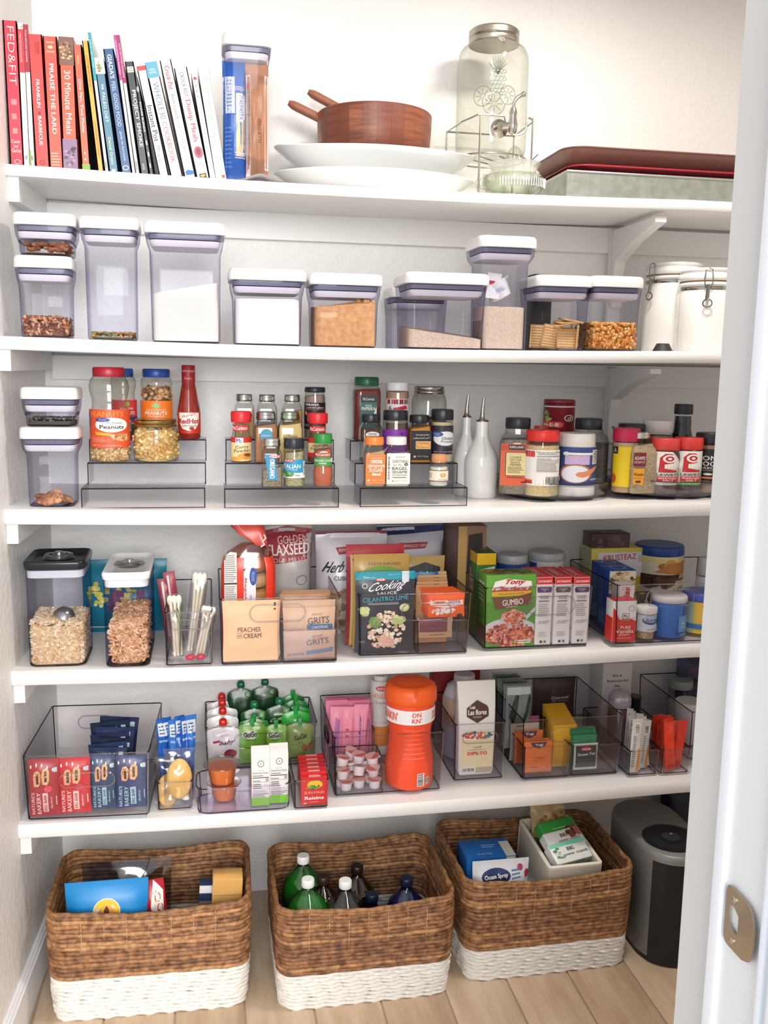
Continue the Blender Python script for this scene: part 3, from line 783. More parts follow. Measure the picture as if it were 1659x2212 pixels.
# tall pasta container
P = place('A', 1288, 1570, 132, 962, s=5, y=.15)
pc = pop_box(P, .105, 'tall clear container with white lid holding two packets of pasta', lidh=.024, taper=.84)
a = px('A', 1390, 240)
pouch((P.x - .026, .19, P.z + .006), .052, P.h - .055, .05, 'pasta_packet', 'blue and clear packet of pasta inside the tall container', '#2b62b4', [('r', .55, .2, .95, .72, '#ecd29a'), ('r', 0, .55, .5, .86, '#d8e0ee'), ('l', .08, .57, .45, .84, 9, '#8a9ab8'), ('e', .78, .6, .2, .12, '#e8ecf4'), ('t', 'ITALPASTA', .76, .6, .14, .2, '#2454a8', -90), ('l', .5, .18, 1, .24, 3, '#e9e0ef'), ('l', .5, .74, 1, .78, 3, '#e8d0e0'), ('l', .1, .1, .4, .45, 10, '#5c88cc')], group='pasta packets in the tall container', seed=3)
pouch((P.x + .022, .18, P.z + .005), .05, P.h - .06, .058, 'spaghetti_packet', 'brown whole wheat spaghetti packet inside the tall container', '#b98568', [('r', .02, .02, .2, .9, '#e8d8d0'), ('r', .82, .1, .98, .9, '#ece4e0'), ('l', .05, .3, .17, .85, 14, '#888'), ('t', 'SPAGHETTI', .58, .42, .16, .2, '#7a4a34', -90), ('b', .25, .05, .8, .9, 12, '#ab7658'), ('e', .1, .8, .06, .03, '#d04038')], group='pasta packets in the tall container', seed=5)
# folded white paper on the shelf edge
def paper():
    p = hit(*px('A', 1480, 985), y=.15)
    t = thing('crumpled_paper', 'small curled sheet of white paper by the pasta container', 'paper', (p.x + .02, .14, top(5, p.x)))
    v = []; f = []; n = 12
    for zz in (0, .0008):
        for j in range(5):
            for i in range(n + 1):
                x = -.075 + .15 * i / n; y = j * .018
                v.append((x, y, zz + .016 * math.exp(-((x + .01) / .03) ** 2) * (1 - j / 6) + .001))
    N = 5 * (n + 1)
    for s in (0, 1):
        for j in range(4):
            for i in range(n):
                q = s * N + j * (n + 1) + i; F = (q, q + 1, q + n + 2, q + n + 1); f.append(F if s else F[::-1])
    part('sheet', t, ((v, f), C('#f6f4f1', .7)))
paper()
# white platters, wooden bowl with servers
def platter(z, label, dy, zb, hgt, lip):
    P = place('B', *z, z=zb, y=dy + .135, rd=False)
    w = P.w; d = .27
    t = thing('oval_platter', label, 'platter', (P.x, dy + d / 2, zb), group='white boat-shaped platters')
    N = 56; K = 9; v = []; f = []
    def pt(a, k, off):
        s = k / K; c, s_ = math.cos(a), math.sin(a)
        end = abs(c) ** 6
        rx = w / 2 * (.55 + .45 * s); ry = d / 2 * (.5 + .5 * s) * (1 - .12 * end)
        r = (1 + .03 * end)
        z_ = hgt * s ** 1.5 * (.9 + lip * end) + off
        return (rx * c * r, ry * s_ * r, z_)
    for off in (0, .005):
        for k in range(K + 1):
            for i in range(N): v.append(pt(2 * PI * i / N, k if off == 0 else max(k - .25, 0), off))
    M_ = (K + 1) * N
    for s in (0, 1):
        for k in range(K):
            for i in range(N):
                a = s * M_ + k * N + i; b = s * M_ + k * N + (i + 1) % N; F = (a, b, b + N, a + N)
                f.append(F if s == 0 else F[::-1])
    for i in range(N):
        a = K * N + i; b = K * N + (i + 1) % N; f.append((a, b, M_ + b, M_ + a))
    f.append(tuple(range(N - 1, -1, -1))); f.append(tuple(range(M_, M_ + N)))
    part('dish', t, ((v, f), C('#f3f4f3', .12, coat=.5)), sharp=80)
    return P, t
zs5 = top(5, .4)
P1, _ = platter((45, 1105, 905, 1035), 'lower white boat-shaped platter lying on the topmost shelf', .14, zs5, .047, .05)
P2, _ = platter((45, 1110, 800, 925), 'upper white platter stacked under the wooden salad bowl', .145, zs5 + .042, .056, .22)
def bowl():
    P = place('B', 262, 888, 640, 780, z=zs5 + .052, y=.272)
    y = .282; R = P.w / 2 * .985; z0 = zs5 + .083
    h = hit(*px('B', 575, 632), y=y).z - z0
    t = thing('salad_bowl', 'round brown wooden salad bowl on the stacked platters', 'bowl', (P.x, y, z0))
    n = 26
    cs = ['#8c4f36', '#7c4430', '#9a5a3c', '#84493a', '#74402e', '#90523a', '#a06042']
    prof = [(.9, 0), (.955, .12), (.985, .5), (1.0, .97), (.985, 1.0), (.93, 1.0), (.915, .96), (.9, .15), (.85, .1)]
    for i in range(n):
        a0 = 2 * PI * i / n + .0; a1 = 2 * PI * (i + 1) / n - .0015; v = []; f = []
        K = 3
        for k in range(K + 1):
            a = a0 + (a1 - a0) * k / K
            v += [(R * r * math.cos(a), R * r * math.sin(a), h * q) for r, q in prof]
        m = len(prof)
        for k in range(K):
            for j in range(m):
                f.append((k * m + j, k * m + (j + 1) % m, (k + 1) * m + (j + 1) % m, (k + 1) * m + j)[::-1])
        f += [tuple(range(m)), tuple(range((K + 1) * m - 1, K * m - 1, -1))]
        c = cs[(i * 5 + i // 3) % 7]
        part('stave', t, ((v, f), C(c, .4, var='#6d3c2a', vscale=14, stretch=(1, 1, 9))), sharp=30)
    part('bowl_floor', t, (lathe([(R * .9, .004), (R * .9, h * .12)]), C('#7c4430', .5)))
    for (a, b, c, d), lab in (((108, 558, 330, 668), 'lower wooden salad server handle leaning out of the bowl'), ((215, 498, 440, 620), 'upper wooden salad server handle leaning out of the bowl')):
        yy = .285 if a < 200 else .34
        A = hit(*px('B', a, b), y=yy); B = hit(*px('B', c, d), y=yy)
        B = B + (B - A) * .25
        r = .0095
        n = 12; path = [A + (B - A) * i / n for i in range(n + 1)]
        s = thing('salad_server', lab, 'utensil', tuple(A), group='wooden salad servers')
        g = tube([p - A for p in path], r, 10, rf=lambda i, th: r * (.55 if i == 0 else .92 if i == 1 else 1) * (1 + .25 * abs(math.sin(th))))
        part('handle', s, (g, C('#8f5640', .5, var='#a86c50', vscale=20)), sharp=60)
        e = B - A; nn = e.normalized()
        part('spoon_head', s, (ball(tuple(e + nn * .028), .03, .02, .022), C('#84503c', .5)))
bowl()
# glass drink dispenser on a wire rack
def dispenser():
    P = place('B', 1027, 1400, 200, 780, s=5, y=.215, rd=True)
    zb = top(5, P.x); R = P.w / 2; yc = .285
    P = place('B', 1027, 1400, 200, 780, s=5, y=yc); R = P.w / 2
    zt = hit(*px('B', 1215, 168), y=yc).z; z0 = hit(*px('B', 1215, 862), y=yc).z
    h = zt - z0
    t = thing('drink_dispenser', 'large clear glass drink dispenser jar with embossed fruit and metal tap', 'dispenser', (P.x, yc, z0))
    prof = [(.86, 0), (.93, .012), (.985, .04), (1, .1), (1, .6), (1, .745), (.975, .8), (.9, .845), (.74, .88), (.69, .895), (.68, .93)]
    part('jar', t, (lathe([(r * R, z * h) for r, z in prof], k=10), clear('#f7f8f4', '#bec5b6', 1.4)), sharp=70)
    lr = R * .705
    part('screw_lid', t, (lathe([(lr * .98, h * .885), (lr, h * .89), (lr, h * .925), (lr * .95, h * .935), (lr * 1, h * .945), (lr, h * .985), (lr * .93, h), (lr * .85, h * .996)], k=10), C('#b9b3a6', .3, 1)))
    em = clear('#eaede6', '#a0a89a', 2.4)
    def em_(nm, g): part(nm, t, (g, em))
    def on(s, z): a = s / R - .15; return Vector((R * 1.0 * math.sin(a), -R * math.cos(a), z))
    # pineapple and citrus slices in relief
    pin = []
    for i in range(6):
        for j in range(4):
            s = (j - 1.5) * .0085 + (i % 2) * .004; z = h * .46 + i * .0085; pin.append(ball(tuple(on(s + .0, z)), .0048, .0028, .0048, 6, 4))
    V = ([], [])
    def join(gs):
        v = []; f = []
        for g in gs:
            o = len(v); v += g[0]; f += [tuple(i + o for i in q) for q in g[1]]
        return v, f
    em_('pineapple_relief', join(pin))
    lv = []
    for k in range(9):
        a = (k - 4) * .22; p0 = on(0, h * .585); 
        lv.append(tube([on(math.sin(a) * L * .7, h * .585 + L * math.cos(a)) for L in (0, .015, .03, .04)], .0018, 5, rf=lambda i, th: [.0026, .0026, .0018, .0005][i]))
    em_('pineapple_leaves', join(lv))
    for cx, cz, r in ((-.033, h * .42, .022), (-.006, h * .36, .025), (.026, h * .43, .02)):
        g = [tube([on(cx + r * math.cos(q * PI / 10), cz + r * math.sin(q * PI / 10)) for q in range(20)], .0014, 5, True)]
        for q in range(8):
            b = q * PI / 4; g.append(tube([on(cx + rr * math.cos(b), cz + rr * math.sin(b)) for rr in (.004, r * .8)], .0011, 4))
        em_('citrus_slice_relief', join(g))
    # tap
    met = C('#c8c4ba', .18, 1)
    A = hit(*px('B', 1250, 700), y=yc - R); b = A - Vector((P.x, yc, z0)); b.y = -R
    g = [xf(lathe([(.019, -.004), (.021, .003), (.014, .008), (.01, .02)], k=4), Matrix.Translation(b) @ Matrix.Rotation(PI / 2, 4, 'X'))]
    g.append(tube([b, b + Vector((.006, -.022, .001)), b + Vector((.02, -.03, .002))], .008, 10))
    c = b + Vector((.024, -.03, 0))
    g.append(mv(lathe([(.006, -.016), (.0095, -.012), (.011, .004), (.008, .022), (.0095, .03), (.006, .04)]), *c))
    g.append(tube([c + Vector((0, 0, .038)), c + Vector((.001, 0, .052)), c + Vector((.008, -.004, .062)), c + Vector((.018, -.006, .068))], .0045, 8))
    g.append(ball(tuple(c + Vector((.021, -.007, .069))), .006))
    part('tap', t, [(q, met) for q in g])
    # rack
    zr = hit(*px('B', 1215, 700), y=yc).z
    yq = yc - R - .012; rk = thing('wire_rack', 'silver wire rack carrying the glass drink dispenser', 'rack', (P.x, yc, zb))
    L = lambda q: q
    hw = P.w / 2 * 1.02; hr = zr - zb + .008; zsup = z0 - zb - .004
    wm = C('#b8b5ae', .3, 1)
    y0, y1 = -R - .004, R + .004
    # top loop dips under the tap in front
    topl = [(-hw, y0 + .035, hr - .01), (-hw + .03, y0, hr)] + [(-hw + .06, y0, hr + .001), (.005, y0, hr)]
    for k in range(9):
        a = PI * k / 8; topl.append((.034 - .026 * math.cos(a), y0, hr - .014 - .026 * math.sin(a) ** .8))
    topl += [(.06, y0, hr - .002), (hw - .02, y0, hr), (hw, y0 + .03, hr), (hw, y1, hr), (-hw, y1, hr)]
    part('top_loop', rk, (tube(topl, .0022, 6, True), wm))
    part('support_ring', rk, (tube([(hw * .98 * math.cos(2 * PI * k / 32), R * math.sin(2 * PI * k / 32), zsup) for k in range(32)], .0022, 6, True), wm))
    for k in range(5): part('support_wire', rk, (tube([(-hw * .9 + k * .04, -R * .35 - .02 * k, zsup - .004), (hw * .1 + k * .02, R * .3 - .02 * k, zsup - .004)], .0015, 5), wm))
    for x_, y_ in ((-hw + .035, y0), (hw - .012, y0), (-hw, y1), (hw, y1)): part('leg', rk, (tube([(x_, y_, 0), (x_, y_, hr)], .0024, 6), wm))
dispenser()
def juicer():
    P = place('B', 1142, 1525, 745, 1050, s=5, y=.128, rd=True)
    gm = clear('#f6f8f2', '#b2b9a8', 1.6); gm2 = clear('#f6f8f2', '#b8bfae', 1.6)
    t = thing('citrus_juicer', 'clear glass citrus juicer with ribbed reamer over a handled bowl', 'juicer', (P.x, P.y, P.z))
    R = P.w / 2 * .88; hb = .052
    part('bowl', t, (lathe([(R * .55, 0), (R * .6, .006), (R * .58, .01), (R * .85, .018), (R * .98, .032), (R, .043), (R * .94, hb), (R * .9, hb), (R * .93, .04), (R * .8, .022), (R * .5, .014)]), gm), sharp=70)
    part('bowl_ribs', t, [(tube([(R * .99 * math.sin(a), -R * .99 * math.cos(a), .016 + .006), (R * 1.005 * math.sin(a), -R * 1.005 * math.cos(a), .042)], .0016, 5), gm2) for a in [(-1 + i * .09) for i in range(23)]])
    part('handle', t, (tube([(-R * .9, -.01, .046), (-R * 1.12, -.014, .048), (-R * 1.22, -.016, .034), (-R * 1.15, -.014, .016), (-R * .88, -.01, .014)], .0055, 8), gm))
    part('reamer_dish', t, (lathe([(R * .55, hb - .012), (R * .6, hb), (R * .7, hb + .014), (R * .78, hb + .026), (R * .82, hb + .029), (R * .76, hb + .027), (R * .62, hb + .012), (R * .4, hb + .006)]), milky('#f4f3ec', .55)), sharp=70)
    g = lathe([(R * .33, hb + .008), (R * .3, hb + .03), (R * .2, hb + .055), (R * .1, hb + .066), (.001, hb + .07)], k=9)
    n = 40; v = []
    for (x, y, z) in g[0]:
        a = math.atan2(y, x); k = 1 + .12 * math.cos(10 * a); v.append((x * k, y * k, z))
    part('reamer', t, ((v, g[1]), gm2), sharp=70)
juicer()
# galvanised tray with two roasting trays inside
def trays():
    A = hit(*px('C', 317, 500), y=Y5 + .012); B = hit(*px('C', 317, 335), y=Y5 + .012)
    zb = top(5, A.x); h = B.z - zb; x0 = A.x; w = .56; d = .27
    zm = C('#b7bab4', .38, .75, var='#a3a8a2', vscale=45, bump=.15, scale=60)
    t = thing('galvanised_tray', 'grey galvanised metal tray at the right end of the topmost shelf', 'tray', (x0, Y5 + .012, zb))
    T = .0015
    part('front_side', t, (gbox(0, w, 0, T, 0, h), zm)); part('back_side', t, (gbox(0, w, d - T, d, 0, h), zm))
    part('left_side', t, (gbox(0, T, T, d - T, 0, h), zm)); part('right_side', t, (gbox(w - T, w, T, d - T, 0, h), zm))
    part('tray_floor', t, (gbox(T, w - T, T, d - T, .001, .003), zm))
    part('rolled_rim', t, (tube([(0, 0, h), (w, 0, h), (w, d, h), (0, d, h)], .003, 8, True), C('#c6c8c2', .35, .8)))
    part('bottom_lip', t, (tube([(0, 0, .002), (w, 0, .002), (w, d, .002), (0, d, .002)], .0018, 6, True), C('#a9aca6', .35, .8)))
    # brown tray tipped on edge at the back, dark red pan in front
    def pan(name, label, loc, w, d, h, c, c2, rx, ry=0, fl=.018):
        q = thing(name, label, 'tray', loc, rx=rx, ry=ry)
        o = outline(w / 2, d / 2, .05, 6); i_ = outline(w / 2 - fl, d / 2 - fl, .035, 6); n = len(o); v = []
        for zz, oo in ((h, o), (h * .96, [(a * .995, b * .99) for a, b in o]), (0, i_)): v += [(a, b, zz) for a, b in oo]
        v += [(a, b, h - .001) for a, b in outline(w / 2 - .004, d / 2 - .004, .046, 6)] + [(a, b, .002) for a, b in outline(w / 2 - fl - .003, d / 2 - fl - .003, .032, 6)]
        f = []
        for a_, b_ in ((0, 1), (1, 2), (3, 0), (4, 3)):
            for j in range(n):
                k = (j + 1) % n; f.append((a_ * n + j, b_ * n + j, b_ * n + k, a_ * n + k))
        f += [tuple(range(3 * n - 1, 2 * n - 1, -1)), tuple(range(4 * n, 5 * n))]
        part('pan', q, ((v, f), C(c, .4)), sharp=60)
        part('rim', q, (tube([(a, b, h) for a, b in o], .0022, 6, True), C(c2, .35)))
        return q
    zr = hit(*px('C', 400, 182), y=Y5 + .02).z; zf = hit(*px('C', 400, 298), y=Y5 + .02).z
    xl = hit(*px('C', 318, 200), y=Y5 + .02).x
    pan('roasting_pan', 'dark red shallow pan between the grey tray and the brown tray', (xl + .29, .262, zf - .022), .555, .255, .022, '#6e1c26', '#a32a34', 0, fl=.02)
    pan('serving_tray', 'large brown tray with rounded corners, topmost of the stacked trays', (xl + .285, .265, zf), .575, .27, zr - zf, '#94685c', '#6e4a40', 0, fl=.03)
trays()
# ================================================================== second shelf: the lidded containers
def hfun(a=0, b=0, n=.0, sc=40, sd=0, lump=None):
    def q(x, y):
        z = a * x + b * y + n * noise.noise(Vector((x * sc + sd, y * sc, sd)))
        if lump: z += lump[2] * math.exp(-((x - lump[0]) ** 2 + (y - lump[1]) ** 2) / lump[3] ** 2)
        return z
    return q
def pbox(reg, u0, u1, vt, vb, y, d, lab, s=4, z=None, **k):
    P = place(reg, u0, u1, vt, vb, s=s, z=z, y=y)
    t = pop_box(P, d, lab, **k); t['h'] = P.h; t['y'] = y
    return t
def lev(reg, v, t, u): return hit(*px(reg, u, v), y=t.location.y - t['id'] / 2).z - t.location.z
ALM = ball((0, 0, 0), .0105, .0065, .0042, 8, 6)
NUT = ball((0, 0, 0), .008, .0045, .0028, 6, 4)
t = pbox('D', 90, 462, 388, 935, .035, .095, 'lower of two stacked small containers, pecan pieces in the bottom', taper=.88)
L = lev('D', 800, t, 280)
filling(t, L - .006, C('#8a5a44', .8), 'pecan_pieces', 'brown core of the heap of chopped pecans', hfun(n=.006), inset=.006)
bits(t, scatter(t['iw'], t['id'], L, 420, hfun(n=.006), .004), NUT, [C(c, .6) for c in ('#a8643c', '#7c4634', '#8a5f58', '#d09a70', '#6f4840', '#e0b48c')], 'chopped_pecans', 'chopped pecans in the lower left container')
t2 = pbox('D', 78, 478, 112, 392, .03, .1, 'upper of two stacked small containers, holding whole almonds', z=t.location.z + t['h'] + .0005, s=None, taper=.86)
L = lev('D', 330, t2, 280)
for x, y, z in scatter(t2['iw'] - .01, t2['id'] - .01, L, 30, faces='ft', m=.008): pass
bits(t2, scatter(t2['iw'] - .006, t2['id'] - .006, L + .004, 85, faces='fffrt', m=.0065), ALM, [C(c, .55, var='#7c4630', vscale=150) for c in ('#b87850', '#a56a48', '#c48a62')], 'almond', 'brown almond in the upper left stacked container', joined=False, group='almonds in the stacked container', rotf=lambda r: Matrix.Rotation(r.uniform(0, 6.3), 3, 'Z') @ Matrix.Rotation(r.uniform(-.5, .5), 3, 'X'))
filling(t2, max(.004, L - .012), C('#8a5238', .8), 'almond_heap', 'almonds hidden under the top layer', inset=.008)
t = pbox('D', 512, 890, 138, 950, .035, .1, 'tall narrow container with white lid and a thin layer of seeds', taper=.85)
L = lev('D', 897, t, 700)
filling(t, max(.003, L - .004), C('#7a7048', .8), 'seed_base', 'green seeds at the bottom of the tall narrow container', inset=.005)
bits(t, scatter(t['iw'], t['id'], L, 190, m=.0035), ball((0, 0, 0), .006, .0035, .0014, 6, 4), [C(c, .6) for c in ('#8d8a52', '#a6a068', '#b8683c', '#6e6a3c', '#d8a058')], 'pumpkin_seeds', 'green and orange seeds in the tall narrow container')
FL = C('#e9dfd4', .9, bump=.2, scale=90)
t = pbox('D', 928, 1440, 170, 972, .03, .13, 'largest container on the shelf, two thirds full of white flour', taper=.88)
filling(t, lev('D', 600, t, 1180), FL, 'flour', 'white flour heaped higher at the right in the largest container', hfun(.19, 0, .004))
t = pbox('E', 47, 518, 112, 615, .03, .13, 'medium container nearly full of white sugar', taper=.9)
filling(t, lev('E', 303, t, 285), C('#ece8e5', .9, bump=.15, scale=300), 'sugar', 'fine white sugar filling the medium container', hfun(0, 0, .005, 25))
t = pbox('E', 545, 990, 142, 625, .03, .13, 'medium container filled with clumpy brown sugar', taper=.9)
BS = C('#d9a774', .9, bump=.8, scale=120, var='#c58f5c', vscale=90)
L = lev('E', 350, t, 765)
filling(t, L, BS, 'brown_sugar', 'clumpy light brown sugar', hfun(0, 0, .008, 70, 2, lump=(.045, -.03, .018, .025)))
bits(t, [(.043 + rnd.uniform(-.018, .018), -t['id'] / 2 + .008 + rnd.uniform(0, .03), L + rnd.uniform(-.004, .012)) for i in range(40)], ball((0, 0, 0), .005, .004, .0045, 6, 4), [BS, C('#c08a58', .9), C('#e0b080', .9)], 'brown_sugar_lumps', 'lumps of brown sugar heaped at the right corner')
OATS = grainy('steel_cut_grain', ['#d8bea4', '#e6d2bc', '#c9aa8c', '#eedfcf'], 600, .7, bd=.001)
tb = pbox('E', 1045, 1400, 228, 628, .22, .12, 'clear container standing behind the wide grain container', taper=.93)
t = pbox('E', 1135, 1648, 137, 632, .03, .15, 'wide container a third full of pale grain', taper=.93)
filling(t, lev('E', 505, t, 1380), OATS, 'pale_grain', 'pale beige grain sloping down to the right in the wide container', hfun(-.12, .1, .003, 60))
Pc = place('F', 85, 397, 172, 807, s=4, y=.04)
t = pbox('F', 85, 397, 172, 807, .035, .13, 'tall container half full of pale grits, rising above its neighbours', taper=.8)
filling(t, lev('F', 562, t, 245), grainy('grits_grain', ['#dcc3a6', '#e8d4bd', '#cfb293', '#efe2d2'], 700, .6, bd=.001), 'grits', 'pale coarse grits filling half of the tall container', hfun(0, 0, .002, 60))
q = lev('F', 540, t, 245)
s_ = thing('measuring_scoop', 'white plastic scoop with tiny print lying on the grits', 'scoop', (t.location.x + .004, t.location.y - .01, t.location.z + q + .012), ry=-.5)
part('cup', s_, (lathe([(.02, 0), (.024, .002), (.03, .04), (.0285, .04), (.022, .004)]), C('#f3f1f2', .3)))
deco(s_, cyl(.0275, .012, -.2), .04, .022, [('l', .1, .2, .9, .8, 4, '#8aa0c8'), ('r', .0, .7, .2, .95, '#c83038')], None, 'scoop_print')
part('spout', s_, (gbox(.012, .032, -.01, .01, .036, .04), C('#f3f1f2', .3)))
t_ = solo('sugar_packet', 'folded white and red paper label inside the tall grits container', 'packet', (t.location.x - .028, t.location.y - .035, t.location.z + q + .01), [(gbox(-.014, .018, 0, .001, 0, .055), C('#efecec', .5)), (gbox(-.014, .004, -.001, 0, .03, .038), C('#c5283a', .5))], ry=.1)
t = pbox('F', 400, 705, 387, 805, .035, .14, 'container with square crackers standing on edge', taper=.92)
w_, d_ = t['iw'], t['id']
cm = C('#d9ad72', .8, bump=.3, scale=150, var='#c99656', vscale=60)
for k, (x, y, rz, ry, rx, hh) in enumerate(((-.052, -.03, -.5, .05, .05, 1), (-.03, -.045, .25, .1, .1, 1), (-.022, -.03, .3, .14, .1, 1), (.018, -.05, 0, .02, -.12, .85), (.02, -.035, .05, -.02, -.1, .9), (.047, -.02, 1.2, 0, 0, 1.05), (0, .02, .1, .05, .2, 1), (.05, -.04, 1.3, 0, .05, 1))):
    o = solo('square_cracker', 'square ridged cracker standing on edge, ' + ['far left, turned', 'second from the left', 'behind the second', 'front middle, facing out', 'behind the middle one', 'at the right, edge on', 'in the rear', 'far right, edge on'][k], 'cracker', (t.location.x + x * .8, t.location.y + y, t.location.z + .006), [(gbox(-.023, .023, -.0022, .0022, 0, .052 * hh), cm)] + [(gbox(-.022, .022, -.0028, -.0022, .004 + i * .006, .007 + i * .006), C('#e6c088', .8)) for i in range(8 if hh >= 1 else 6)], rz=rz, rx=rx, ry=ry, group='crackers in the container')
for k in range(3):
    solo('square_cracker', 'square cracker lying flat over the upright ones, ' + ['lowest', 'middle', 'topmost'][k], 'cracker', (t.location.x + .006 + k * .01, t.location.y - .04, t.location.z + .058 + k * .004), [(mv(rbox(.048, .048, .0045, .004), 0), cm)], rx=.1, ry=-.25 + k * .2, group='crackers in the container')
t = pbox('F', 703, 983, 392, 805, .035, .12, 'container half full of orange popcorn kernels', taper=.92)
L = lev('F', 660, t, 815)
filling(t, L - .004, C('#c98a3c', .8), 'popcorn_core', 'inner mass of popcorn kernels', inset=.006)
bits(t, scatter(t['iw'], t['id'], L, 900, m=.0032), ball((0, 0, 0), .0038, .003, .0048, 7, 5), [C(c, .35) for c in ('#e9a144', '#f0b460', '#dd8c30', '#f4c888', '#c8742a')], 'popcorn_kernels', 'orange popcorn kernels in the clear container')
# black box seen behind
q_ = hit(*px('F', 435, 384), y=.32); q_ = (q_.x, .34, top(4, q_.x)), q_.z - top(4, q_.x)
solo('black_box', 'small black box half hidden behind the cracker container', 'box', q_[0], (rbox(.05, .05, q_[1]), '#1c1d20'))
def canister(reg, u0, u1, vt, y, label, vlid, vband, clasp):
    P = place(reg, u0, u1, vt, 805, s=4, y=y, rd=True)
    R, h = P.w / 2, P.h
    t = thing('ceramic_canister', label, 'canister', (P.x, P.y, P.z), group='white ceramic canisters with wire clasps')
    zl = hit(*px(reg, (u0 + u1) / 2, vlid), y=P.y).z - P.z; zb = hit(*px(reg, (u0 + u1) / 2, vband), y=P.y).z - P.z
    cer = C('#f0eeea', .15, coat=.5)
    part('pot', t, (lathe([(R * .93, 0), (R * .97, .006), (R * .97, zb - .012), (R * .92, zb - .004), (R * .92, zb + .004), (R * .99, zb + .008), (R, zl - .008), (R * .95, zl - .003)], k=8), cer), sharp=60)
    part('lid', t, (lathe([(R * .95, zl + .001), (R * .99, zl + .004), (R * .99, zl + .014), (R * .95, zl + .018), (R * .9, zl + .02), (R * .95, zl + .024), (R * .95, h - .004), (R * .88, h)], k=8), cer), sharp=60)
    part('seal', t, (lathe([(R * .93, zl - .003), (R * .93, zl + .002)], k=8), C('#9a7c5a', .6)))
    part('neck_band', t, (lathe([(R * .925, zb - .004), (R * .935, zb - .003), (R * .935, zb + .004), (R * .925, zb + .005)], k=8), C('#b0ada6', .2, 1)))
    m = C('#8d8a84', .25, 1); a = clasp
    def q(s, o, z): return ((R + o) * math.sin(a + s / R), -(R + o) * math.cos(a + s / R), z)
    part('wire_bail', t, (tube([q(-.006, .002, zb), q(-.009, .004, zl), q(-.007, .003, h - .006), q(0, 0, h - .002), q(.007, .003, h - .006), q(.009, .004, zl), q(.006, .002, zb)], .0013, 6), m))
    part('clasp_lever', t, (tube([q(0, .004, zb + .006), q(-.001, .006, zb - .01), q(-.002, .008, zb - .028)], .004, 8), m))
    part('clasp_ring', t, (tube([q(.009 * math.cos(k * PI / 8), .009, zb - .036 + .009 * math.sin(k * PI / 8)) for k in range(16)], .0018, 6, True), m))
canister('F', 992, 1285, 328, .2, 'white ceramic canister further back, its clasp on the left', 395, 432, -1.25)
canister('F', 1175, 1475, 360, .07, 'white ceramic canister in front with a ring clasp facing out', 430, 470, -.5)
P = place('F', 1035, 1137, 762, 805, s=4, y=.05, rd=True)
t = thing('black_stopper', 'small black rubber cup lying upside down before the canisters', 'stopper', (P.x, P.y, P.z))
part('cup', t, (lathe([(P.w / 2, 0), (P.w / 2 * .95, .002), (P.w / 2 * .62, .017), (P.w / 2 * .55, .018)]), C('#26262a', .6)))
# ================================================================== third shelf: spices
t = pbox('G', 142, 562, 540, 1110, .02, .1, 'container on the spice shelf with a few brown cookies left in it', s=3, taper=.82)
w_, d_ = t['iw'], t['id']
cm = [C(c, .8, var='#8a5638', vscale=90) for c in ('#c08c68', '#a87350', '#d09c78')]
for k, (x, y, z, a, b) in enumerate(((-.02, -.03, .008, .1, .2), (.02, -.028, .012, -.3, .3), (.0, -.02, .022, .2, -.2), (.03, .0, .01, .1, .4), (-.03, .005, .014, -.2, .1), (.012, -.034, .02, .9, .1), (-.008, -.036, .012, .8, -.3))):
    solo('cookie_piece', 'broken brown cookie piece, ' + ['front left, flat', 'front right, flat', 'centre of the pile', 'right rear', 'left rear', 'steep one at the front', 'topmost front piece'][k], 'cookie', (t.location.x + x * .8, t.location.y + y, t.location.z + z + .002), (xf(ball((0, 0, 0), .019, .014, .007, 9, 5), Matrix.Rotation(k, 4, 'Z')), cm[k % 3]), rx=a, ry=b, group='cookie pieces in the container')
t2 = pbox('G', 142, 552, 253, 543, .02, .1, 'low container with dark seeds, stacked on the cookie container', s=None, z=t.location.z + t['h'] + .0005, taper=.88)
filling(t2, .011, C('#4c463e', .8), 'dark_seed_base', 'dark seeds at the bottom of the stacked low container')
bits(t2, scatter(t2['iw'], t2['id'], .013, 420, m=.0024), ball((0, 0, 0), .0026, .0018, .0014, 6, 4), [C(c, .6) for c in ('#4a4640', '#66604f', '#7f7a66', '#35322e', '#9a8f78')], 'small_seeds', 'mixed dark small seeds in the low stacked container')
RISC = clear('#fbfbfc', '#e0dee2', .14)
RISE = clear('#6a666c', '#3a363c', 1.0)
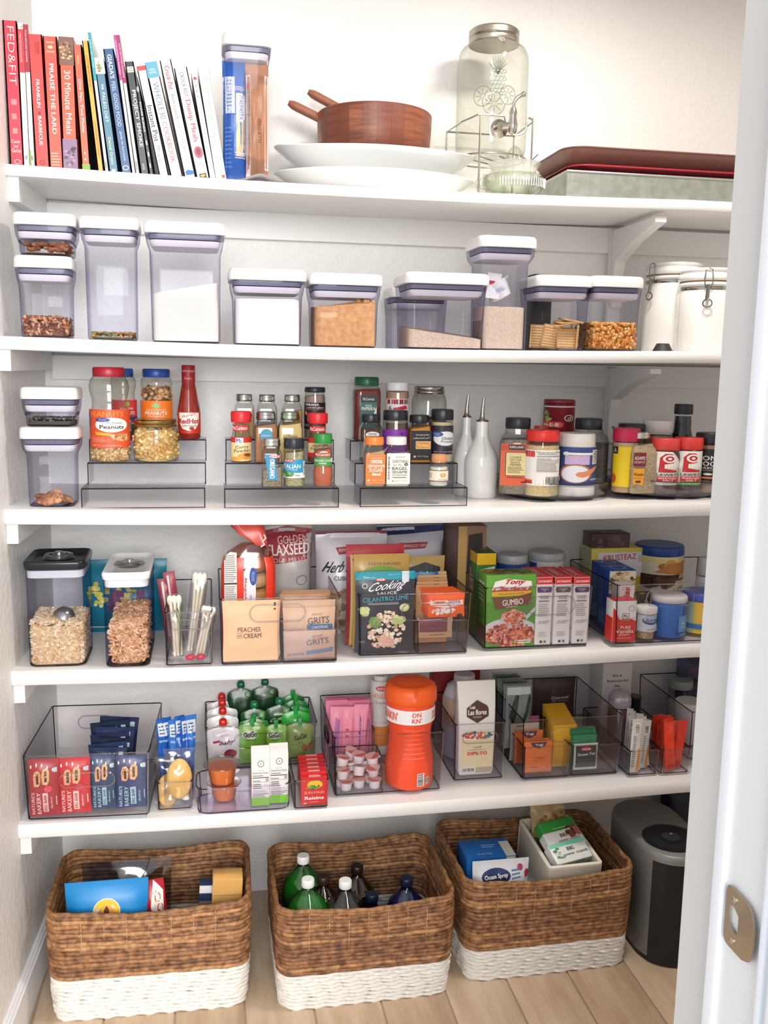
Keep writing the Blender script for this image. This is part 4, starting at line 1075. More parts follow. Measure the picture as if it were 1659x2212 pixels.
def riser(reg, u0, u1, v1, vb, u2, u3, v2, u4, u5, v3, label):
    P = place(reg, u0, u1, v1, vb, s=3)
    t = thing('tiered_shelf_riser', label, 'riser', (P.x, 0, P.z), group='clear three-step shelf risers')
    ys = [P.yf, P.yf + .098, P.yf + .19, P.yf + .28]; h = P.h
    x0, x1 = -P.w / 2, P.w / 2
    zs = [h]
    for (v, y) in ((v2, ys[1]), (v3, ys[2])): zs.append(hit(*px(reg, (u0 + u1) / 2, v), y=y).z - P.z)
    T = .0025; lo = 0
    X = [(x0, x1)]
    for (a, b, v, y, zz) in ((u2, u3, v2, ys[1], zs[1]), (u4, u5, v3, ys[2], zs[2])):
        X.append((hit(*px(reg, a, v), y=y).x - P.x, hit(*px(reg, b, v), y=y).x - P.x))
    for k in range(3):
        a, b = X[k]; y0, y1 = ys[k], ys[k + 1] + (T if k < 2 else 0); z1 = zs[k]
        g = [(gbox(a + .003, b - .003, y0, y0 + T, lo + .001, z1 - T), RISC), (gbox(a + .002, b - .002, y0 + .002, y1, z1 - T, z1), RISC)]
        g += [(gbox(a, a + T, y0 + .002, y1, lo + .001, z1 - T), RISC), (gbox(b - T, b, y0 + .002, y1, lo + .001, z1 - T), RISC)]
        s = part('step', t, g, smooth=False)
        e = [tube([(a, y0 + .001, z1), (b, y0 + .001, z1)], .0014, 6)] + [tube([(q, y0 + .001, lo), (q, y0 + .001, z1)], .0011, 6) for q in (a, b)]
        for q in (a, b): e.append(tube([(q, y0, z1), (q, y1, z1)], .0009, 5))
        part('edge', s, [(q, RISE) for q in e], kind='stuff')
        if k == 0: part('foot_line', s, (tube([(a, y0, .0012), (b, y0, .0012)], .001, 5), clear('#a09ca2', '#6a666c')))
        lo = z1 - .002 if k < 0 else max(0, z1 - .004)
    part('back_panel', t, (gbox(X[2][0], X[2][1], ys[3] - T, ys[3], 0, zs[2] - T), RISC), smooth=False)
    return [(ys[k], P.z + zs[k] + .0005) for k in range(3)], P
R1, PR1 = riser('G', 585, 1468, 980, 1122, 628, 1472, 797, 640, 1475, 630, 'clear three-step riser under the peanut jars')
R2, PR2 = riser('H', 140, 1500, 1415, 1645, 150, 1450, 1112, 155, 1440, 832, 'clear three-step riser crowded with small spice jars')
R3, PR3 = riser('I', 188, 1310, 1290, 1485, 133, 1210, 1030, 83, 950, 795, 'clear three-step riser carrying the orange, black and green capped spices')
def J(reg, u0, u1, vt, vb, z, name, label, y=None, **k):
    P = place(reg, u0, u1, vt, vb, z=z, y=y, rd=True)
    sq = k.get('sq', 0)
    return jar(P, name, label, **k)
DRYJ = [(0, .9), (.015, .97), (.04, 1), (.22, 1), (.26, .95), (.46, .95), (.5, .95), (.6, .86), (.66, .86), (.74, .97), (.8, 1), (.86, .93), (.9, .8), (.93, .78)]
PN = [C(c, .5) for c in ('#e8c794', '#d9b27c', '#f0d8ae', '#cf9f68')]
def peanut_bits(P, R, z0, z1, n, name, label, geo, mats, joined=True, group=None, sq=0):
    pos = []
    r = random.Random(n)
    while len(pos) < n:
        a = r.uniform(-PI * .75, PI * .75) - PI / 2; q = R * r.uniform(.82, .9); z = r.uniform(z0 + .004, z1)
        if z > z1 - .006: q = R * math.sqrt(r.random()) * .88
        pos.append((q * math.cos(a), q * math.sin(a), z))
    T = Pl(); 
    class L_: pass
    o = L_(); o.location = Vector((P.x, P.y, P.z)); o.rotation_euler = Vector((0, 0, 0))
    return bits(o, pos, geo, mats, name, label, joined=joined, group=group, shift=0)
PNUT = ball((0, 0, 0), .0078, .0046, .0046, 8, 5)
y2, z2 = R1[1]; y3, z3 = R1[2]
P = place('G', 640, 930, 110, 790, z=z2, y=y2 + .004, rd=True)
t = jar(P, 'peanut_jar', 'waisted peanut jar with red lid and orange label', prof=DRYJ, body=PLAS, lid=(.9, .79, '#b5202e', .35), ribs=1, fill=(.2, C('#d9b88a', .8), 0, .82), flabel=('peanut_heap', 'dry roasted peanuts in the red-lidded jar'),
    labels=[(.155, .56, 165, 8, '#ea5a34', [('t', 'PEANUTS', .42, .88, .62, .13, '#f8a23c', 0, 0, .02), ('r', 0, .55, .1, .93, '#2c5a9a'), ('e', .52, .6, .3, .19, '#fbf8f2'), ('e', .36, .73, .13, .055, '#2a4f9c'), ('t', 'Great\nValue', .36, .73, .14, .07, '#dfe6f4'), ('t', 'Dry Roasted', .56, .65, .26, .05, '#2c2622'), ('t', 'Peanuts', .52, .55, .42, .1, '#2c2622', 0, 0, .012), ('p', [(.22, .42), (.5, .38), (.5, .32), (.24, .34)], '#f3b83c'), ('s', .66, .28, .17, .1, 36, ['#c98a52', '#e0aa70', '#a86a3c', '#edc490'], .03), ('l', .15, .15, .45, .28, 4, '#f0a080'), ('t', 'NET WT 16 OZ (1 LB) 454g', .42, .06, .5, .05, '#f8d8cc'), ('r', .9, .42, 1, .7, '#f4f0ea'), ('b', .92, .45, .98, .67, 5, '#333')])])
peanut_bits(P, P.w / 2, .0, P.h * .2, 130, 'roasted_peanuts', 'dry roasted peanuts visible below the orange label', PNUT, PN)
P = place('G', 862, 1000, 120, 628, z=z3, y=y3 + .004, rd=True)
P.x -= .014; P.w *= 1.35
t = jar(P, 'peanut_jar', 'blue-lidded peanut jar with red label, half behind the red-lidded one', prof=DRYJ, body=PLAS, lid=(.88, .79, '#274f9c', .35), ribs=1, fill=(.2, C('#7a6a4c', .8), 0), flabel=('snack_heap', 'brown snack mix in the half hidden blue-lidded jar'),
    labels=[(.24, .56, 150, 20, '#c8343a', [('e', .5, .82, .08, .1, '#7ab040'), ('t', 'ROASTED', .5, .62, .4, .08, '#f8e8d8'), ('t', 'PEANUTS', .5, .42, .5, .14, '#fbf4ea', 0, 0, .015), ('r', 0, .12, 1, .26, '#24427c')])])
P = place('G', 1008, 1238, 122, 625, z=z3, y=y3 + .004, rd=True)
t = jar(P, 'peanut_jar', 'blue-lidded honey roasted peanut jar with orange label', prof=DRYJ, body=PLAS, lid=(.88, .86, '#1f489c', .35), ribs=1, fill=(.7, C('#7c5636', .8), 0, .82), flabel=('honey_peanut_heap', 'honey roasted peanuts in the blue-lidded jar'),
    labels=[(.2, .55, 160, 0, '#ec7a26', [('e', .5, .8, .09, .09, '#8ac070'), ('t', 'HONEY ROASTED', .5, .63, .44, .06, '#fbe8c8'), ('t', 'PEANUTS', .5, .5, .5, .13, '#fdf6ea', 0, 0, .015), ('t', 'WITH SEA SALT', .5, .37, .4, .06, '#fbe8c8')])])
peanut_bits(P, P.w / 2 * .96, P.h * .55, P.h * .74, 60, 'honey_roasted_peanuts', 'brown honey roasted peanuts above the orange label', ball((0, 0, 0), .008, .0055, .005, 7, 5), [C(c, .5) for c in ('#a0744c', '#b98a60', '#7c5434', '#c8a078')])
P = place('G', 957, 1280, 480, 792, z=z2, y=y2 + .002, rd=True)
t = jar(P, 'glass_jar', 'round glass jar of blanched peanuts with a golden screw lid', prof=[(0, .93), (.02, .98), (.05, 1), (.76, 1), (.8, .97), (.84, .95)], lid=(.83, .99, '#b89a5c', .28, 1), fill=(.75, C('#e4bf84', .8, bump=.6, scale=120), 0, .84), flabel=('blanched_peanut_core', 'pale peanuts filling the middle of the gold-lidded jar'))
P.w *= .98
o = peanut_bits(P, P.w / 2, .004, P.h * .76, 240, 'blanched_peanut', 'pale blanched peanut behind the glass of the gold-lidded jar', ball((0, 0, 0), .0105, .0054, .005, 8, 5), [C(c, .45) for c in ('#ecc684', '#e2b66e', '#f4d8a0', '#d8a45c')], joined=False, group='peanuts in the gold-lidded jar')
# hot sauce
P = place('G', 1270, 1435, 95, 615, z=z3, y=y3 + .006, rd=True)
t = jar(P, 'hot_sauce_bottle', 'red hot sauce bottle with a wrapped neck at the right of the peanut riser', 'bottle', prof=[(0, .92), (.02, 1), (.4, 1), (.5, .88), (.58, .78), (.64, .72), (.68, .68), (.74, .6), (.8, .56)], body=C('#8c2418', .12, coat=.6), lid=(.74, .6, '#9c1f26', .3),
    labels=[(.08, .37, 175, -4, '#cc3a2a', [('p', [(.22, .97), (.85, .97), (.85, .5), (.72, .22), (.53, .12), (.34, .22), (.22, .5)], '#f6efe6'), ('t', "FRANK'S", .53, .85, .4, .12, '#9c2420', 12), ('t', 'RedHot', .53, .58, .62, .24, '#b81e22', 0, 0, .022), ('t', 'ORIGINAL', .55, .36, .42, .09, '#2c2422'), ('e', .6, .24, .07, .08, '#b82822'), ('r', 0, .2, .14, .8, '#ece4da')]), (.76, .97, 170, 0, None, [('t', 'RedHot Original', .5, .75, .7, .2, '#e8b8b0'), ('t', "Frank's", .5, .3, .35, .16, '#e8b8b0')])], lidname='neck_wrap')
# ---- spice riser
SQJ = [(0, .93), (.02, 1), (.66, 1), (.74, .93), (.79, .78), (.83, .76)]
y1, z1 = R2[0]; y2, z2 = R2[1]; y3, z3 = R2[2]
STEEL = ('#b4b4b2', .25, 1)
def sqj(reg, u0, u1, vt, vb, z, y, label, fc, lv=.72, lidc=STEEL, labels=(), nm='spice_jar', fl=None, lr=.84, lz=.84):
    return J(reg, u0, u1, vt, vb, z, nm, label, y=y, prof=SQJ, sq=.95, lid=(lz, lr, *lidc), fill=(lv, fc if not isinstance(fc, str) else C(fc, .85, bump=.2, scale=300), .6), labels=labels, flabel=fl or ('spice_powder', 'spice inside the ' + label.split(',')[0]))
def mcc(reg, u0, u1, vt, vb, z, y, label, cap, items, fc, lv, nm='spice_bottle', ang=150, turn=0, lrange=(.04, .5), fl='', prof=None, neck=True):
    lb = [(lrange[0], lrange[1], ang, turn, *items)]
    if neck: lb.append((.62, .74, 130, -12, '#d32a2c', [('t', 'McCormick', .5, .5, .9, .62, '#fbf4f0', 0, 0, .02)]))
    return J(reg, u0, u1, vt, vb, z, nm, label, y=y, prof=prof or [(0, .9), (.02, 1), (.44, 1), (.5, .96), (.54, .84), (.6, .8), (.78, .8)], body=PLAS, lid=(.79, .98, cap, .4), ribs=1, fill=(lv, C(fc, .85), .5), labels=lb, flabel=('spice_powder', fl or 'powder inside the ' + label))
T_ = lambda c: (c, .25, 1)
sqj('H', 258, 492, 282, 832, z3, y3 + .012, 'first square jar of pale spice in the back row, silver lid', '#d8b888', .6, labels=[(.5, .57, .75, 0, '#3c2430', [])])
sqj('H', 527, 762, 288, 838, z3, y3 + .012, 'second square jar in the back row with grey contents, silver lid', '#a8b4cc', .52, labels=[(.5, .57, .75, 0, '#4a3440', [])])
sqj('H', 828, 1062, 290, 840, z3, y3 + .012, 'third square jar in the back row with mustard powder, silver lid', '#c89448', .62, labels=[(.46, .53, .75, 0, '#6a3c20', [])])
J('H', 1092, 1340, 200, 842, z3, 'spice_jar', 'tall round jar with black lid and black chile label in the back row', y=y3 + .006, prof=[(0, .93), (.02, 1), (.8, 1), (.85, .93), (.89, .93)], lid=(.9, 1.0, '#20242c', .35), fill=(.84, C('#a8887e', .85, bump=.2), .2), flabel=('ground_spice', 'pale brown spice in the tall black-lidded jar'),
  labels=[(.2, .71, 175, -3, '#221c24', [('t', 'TERANA', .38, .92, .46, .08, Wt, 0, 0, .02), ('t', 'Chili & Pepper', .5, .8, .6, .08, '#e8e0da', 0, .3), ('r', .12, .72, .8, .74, '#d8363c'), ('r', .8, .4, .82, .74, '#d8363c'), ('p', [(.14, .7), (.24, .6), (.2, .5), (.12, .6)], '#e88a3c'), ('t', 'CHILI', .3, .42, .12, .22, '#e8e0da', 90), ('l', .1, .1, .8, .2, 2, '#a89a94')])])
mcc('H', 212, 462, 488, 1102, z2, y2 + .006, 'curry powder bottle with red cap at the left of the middle row', '#e42a30', ('#f4dca4', [('r', 0, .78, 1, 1, '#d9302e'), ('r', .28, .72, .56, .98, '#f4f0f0'), ('t', 'Mc', .42, .86, .2, .18, '#2c3c88', 0, 0, .03), ('t', 'Curry', .52, .58, .5, .16, '#4a2c1c', 4), ('t', 'Powder', .52, .44, .6, .16, '#4a2c1c', 4), ('e', .62, .2, .26, .14, '#e09a38'), ('e', .3, .1, .24, .08, '#e8a848'), ('e', .72, .26, .14, .07, '#8a4a20')]), '#c07a3c', .46)
sqj('H', 495, 768, 490, 1092, z2, y2 + .006, 'square jar of cinnamon with a round blue sticker', '#b87a50', .74, lr=.86, labels=[(.4, .68, .8, 0, None, [('e', .5, .5, .34, .46, '#3f93b4'), ('t', 'cinnamon', .5, .5, .5, .14, '#c8e4ee', 0, .2)])])
sqj('H', 775, 1062, 492, 1095, z2, y2 + .006, 'square jar of yellow granulated garlic with green-grey lid', '#f0cf8e', .75, lidc=('#a3b39c', .3, 1), lr=.78, labels=[(.36, .62, .9, 0, None, [('t', 'Garlic', .5, .6, .6, .3, '#6a5a3a', 0, .4), ('r', .3, .3, .95, .33, '#6a5a3a')])])
mcc('H', 1130, 1372, 508, 1100, z2, y2 + .006, 'second curry powder bottle with red cap, partly behind the green-capped one', '#e42a30', ('#f4dca4', [('r', 0, .74, 1, 1, '#d9302e'), ('r', .4, .7, .68, .96, '#f4f0f0'), ('t', 'Curry', .5, .58, .5, .16, '#4a2c1c'), ('t', 'Powder', .5, .44, .6, .16, '#4a2c1c'), ('r', 0, 0, 1, .22, '#d9302e')]), '#7a4a3c', .46, lrange=(.12, .5))
sqj('H', 580, 820, 812, 1402, z1, y1 + .02, 'square glass jar of oregano with a tilted blue sticker', grainy('dried_oregano', ['#b0a088', '#8a7c62', '#c4b498', '#6c6450'], 500, .8), .38, lidc=('#cfcfca', .25, 1), lr=.9, fl=('dried_oregano', 'dried oregano leaves in the square glass jar'),
    labels=[(.14, .7, .9, 0, None, [('p', [(.1, .97), (.6, .97), (.82, .03), (.3, .02)], '#2589b4'), ('e', .62, .9, .3, .07, '#d8303c'), ('e', .62, .9, .27, .055, '#f6e8e8'), ('t', 'H-E-B', .62, .9, .42, .07, '#d8303c', 0, 0, .03), ('t', 'OREGANO', .5, .44, .26, .7, Wt, -90, 0, .02)])])
J('H', 845, 1092, 808, 1388, z1, 'spice_bottle', 'round bottle of green italian herbs with black cap and blue label', y=y1 + .02, prof=[(0, .92), (.02, 1), (.76, 1), (.8, .93)], body=PLAS, lid=(.79, 1.0, '#24262e', .35), fill=(.72, grainy('italian_herbs', ['#a9a37c', '#c8bf98', '#8a845c', '#d8d0ac'], 450, .7), .3), flabel=('italian_herbs', 'green italian herb flakes in the black-capped bottle'),
  labels=[(.19, .57, 170, -8, '#2f93b8', [('r', 0, 0, 1, .28, '#f4f2ec'), ('e', .33, .94, .2, .08, '#d8303c'), ('t', 'H-E-B', .33, .94, .28, .07, Wt, 0, 0, .03), ('t', 'ITALIAN', .42, .64, .62, .22, Wt, 0, 0, .02), ('t', 'seasoning', .42, .46, .4, .07, '#e4f0f4'), ('s', .32, .2, .2, .12, 14, ['#5a9440', '#78ac58', '#3c7430'], .06), ('r', .84, 0, 1, .9, '#f4f2ec'), ('B', .86, .15, .97, .85, 14, '#333'), ('l', .55, .1, .75, .2, 1, '#666')])])
J('H', 1195, 1432, 755, 1392, z1, 'spice_bottle', 'waisted bottle of red chile powder with green cap and green band', y=y1 + .02, prof=[(0, .85), (.02, .93), (.16, 1), (.3, 1), (.38, .9), (.55, .9), (.7, .9), (.78, .88)], body=PLAS, lid=(.82, .92, '#2f8a3c', .4), fill=(.7, C('#c4684a', .85, bump=.2), .4), flabel=('chile_powder', 'red chile powder in the green-capped bottle'),
  labels=[(.4, .56, 165, 0, '#4a9450', [('t', 'ANCHO CHILE', .45, .62, .78, .26, Wt, 0, 0, .015), ('t', 'PEPPER', .45, .3, .3, .14, Wt), ('r', .8, .45, 1, .9, '#dfe8dc')]), (.57, .68, 150, 0, None, [('t', 'McCormick', .45, .4, .7, .4, '#fbf4ee', 0, 0, .02), ('p', [(.3, .75), (.36, .9), (.5, .97), (.62, .9), (.68, .75)], '#fbf4ee')])])
# ---- third riser
y1, z1 = R3[0]; y2, z2 = R3[1]; y3, z3 = R3[2]
J('I', 112, 388, 118, 782, z3, 'spice_bottle', 'tall square bottle of smoked paprika with dark green cap', y=y3 + .004, prof=[(0, .95), (.02, 1), (.76, 1), (.82, .92), (.85, .88)], sq=.75, body=PLAS, lid=(.86, .92, '#1f5c38', .35), fill=(.8, C('#7c2a26', .85), .2), flabel=('smoked_paprika', 'dark red paprika in the green-capped bottle'),
  labels=[(.2, .72, .62, 0, '#38685a', [('r', 0, .78, 1, 1, '#22303a'), ('t', 'McCormick', .5, .88, .7, .08, Wt), ('t', 'SMOKED', .5, .68, .4, .06, '#e8f0ea'), ('t', 'PAPRIKA', .5, .59, .85, .1, Wt, 0, 0, .015), ('p', [(.99, .4), (.99, .66), (.8, .42)], '#dfe8e0')])])
J('I', 455, 692, 175, 785, z3, 'seasoning_jar', 'round jar of pink-brown seasoning with white cap and striped label', y=y3 + .006, prof=[(0, .95), (.02, 1), (.82, 1), (.85, .95)], body=PLAS, lid=(.86, .98, '#f0eeec', .35), ribs=1, fill=(.84, C('#c09a86', .85), 0), flabel=('pink_seasoning', 'pink-brown seasoning in the white-capped jar'),
  labels=[(.3, .72, 165, 0, '#f4ecec', [('b', .1, .78, .9, .98, 10, '#2c2428'), ('b', .12, .8, .88, .97, 4, '#c82848'), ('t', '6', .22, .62, .1, .22, '#222'), ('p', [(.3, .62), (.72, .74), (.78, .6), (.36, .5)], '#c8284c'), ('s', .5, .38, .3, .12, 16, ['#c8284c', '#e8d8d8', '#2c2428'], .05)])])
J('I', 733, 1085, 215, 790, z3, 'mason_jar', 'empty-looking wide mason jar with a silver screw lid', y=y3 + .004, prof=[(0, .92), (.03, 1), (.7, 1), (.82, .92), (.86, .84), (.88, .84)], sq=.15, lid=(.86, .9, *T_('#b0aca2')), fill=(.4, C('#6c4a3a', .9, bump=.4), .8), flabel=('brown_spice_lumps', 'brown spice low in the mason jar'))
sqj('I', 183, 408, 510, 1012, z2, y2 + .004, 'nearly empty clear jar with black cap behind the orange-capped one', '#8c8a80', .1, lidc=('#23272e', .35, 0), lr=.86, labels=[(.5, .68, .8, 0, None, [('e', .5, .5, .46, .42, '#2c2c30'), ('e', .5, .5, .4, .34, '#e8e8e4'), ('t', 'PEPPER', .5, .55, .5, .2, '#2c2c30')])])
J('I', 425, 682, 468, 1015, z2, 'seasoning_jar', 'round jar with black cap and bright purple label', y=y2 + .008, prof=[(0, .95), (.02, 1), (.8, 1), (.83, .95)], body=PLAS, lid=(.81, 1.0, '#25272f', .35), fill=(.5, C('#c8b8b0', .85), 0), flabel=('pale_powder', 'pale powder behind the purple label'), labels=[(.1, .64, 178, 0, '#8a3cb0', [('t', 'S', .62, .82, .1, .14, '#3c1c50', 0, .3)])])
sqj('I', 693, 915, 518, 992, z2, y2 + .008, 'turmeric bottle with orange powder, black label and black cap', '#e8942c', .74, lidc=('#23252c', .35, 0), lr=.92,
    labels=[(.06, .68, .97, 0, '#242226', [('t', "TRADER JOE'S", .55, .85, .66, .06, '#e8e0d8', 0, 0, .015), ('t', 'Smells like Fall', .52, .75, .74, .06, '#e8e0d8', 0, .3), ('r', .24, .38, .96, .64, '#f0e0c0'), ('r', .26, .4, .94, .62, '#ec9c34'), ('t', 'Turmeric', .6, .51, .56, .1, '#fbeed8', 0, 0, .01), ('t', 'NET WT. 2 OZ (56g)', .6, .12, .5, .06, '#e0d8d0'), ('e', .2, .12, .06, .04, '#d0c8c0')])])
J('I', 933, 1160, 458, 1005, z2, 'spice_bottle', 'onion powder bottle with black cap and dark label with a white oval', y=y2 + .008, prof=[(0, .92), (.02, 1), (.16, 1), (.2, .94), (.7, .94), (.76, .97), (.8, 1)], body=PLAS, lid=(.8, 1.02, '#23252d', .35), fill=(.76, C('#ecd6ae', .85), 0), flabel=('onion_powder', 'cream onion powder in the black-capped bottle'),
  labels=[(.16, .7, 165, 0, '#2c2838', [('s', .5, .5, .4, .45, 12, ['#403a52', '#38324a', '#4a4460'], .16), ('e', .55, .55, .42, .25, '#f4f2f2'), ('e', .26, .7, .2, .09, '#2c50a0'), ('t', 'Great\nValue', .26, .7, .2, .1, '#dfe6f4'), ('t', 'Onion', .62, .56, .42, .1, '#2a2630', 0, 0, .01), ('t', 'Powder', .62, .45, .44, .08, '#2a2630'), ('t', 'NET WT 3.25 OZ (92g)', .52, .08, .7, .05, '#e0dce4')])])
sqj('I', 226, 436, 748, 1258, z1, y1 + .018, 'cocoa cinnamon sugar bottle with orange cap and orange label', '#c8a888', .7, lidc=('#f0893c', .4, 0), lr=.95,
    labels=[(.06, .66, .97, 0, '#ee7f3a', [('l', .04, .95, .96, .97, 1, '#f8c8a0'), ('t', "TRADER JOE'S", .54, .87, .6, .05, '#fdf0e4', 0, 0, .015), ('t', 'cocoa', .54, .76, .58, .12, '#fdf4ea', 0, 0, .02), ('t', 'cinnamon', .52, .63, .86, .12, '#fdf4ea', 0, 0, .02), ('t', 'SUGAR', .52, .48, .7, .14, '#fdf4ea', 0, 0, .03), ('t', 'blend', .54, .34, .42, .11, '#fdf4ea', 0, 0, .02), ('e', .14, .13, .05, .035, '#fdf0e4'), ('t', 'NET WT. 3.3 OZ (94g)', .62, .13, .6, .045, '#fdf0e4'), ('l', .04, .03, .96, .05, 1, '#f8c8a0')])])
sqj('I', 441, 688, 745, 1250, z1, y1 + .018, 'bagel sesame seasoning jar with white cap and cream label', '#e4d8c8', .64, lidc=('#f2f0ec', .35, 0), lr=.86,
    labels=[(.06, .68, .98, 0, '#f3f0e6', [('r', .02, 0, .16, 1, '#e4e0d4'), ('B', .05, .15, .13, .9, 22, '#55524c'), ('t', "TRADER JOE'S", .58, .87, .42, .05, '#3a3834'), ('t', 'EVERYTHING', .58, .74, .66, .1, '#2c2a28'), ('t', 'but the', .46, .63, .36, .08, '#2c2a28', 0, 0, -.01), ('e', .83, .64, .08, .045, '#1c1a18'), ('e', .83, .64, .03, .016, '#f3f0e6'), ('t', 'BAGEL', .56, .51, .66, .1, '#1c1a18', 0, 0, .02), ('t', 'SESAME', .56, .39, .66, .08, '#1c1a18', 0, 0, .02), ('t', 'SEASONING BLEND', .56, .29, .66, .06, '#3a3834', 0, 0, -.005), ('l', .24, .19, .9, .24, 1, '#3a3834'), ('t', 'NET WT. 2.3 OZ (65g)', .62, .1, .5, .04, '#3a3834'), ('e', .27, .1, .03, .02, '#3a3834')])])
P = place('I', 915, 1110, 932, 1245, z=z1, y=y1 + .018, rd=True)
jar(P, 'cork_jar', 'little round glass jar with cork stopper and cream label', prof=[(0, .9), (.03, 1), (.62, 1), (.72, .82), (.78, .78)], lid=(.74, .78, '#d89a6c', .8), lidname='cork', fill=(.6, C('#f2eee8', .8), 0), flabel=('white_salt', 'white salt in the little cork jar'),
  labels=[(.16, .52, 170, 0, '#f4ead4', [('r', 0, .93, 1, 1, '#8a4a3c'), ('r', 0, 0, 1, .07, '#8a4a3c'), ('p', [(.48, .72), (.68, .72), (.68, .45), (.58, .35), (.48, .45)], '#e8a45c'), ('t', 'B', .58, .55, .06, .16, '#fbf0dc'), ('l', .02, .3, .2, .75, 4, '#9a8a7a'), ('l', .4, .14, .8, .26, 1, '#c8a88a')])])
# ceramic oil bottles
def oil(u0, u1, vb, sx, sv, neck0, ymode, label):
    P = place('I', u0, u1, sv, vb, s=3, y=ymode, rd=True)
    R, h = P.w / 2, P.h
    t = thing('oil_bottle', label, 'bottle', (P.x, P.y, P.z), group='white ceramic oil bottles')
    hn = hit(*px('I', sx, neck0), y=P.y).z - P.z
    part('bottle', t, (lathe([(R * .9, 0), (R * .96, .004), (R * .97, hn * .2), (R, hn * .4), (R * .98, hn * .5), (R * .85, hn * .6), (R * .6, hn * .7), (R * .42, hn * .78), (R * .37, hn * .86), (R * .38, hn - .004), (R * .36, hn)], k=9), C('#f1efec', .12, coat=.6)), sharp=70)
    part('pourer_collar', t, (lathe([(R * .36, hn), (R * .36, hn + .003), (R * .25, hn + .004)]), C('#8a7a70', .3, 1)))
    n = 8
    part('pour_spout', t, (tube([(-.001 + .003 * (k / n) ** 2, 0, hn + .003 + (h - hn) * k / n) for k in range(n + 1)], .004, 10, rf=lambda i, th: .0075 - .0042 * (i / n) ** .5 if i else .009), C('#a8a4a0', .2, 1)))
oil(1180, 1425, 1350, 1362, 325, 545, .19, 'white ceramic oil bottle standing behind its twin')
oil(1290, 1638, 1405, 1510, 355, 588, None, 'white ceramic oil bottle in front, steel pour spout on top')
# ---- turntables
TTC = clear('#fafafb', '#c6c3c9', 1.2); TTE = clear('#dcd9de', '#a39ea6', 1.2)
def turntable(reg, u0, u1, vrim, vb, label):
    P = place(reg, u0, u1, vrim, vb, s=3, rd=True)
    P.y = min(P.y, BACK - P.w / 2 - .004)
    R = P.w / 2
    t = thing('turntable', label, 'turntable', (P.x, P.y, P.z), group='clear round turntables')
    part('foot', t, (lathe([(R * .82, 0), (R * .84, .004), (R * .84, .007)], k=12), TTE))
    part('tray', t, (loft([(z, r * R, r * R, r * R) for r, z in ((.86, .0075), (.9, .008), (.9, .0105), (.86, .0112))], 12), TTC))
    v, f = loft([(z, r * R, r * R, r * R) for r, z in ((.9, .009), (.955, .012), (.99, .024), (1, .042), (.985, .042), (.975, .024), (.94, .0135), (.9, .0115))], 14, False, False)
    part('side_wall', t, ((v, f), TTC), sharp=80)
    part('rim', t, (tube([(R * .993 * math.cos(2 * PI * k / 64), R * .993 * math.sin(2 * PI * k / 64), .0425) for k in range(64)], .0013, 6, True), clear('#b9b6bc', '#6f6b72')))
    part('bottom_edge', t, (tube([(R * .93 * math.cos(2 * PI * k / 64), R * .93 * math.sin(2 * PI * k / 64), .0105) for k in range(64)], .0022, 6, True), TTE))
    return t, P.z + .0118, P
tt1, zt, PT1 = turntable('J', 190, 1585, 1440, 1692, 'clear round turntable holding pepper, cheese and salt')
FR = [(0, .93), (.02, 1), (.72, 1), (.8, .9), (.84, .74), (.88, .72)]
J('J', 240, 665, 605, 1560, zt, 'pepper_jar', 'big square jar of coarse black pepper with black lid and red-orange label', y=PT1.y - .085, rz=-.3, prof=[(0, .95), (.02, 1), (.66, 1), (.75, .9), (.79, .72), (.86, .7)], sq=.6, body=PLAS, lid=(.86, .72, '#24242c', .35), ribs=1, fill=(.72, C('#a59c8e', .85, bump=.5, var='#7a7066', vscale=250), .1), flabel=('ground_pepper', 'coarse ground pepper in the big red-labelled jar'),
  labels=[(.12, .67, .93, 0, '#e0613a', [('r', 0, .84, 1, .98, '#c84a2e'), ('r', .24, .86, .72, .98, '#3a2226'), ('t', 'KIRKLAND', .48, .925, .42, .05, Wt, 0, 0, .02), ('r', .15, .24, .78, .8, '#2c2420'), ('r', .17, .25, .76, .79, '#ecd99c'), ('t', 'COARSE', .46, .68, .34, .05, '#5c5430', 0, 0, .01), ('t', 'GROUND', .46, .62, .36, .045, '#5c5430', 0, 0, .01), ('t', 'BLACK', .46, .56, .28, .045, '#5c5430', 0, 0, .01), ('t', 'PEPPER', .46, .5, .34, .045, '#5c5430', 0, 0, .01), ('l', .22, .3, .72, .46, 5, '#8a7a4c'), ('l', .2, .18, .76, .22, 1, '#5c2c20')])])
J('J', 790, 1165, 372, 1400, zt, 'crystal_can', 'tall dark red cardboard can at the back of the left turntable', cat='can', y=PT1.y + .02, prof=[(0, 1), (.93, 1), (.935, 1.02), (.95, 1.02)], body=C('#8c2430', .4), lid=(.955, 1.02, '#7c1c2a', .35),
  labels=[(.1, .93, 178, 0, None, [('r', 0, .985, 1, 1, '#f0e8e4'), ('s', .12, .85, .08, .08, 12, ['#8a9a58', '#b8c078', '#6a7a40'], .05), ('o', .6, .84, .11, .045, .2, '#f0e8e4'), ('t', 'd', .6, .84, .08, .05, '#f0e8e4', 0, .2), ('r', .02, .71, .4, .79, '#e44848'), ('e', .4, .75, .08, .04, '#e44848'), ('t', 'H-E-B', .22, .75, .34, .045, Wt, 0, 0, .02), ('t', 'Litesal', .3, .62, .5, .06, '#f8ece8', 0, .3, .01), ('p', [(0, .6), (.55, .6), (.55, .5), (0, .48)], '#d03434'), ('t', 'Pure Crystals', .28, .555, .46, .045, '#f8ece8'), ('s', .78, .52, .2, .14, 70, ['#f0ebe8', '#d8d0cc', '#fbf8f6', '#c0b4b0'], .035)])])
